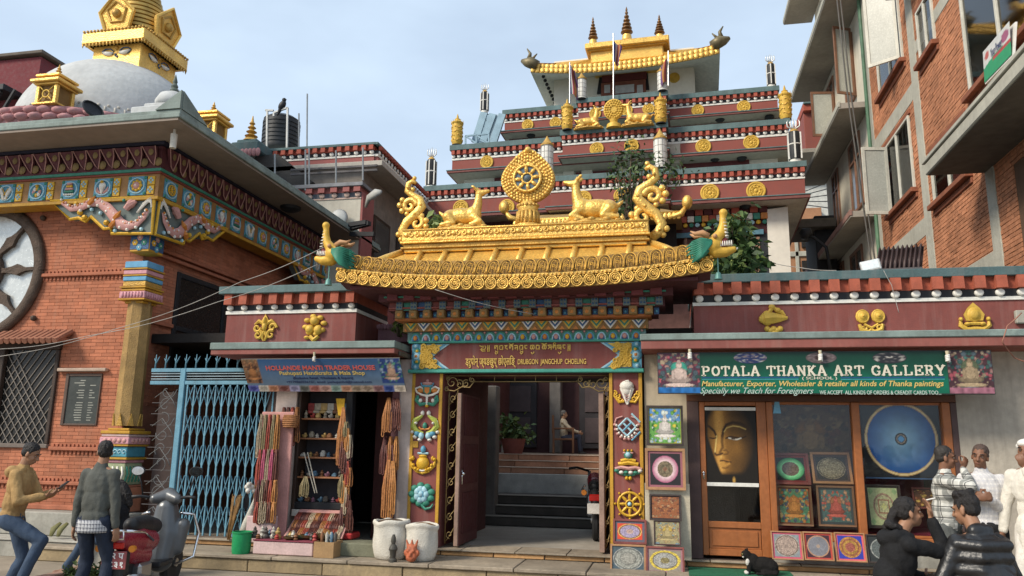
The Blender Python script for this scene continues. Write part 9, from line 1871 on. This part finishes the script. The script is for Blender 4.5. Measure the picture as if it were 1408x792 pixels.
for x,y,ln,ci,lab in ((472,560,.85,1,'long orange brown bead ropes on the cabinet edge'),(476,650,.4,6,'orange tassel beads low on the black post'),(481,700,.35,2,'dark bead bunch at the foot of the black post'),(534,547,.55,1,'bundle of orange bead ropes at the top right of the shop door'),(541,547,.5,7,'dark maroon bead strands in the upper right of the shop door'),(546,548,.45,2,'dark brown bead strands against the right jamb'),(534,632,.82,1,'long orange bead ropes hanging over the left white sack'),(540,634,.8,6,'bright orange bead ropes beside the pearl strand'),(536,636,.55,3,'single cream pearl strand hanging over the left white sack'),(420,655,.3,5,'small olive tassel charm in front of the cabinet'),(479,600,.4,7,'maroon bead strands on the black post')):
 a,z = at(x,y,10.62); strand(a,10.64,z,ln,ci,lab,1 if ci == 3 else 9,.13,pearl=ci == 3)
MB().poly([(at(462,548,10.66)[0],10.66,at(462,548,10.66)[1]),(at(474,548,10.66)[0],10.66,at(474,548,10.66)[1]),(at(472,572,10.66)[0],10.66,at(472,572,10.66)[1]),(at(465,571,10.66)[0],10.66,at(465,571,10.66)[1])],(0,.02,0)).build('yellow_scarf',CL('yellow_scarf',(.55,.32,.03)),label='yellow cloth hanging at the top of the cabinet edge',cat='cloth')
for k in range(26):
 lf = k < 12; ci = (2,7,0,1,5,6,3,2)[k%8]; x,z = at(391+6*(k%4),560+14*(k//4),10.72) if lf else at(470+2.6*(k%5),580+9*(k-12),10.6)
 strand(x,10.72 if lf else 10.62,z,random.uniform(.2,.45),ci,'%s bead bunch, %s %s' % (CN[ci],('first','second','third','fourth','fifth','sixth','seventh','eighth','ninth','tenth','eleventh','twelfth','thirteenth','last')[k if lf else k-12],'on the left edge of the cabinet' if lf else 'down the black door post'),6,.085)
# glazed cabinet with shelves of trinkets
x0,x1 = -5.48,-4.73; cb = thing('shelf_cabinet','dark shop cabinet with wooden shelves full of trinkets','cabinet',(-5.1,11.0,.25)); MB().box(x0,x1,11.14,11.17,.75,2.4).build('back_panel',M('dim_cabinet_back',(.05,.045,.05),.8),cb); MB().bbox(x0,x1,10.84,11.13,.70,.80,.01).build('base_board',BLACK,cb); MB().bbox(x0,x1-.02,10.80,10.83,.60,.695,.008).build('pale_board',M('pale_board',(.52,.48,.42),.8),cb); MB().bbox(x0-.03,x0+.02,10.83,11.1,.60,2.4,.008).build('side_post',WOODD,cb)
SHF = [P(430,y,10.92).z for y in (575,602,628,655)]
for z in SHF: MB().bbox(x0+.021,x1-.001,10.86,11.13,z-.025,z,.004).build('shelf',M('orange_shelf',(.30,.13,.06),.6),cb)
GC = [((.35,.30,.22),'pale'),((.20,.09,.04),'brown'),((.08,.07,.06),'black'),((.42,.28,.10),'brass'),((.10,.18,.25),'blue'),((.38,.06,.05),'red'),((.45,.42,.36),'white'),((.25,.12,.16),'plum')]
GM_ = [M('trinket_'+n,c,.5,.1,.2,20,.2) for c,n in GC]; ORD = ('first','second','third','fourth','fifth','sixth','last')
for si,z in enumerate(SHF+[.80]):
 for j in range(7):
  x = x0+.07+.10*j; ci = (si*3+j*5+j//2) % 8; h = random.uniform(.06,.13); kd = (si+j) % 3; y = 10.92+.03*(j%2); q = MB()
  if kd == 0: q.lathe([(.03,0),(.034,.01),(.018,h*.3),(.03,h*.5),(.022,h*.7),(.012,h*.78),(.018,h*.88),(.004,h)],(x,y,z),9); nm = 'figurine'
  elif kd == 1: q.lathe([(.02,0),(.04,.02),(.045,.045),(.04,.045),(.02,.02)],(x,y,z),10); q.sph((x+.02,y-.02,z+.055),.022,7,5); nm = 'bowl'
  else:
   q.bbox(x-.04,x+.035,y-.03,y+.04,z,z+h*.55,.012); q.sph((x,y,z+h*.6),.028,7,5,(1.2,1,.7)); nm = 'trinket_box'
  q.build(nm,GM_[ci],smooth='auto',label='%s %s, %s on the %s cabinet shelf' % (GC[ci][1],nm.replace('_',' '),ORD[j],('top','second','third','fourth','bottom')[si]),cat=nm.replace('_',' '),group='trinkets on the cabinet shelves')
for k in range(6): x = x0+.10+.105*k; q = MB().obox((x,11.05,2.18),(1,0,0),(0,1,0),(0,0,1),(.05,.04,.05)); q.sph((x,11.0,2.10),.06,8,5,(1.2,.8,.6)); q.build('cloth_roll',GM_[(k*3+5)%8],smooth='auto',label='%s folded cloth, %s above the top cabinet shelf' % (GC[(k*3+5)%8][1],ORD[k]),cat='cloth',group='folded cloths above the shelves')
for dx in (0,.05): a = P(418+dx*100,622,10.8); b = P(433+dx*60,678,10.8); MB().bar(a,b,.012).build('stick',M('pale_stick',(.5,.46,.38),.6),label=('left' if dx == 0 else 'right')+' of the two pale sticks leaning across the cabinet',cat='stick',group='sticks leaning on the cabinet')
# basket, low table with sloped bead display, bowls, carton
c = P(400,578,10.5); q = MB()
for j in range(7): r = .10+.018*math.sin(j*.5); q.tube([(c.x+r*math.cos(i*PI/9),10.5+r*.7*math.sin(i*PI/9),c.z-.09+.026*j) for i in range(19)],.013,5,cap=False)
q.lathe([(.01,-.09),(.10,-.085),(.11,0)],(c.x,10.5,c.z),18,'z',(1,.7,1)); q.build('basket',M('wicker',(.30,.13,.05),.7,0,.3,25,.5,90),smooth=True,label='brown wicker basket hanging at the corner of the cabinet',cat='basket')
tx0,tx1 = at(347,760,10.06)[0],at(428,760,10.06)[0]; tb_ = thing('low_table','low pink cloth covered table of bowls and beads on the step','table',((tx0+tx1)/2,10.3,.16)); MB().bbox(tx0,tx1+.02,10.06,10.60,.162,.335,.012).build('pink_box',M('pale_pink_box'),tb_); MB().bbox(tx0-.005,tx1+.025,10.05,10.62,.336,.352,.004).build('maroon_edge',M('maroon_edge',(.2,.04,.06),.8),tb_)
a,b = P(392,740,10.5),P(472,742,10.5); sl = MB().add([(a.x,10.45,.36),(b.x,10.45,.36),(b.x-.02,10.80,.70),(a.x+.05,10.80,.70),(a.x,10.48,.36),(b.x,10.48,.36),(b.x-.02,10.83,.70),(a.x+.05,10.83,.70)],[(0,1,2,3),(4,7,6,5),(0,4,5,1),(1,5,6,2),(2,6,7,3),(3,7,4,0)]).build('sloped_cloth',M('faded_pink_cloth'),tb_)
for r_ in range(3):
 for j in range(11):
  x = a.x+.05+(b.x-a.x-.08)*(j+.5)/11; t_ = .88-.28*r_; ci = (0,7,2,3,1,2,0,3,2,7,1)[(j+r_*4) % 11]; q = MB(); y,z = 10.45+.35*t_,.36+.34*t_
  for k in range(4): q.tube([(x+.018*(k-1.5),y-.01,z),(x+.02*(k-1.5)+random.uniform(-.01,.01),y-.09,z-.055),(x+.02*(k-1.5),y-.12,z-.115)],.0095,5); q.sph((x+.02*(k-1.5),y-.125,z-.115),.014,6,4)
  q.build('bracelet_bunch',RUD[ci],smooth=True,label='%s bracelet bunch, number %s from left, %s row of the sloped cloth' % (CN[ci],('one','two','three','four','five','six','seven','eight','nine','ten','eleven')[j],('upper','middle','lower')[r_]),cat='beads',group='bracelets laid on the sloped cloth')
BRS = [M('bronze_bowl',(.16,.11,.05),.4,.6,.25,12,.1),M('green_bronze',(.10,.13,.07),.45,.4,.25,12,.1)]
for i,(x,y,r,lab) in enumerate(((400,752,.085,'bronze bowl at the left of the front bowl row'),(412,752,.09,'bronze bowl second in the front row'),(421,746,.12,'wide bronze bowl behind the front row'),(428,752,.085,'green bronze bowl at the right of the front row'),(440,745,.14,'widest bronze bowl beside the carton'),(391,750,.07,'small bronze bowl beside the brass statue'))):
 c = P(x,y,10.2); MB().lathe([(r*.45,0),(r*.9,r*.25),(r,r*.55),(r*.93,r*.55),(r*.8,r*.3),(.01,r*.2)],(c.x,10.14+.12*(i%2)+(0 if y>750 else .14),.353),18).build('singing_bowl',BRS[i%2],smooth='auto',label=lab,cat='bowl',group='metal bowls on the low table')
for i,(x,ci,lab) in enumerate(((352,2,'small dark statue at the left end of the low table'),(360,6,'small white statue on the low table'),(367,2,'dark stone figure on the low table'),(375,6,'white shell on the low table front'),(384,3,'brass seated statue on the low table'))):
 c = P(x,745,10.25); q = MB(); q.lathe([(.045,0),(.05,.03),(.03,.06),(.04,.09),(.02,.11),(.022,.13),(.004,.155)],(c.x,10.2+.05*(i%2),.353),10); q.build('statuette',GM_[ci],smooth='auto',label=lab,cat='statue',group='little statues on the low table')
for i in range(16):
 x = tx0+.03+(tx1-tx0+.25)*((i*7)%16)/16; y = 10.13+.06*(i%4); ci = (i*5+1)%8; h = random.uniform(.06,.15); q = MB(); q.lathe([(.025,0),(.034,.015),(.02,h*.35),(.034,h*.55),(.024,h*.75),(.016,h*.82),(.02,h*.92),(.004,h)],(x,y,.353),9); q.build('figurine',GM_[ci],smooth='auto',label='%s figurine, %s of the crowded figures on the low table' % (GC[ci][1],('1st','2nd','3rd','4th','5th','6th','7th','8th','9th','10th','11th','12th','13th','14th','15th','last')[(i*7)%16]),cat='figurine',group='crowded figures on the low table')
for i in range(7):
 x,z = at(529+2.6*i,600+12*(i%3),10.7); strand(x,10.72,z,random.uniform(.35,.6),(7,2,0,1,7,2,6)[i],'%s bead strands, %s along the right jamb of the dark shop doorway' % (CN[(7,2,0,1,7,2,6)[i]],ORD[i]),7,.09)
cx0 = tx1+.05; ct = thing('carton','open brown cardboard carton with small goods at the right of the low table','carton',(cx0+.13,10.15,.16)); CRD = M('cardboard',(.34,.21,.10),.85,0,.15,5,.2)
for q_ in ((cx0,cx0+.28,10.02,10.03),(cx0,cx0+.28,10.30,10.31),(cx0,cx0+.01,10.031,10.299),(cx0+.27,cx0+.28,10.031,10.299)): MB().box(q_[0],q_[1],q_[2],q_[3],.16,.36).build('wall',CRD,ct)
for i,(dx,col_,lab) in enumerate(((.05,1,'orange wooden carving standing in the carton'),(.12,6,'white glass jar in the carton'),(.19,4,'blue grey jar in the carton'),(.24,2,'dark figure at the edge of the carton'))): MB().lathe([(.03,0),(.034,.1),(.02,.2),(.026,.27),(.005,.31)],(cx0+dx,10.15,.17),10).build('statuette',GM_[col_],smooth='auto',label=lab,cat='statue',group='goods in the carton')
q = MB().bbox(-4.60,-4.42,10.55,10.85,.335,.42,.02); q.build('red_box',M('red_lacquer',(.38,.03,.03),.4),label='small red box beside the dark shop doorway',cat='box')
# sacks, statues, brooms, bucket
SCK = M('white_sack',(.60,.565,.49),.9,0,.12,6,.5,70,.12,.2,.08,(.35,.28,.2))
for x,yb,wpx,hpx,lab,nut in ((545,771,25,52,'white cloth sack under the hanging bead ropes, left of the pair',(.10,.06,.035)),(589,772,22.5,49,'white cloth sack full of brown seeds, right of the pair',(.26,.13,.05))):
 c = G(x,yb-6,.16); s_ = ppm((c.x,10.2,.3)); r,H = wpx/s_,hpx/s_; t = thing('sack',lab,'sack',(c.x,10.22,.158),0,'white sacks on the step'); n_ = 40; V = []; F = []; prof = [(.66,0),(.82,.03),(.90,.14),(.97,.32),(1.0,.5),(.99,.66),(.97,.80),(.98,.87),(1.03,.90),(1.04,.95),(1.0,.99),(.93,1.0),(.87,.96),(.82,.86)]
 for i,(a,b) in enumerate(prof):
  for j in range(n_): th = 2*PI*j/n_; w = 1+.09*mnoise.noise(Vector((math.cos(th)*1.6,math.sin(th)*1.6,b*2.5+x)))+.05*mnoise.noise(Vector((math.cos(th)*5,math.sin(th)*5,b*3))); V.append((r*a*w*math.cos(th),r*a*w*math.sin(th)*.9,H*b*(1+.07*(b>.5)*mnoise.noise(Vector((math.cos(th)*1.5,math.sin(th)*1.5,x))))))
 for i in range(len(prof)-1):
  for j in range(n_): F.append((i*n_+j,i*n_+(j+1)%n_,(i+1)*n_+(j+1)%n_,(i+1)*n_+j))
 MB().add(V,F).build('cloth',SCK,t,smooth=True,local=True); q = MB(); q.lathe([(r*.86,H*.94),(r*.5,H*1.0),(.01,H*1.03)],(0,0,0),24,'z',(1,.9,1)); q.build('seeds',M('seeds_%d' % x,nut,.8,0,.4,60,1.0,150),t,smooth=True,local=True)
c = G(547,769,.16); MB().lathe([(.055,0),(.055,.03),(.035,.05),(.045,.13),(.06,.16),(.045,.20),(.025,.22),(.035,.26),(.03,.30),(.015,.34)],(c.x+.02,9.96,.16),10).build('stone_statue',M('dark_stone',(.06,.055,.045),.6),smooth='auto',label='small dark stone statue standing before the left sack',cat='statue')
c = G(572,771,.16); Bm = Blob(); Bm.ell((0,0,.12),(.085,.045,.11)); Bm.ell((0,-.02,.06),(.07,.05,.05)); Bm.cap((0,-.03,.13),(0,-.065,.10),.02,.022)
for sg in (-1,1): Bm.cap((sg*.05,0,.2),(sg*.075,.0,.28),.022,.01); Bm.ell((sg*.035,-.04,.15),(.022,.02,.018)); Bm.ell((sg*.08,0,.12),(.025,.03,.04))
Bm.cap((0,0,.2),(0,0,.28),.03,.01); Bm.grow('carved_mask',M('mask_red',(.40,.11,.05),.6,0,.35,22,.2),voxel=.01,smooth=1,xform=Matrix.Translation((c.x,9.97,.16)),label='carved red mask with pointed crown leaning on the right sack',cat='mask')
def broom(x,y0,y1,Y,w,tilt,lab):
 a = P(x,y0,Y); b = P(x+tilt,y1,Y); q = MB()
 for j in range(46): u = random.uniform(-1,1); v = random.uniform(-.5,.5); q.tube([b+Vector((u*.02,v*.02,0)),b.lerp(a,.5)+Vector((u*w*.55,v*.05,0)),a+Vector((u*w,v*.07+.0,random.uniform(-.05,.03)))],[.006,.006,.004],4)
 q.build('broom',M('broom_straw',(.30,.17,.065),.8,0,.3,20,.1),smooth=True,label=lab,cat='broom',group='straw brooms against the blue gate')
broom(326,682,742,10.7,.085,-12,'straw broom standing upside down against the blue gate'); broom(357,652,738,10.6,.055,-12,'long straw broom leaning on the pink display board')
a,b = P(334,735,10.5),P(350,690,10.5); MB().tube([a,a.lerp(b,.4),b,P(362,652,10.55)],[.07,.06,.03,.012],10).build('feather_duster',M('grey_white_bundle',(.45,.43,.37),.9,0,.15,12,.4),smooth=True,label='pale wrapped bundle on a stick rising out of the green bucket',cat='duster'); c = P(343,671,10.45); q = MB()
for k in range(9): q.sph((c.x+.06*math.cos(k*2.3)*(k%3)/2,10.45+.04*math.sin(k*1.7),c.z+.05*math.sin(k*1.3)),.035,7,5)
q.build('shell_rosette',M('shell_white',(.6,.57,.5),.6),smooth=True,label='white shell rosette fixed on the blue gate above the bucket',cat='shell')
c = G(334,760,.158); MB().lathe([(.115,0),(.125,.05),(.128,.26),(.137,.27),(.137,.285),(.120,.285),(.112,.05),(.01,.04)],(c.x,10.1,.158),24).build('green_bucket',M('green_plastic',(.015,.26,.09),.45,0,.08,4,.05),smooth='auto',label='green plastic bucket on the step before the blue gate',cat='bucket')
# planter at the lower left with weeds, slippers
pb = thing('brick_planter','low pinkish brick planter box with weeds under the raised foot','planter',P(70,780,7.6)); x0,x1 = P(38,770,7.4).x,P(150,770,7.6).x
for q_ in ((x0,x1,7.45,7.58),(x0,x1,8.15,8.28),(x0,x0+.13,7.581,8.149),(x1-.13,x1,7.581,8.149)): MB().bbox(q_[0],q_[1],q_[2],q_[3],-.05,.21,.012).build('wall',M('pinkish_cement',(.34,.20,.145),.9,0,.2,3,.3),pb)
MB().box(x0+.12,x1-.12,7.57,8.16,-.05,.17).build('soil',M('dark_soil',(.07,.055,.04),1,0,.3,9,.8),pb)
LEAF = M('leaf_green',(.075,.12,.035),.55,0,.35,7,.05); LEAFY = M('leaf_yellow_green',(.17,.22,.06),.55,0,.25,7,.05); LEAFD = M('leaf_dark_green',(.035,.07,.022),.5,0,.3,7,.05)
def leaves(q,pts,sz,n,spread=.0,droop=.3):
 for _ in range(n):
  c = Vector(random.choice(pts))+Vector([random.gauss(0,spread) for _ in range(3)]); d = Vector((random.gauss(0,1),random.gauss(0,1),random.gauss(0,.6)-droop)).normalized(); s_ = d.orthogonal().normalized(); s_ = Matrix.Rotation(random.uniform(0,6.28),3,d) @ s_; L_ = sz*random.uniform(.6,1.3); q.mat(random.choice((0,0,0,1,2))); w = L_*.24; m_ = c+d*L_*.45
  q.add([c,m_+s_*w,c+d*L_-Vector((0,0,L_*.12)),m_-s_*w,m_-Vector((0,0,L_*.06))],[(0,4,1),(1,4,2),(2,4,3),(3,4,0)])
q = MB(); leaves(q,[(x0+.2+random.random()*(x1-x0-.4),7.65+.45*random.random(),.2+.05*random.random()) for _ in range(60)],.07,420,.02,-.2); q.build('weeds',[LEAF,LEAFY,LEAFD],pb,kind='stuff')
c = P(45,733,9.9); q = MB()
for dx in (-.05,.07): q.tube([(c.x+dx,10.3,.24),(c.x+dx,10.34,.34),(c.x+dx+.04,10.42,.42)],[.03,.055,.03],8,flat=.5)
q.build('slippers',M('olive_rubber',(.16,.15,.06),.7),smooth=True,label='pair of olive slippers standing against the concrete plinth',cat='slippers',kind='thing')
# ================= plants =================
def bush(nm,lab,px_pts,Y,spread,sz,n,root,mats,cat='tree',depth=.5):
 t = thing(nm,lab,cat,root); pts = []; q = MB(); r0 = Vector(root)
 for x,y in px_pts:
  for _ in range(3):
   p = P(x+random.gauss(0,2),y+random.gauss(0,2),Y+random.uniform(-depth,depth)); pts.append(p); m_ = r0.lerp(p,.5)+Vector((random.gauss(0,.05),random.gauss(0,.05),.05)); q.tube([r0,m_,p],[.03,.018,.006],5)
 q.build('trunk',M('bark',(.10,.075,.05),.9,0,.3,9,.5),t,smooth=True); q = MB(); leaves(q,pts,sz,n,spread); q.build('crown',mats,t,kind=None)
LM = [LEAF,LEAFY,LEAFD]
bush('small_tree','dark leafy young tree behind the right eave of the gate',[(975,375),(985,350),(1000,335),(1012,345),(1022,362),(1005,370),(1030,372),(1018,320),(990,325),(1008,308),(1035,350),(996,360),(1015,330),(1003,318)],12.6,.11,.17,1500,P(1000,400,12.6),[LEAFD,LEAF,LEAFY])
bush('small_tree','thin twiggy tree in front of the lowest temple terrace',[(868,205),(875,220),(855,225),(885,232),(862,240),(880,250),(895,245),(858,262),(875,270),(890,265),(868,285),(885,290),(850,240),(900,260),(845,300),(925,240),(918,232)],16.0,.16,.13,900,P(872,330,16.0),[LEAFD,LEAF,LEAF])
bush('potted_shrub','bright green low shrub behind the left golden deer',[(592,318),(600,312),(608,318),(604,308),(612,312)],13.5,.10,.17,260,P(602,330,13.5),[LEAFY,LEAF,LEAF],'shrub')
bush('creeper','small bright green creeper on the left shop roof beside the gate beams',[(546,448),(550,444),(553,452),(545,456)],11.3,.03,.08,90,P(548,462,11.3),[LEAFY,LEAFY,LEAF],'plant',.05)
bush('potted_shrub','pale green potted shrub at the head of the passage steps',[(698,598),(706,592),(712,600),(704,606),(716,594),(700,586)],17.4,.12,.17,330,P(704,615,17.4),[LEAF,LEAFY,LEAF],'shrub',.15)
c = P(706,634,17.1); MB().lathe([(.17,0),(.27,.42),(.28,.46),(.25,.46),(.2,.3),(.01,.28)],(c.x,17.05,1.34),18).build('flower_pot',M('maroon_pot',(.20,.06,.045),.7),smooth='auto',label='maroon flower pot under the shrub at the top of the passage steps',cat='pot')
q = MB()
for k in range(15): x = P(503+4*k,450,11.6).x; q.sph((x,11.55,P(530,450,11.6).z),.04,8,5,(.8,.7,1.2))
q.box(P(500,450,11.6).x,P(562,450,11.6).x,11.6,12.2,P(530,470,11.6).z,P(530,452,11.6).z); q.build('petal_ledge',M('petal_mauve',(.32,.17,.20),.7),smooth=False,label='mauve petal moulded ledge beside the gate beams on the left',cat='ledge')
# ================= wires =================
CB = M('pale_cable',(.35,.33,.30),.6)
def wire(pts,r,lab,mt=CB):
 V = [P(*p) for p in pts]; out_ = []
 for a,b in zip(V[:-1],V[1:]):
  for i in range(8): t_ = i/8; p = a.lerp(b,t_); p.z -= .10*math.sin(PI*t_)*min(1,(b-a).length/4); out_.append(p)
 MB().tube(out_+[V[-1]],r,5).build('cable',mt,smooth=True,label=lab,cat='cable')
wire([(0,480,10.4),(120,462,10.4),(300,415,10.2),(440,362,10.0)],.005,'upper pale cable running from the brick wall to the left dragon head'); wire([(0,490,10.4),(160,452,10.5),(330,388,10.2),(445,340,10.1)],.005,'lower pale cable running from the brick wall to the left dragon head'); wire([(598,398,9.86),(735,432,10.3)],.005,'thin pale cable hanging below the gilded eave'); wire([(1405,430,10.1),(1385,448,10.1),(1378,470,10.1),(1395,492,10.3),(1412,498,10.3)],.007,'reddish cable looping below the junction box at the right',M('rust_cable',(.30,.13,.09),.6)); wire([(1215,372,10.55),(1226,392,10.5),(1236,430,10.55)],.004,'thin cable hanging from the floodlight over the gallery parapet'); wire([(1050,358,14),(1100,368,13.5),(1150,372,13)],.006,'thin cable crossing above the gallery coping')
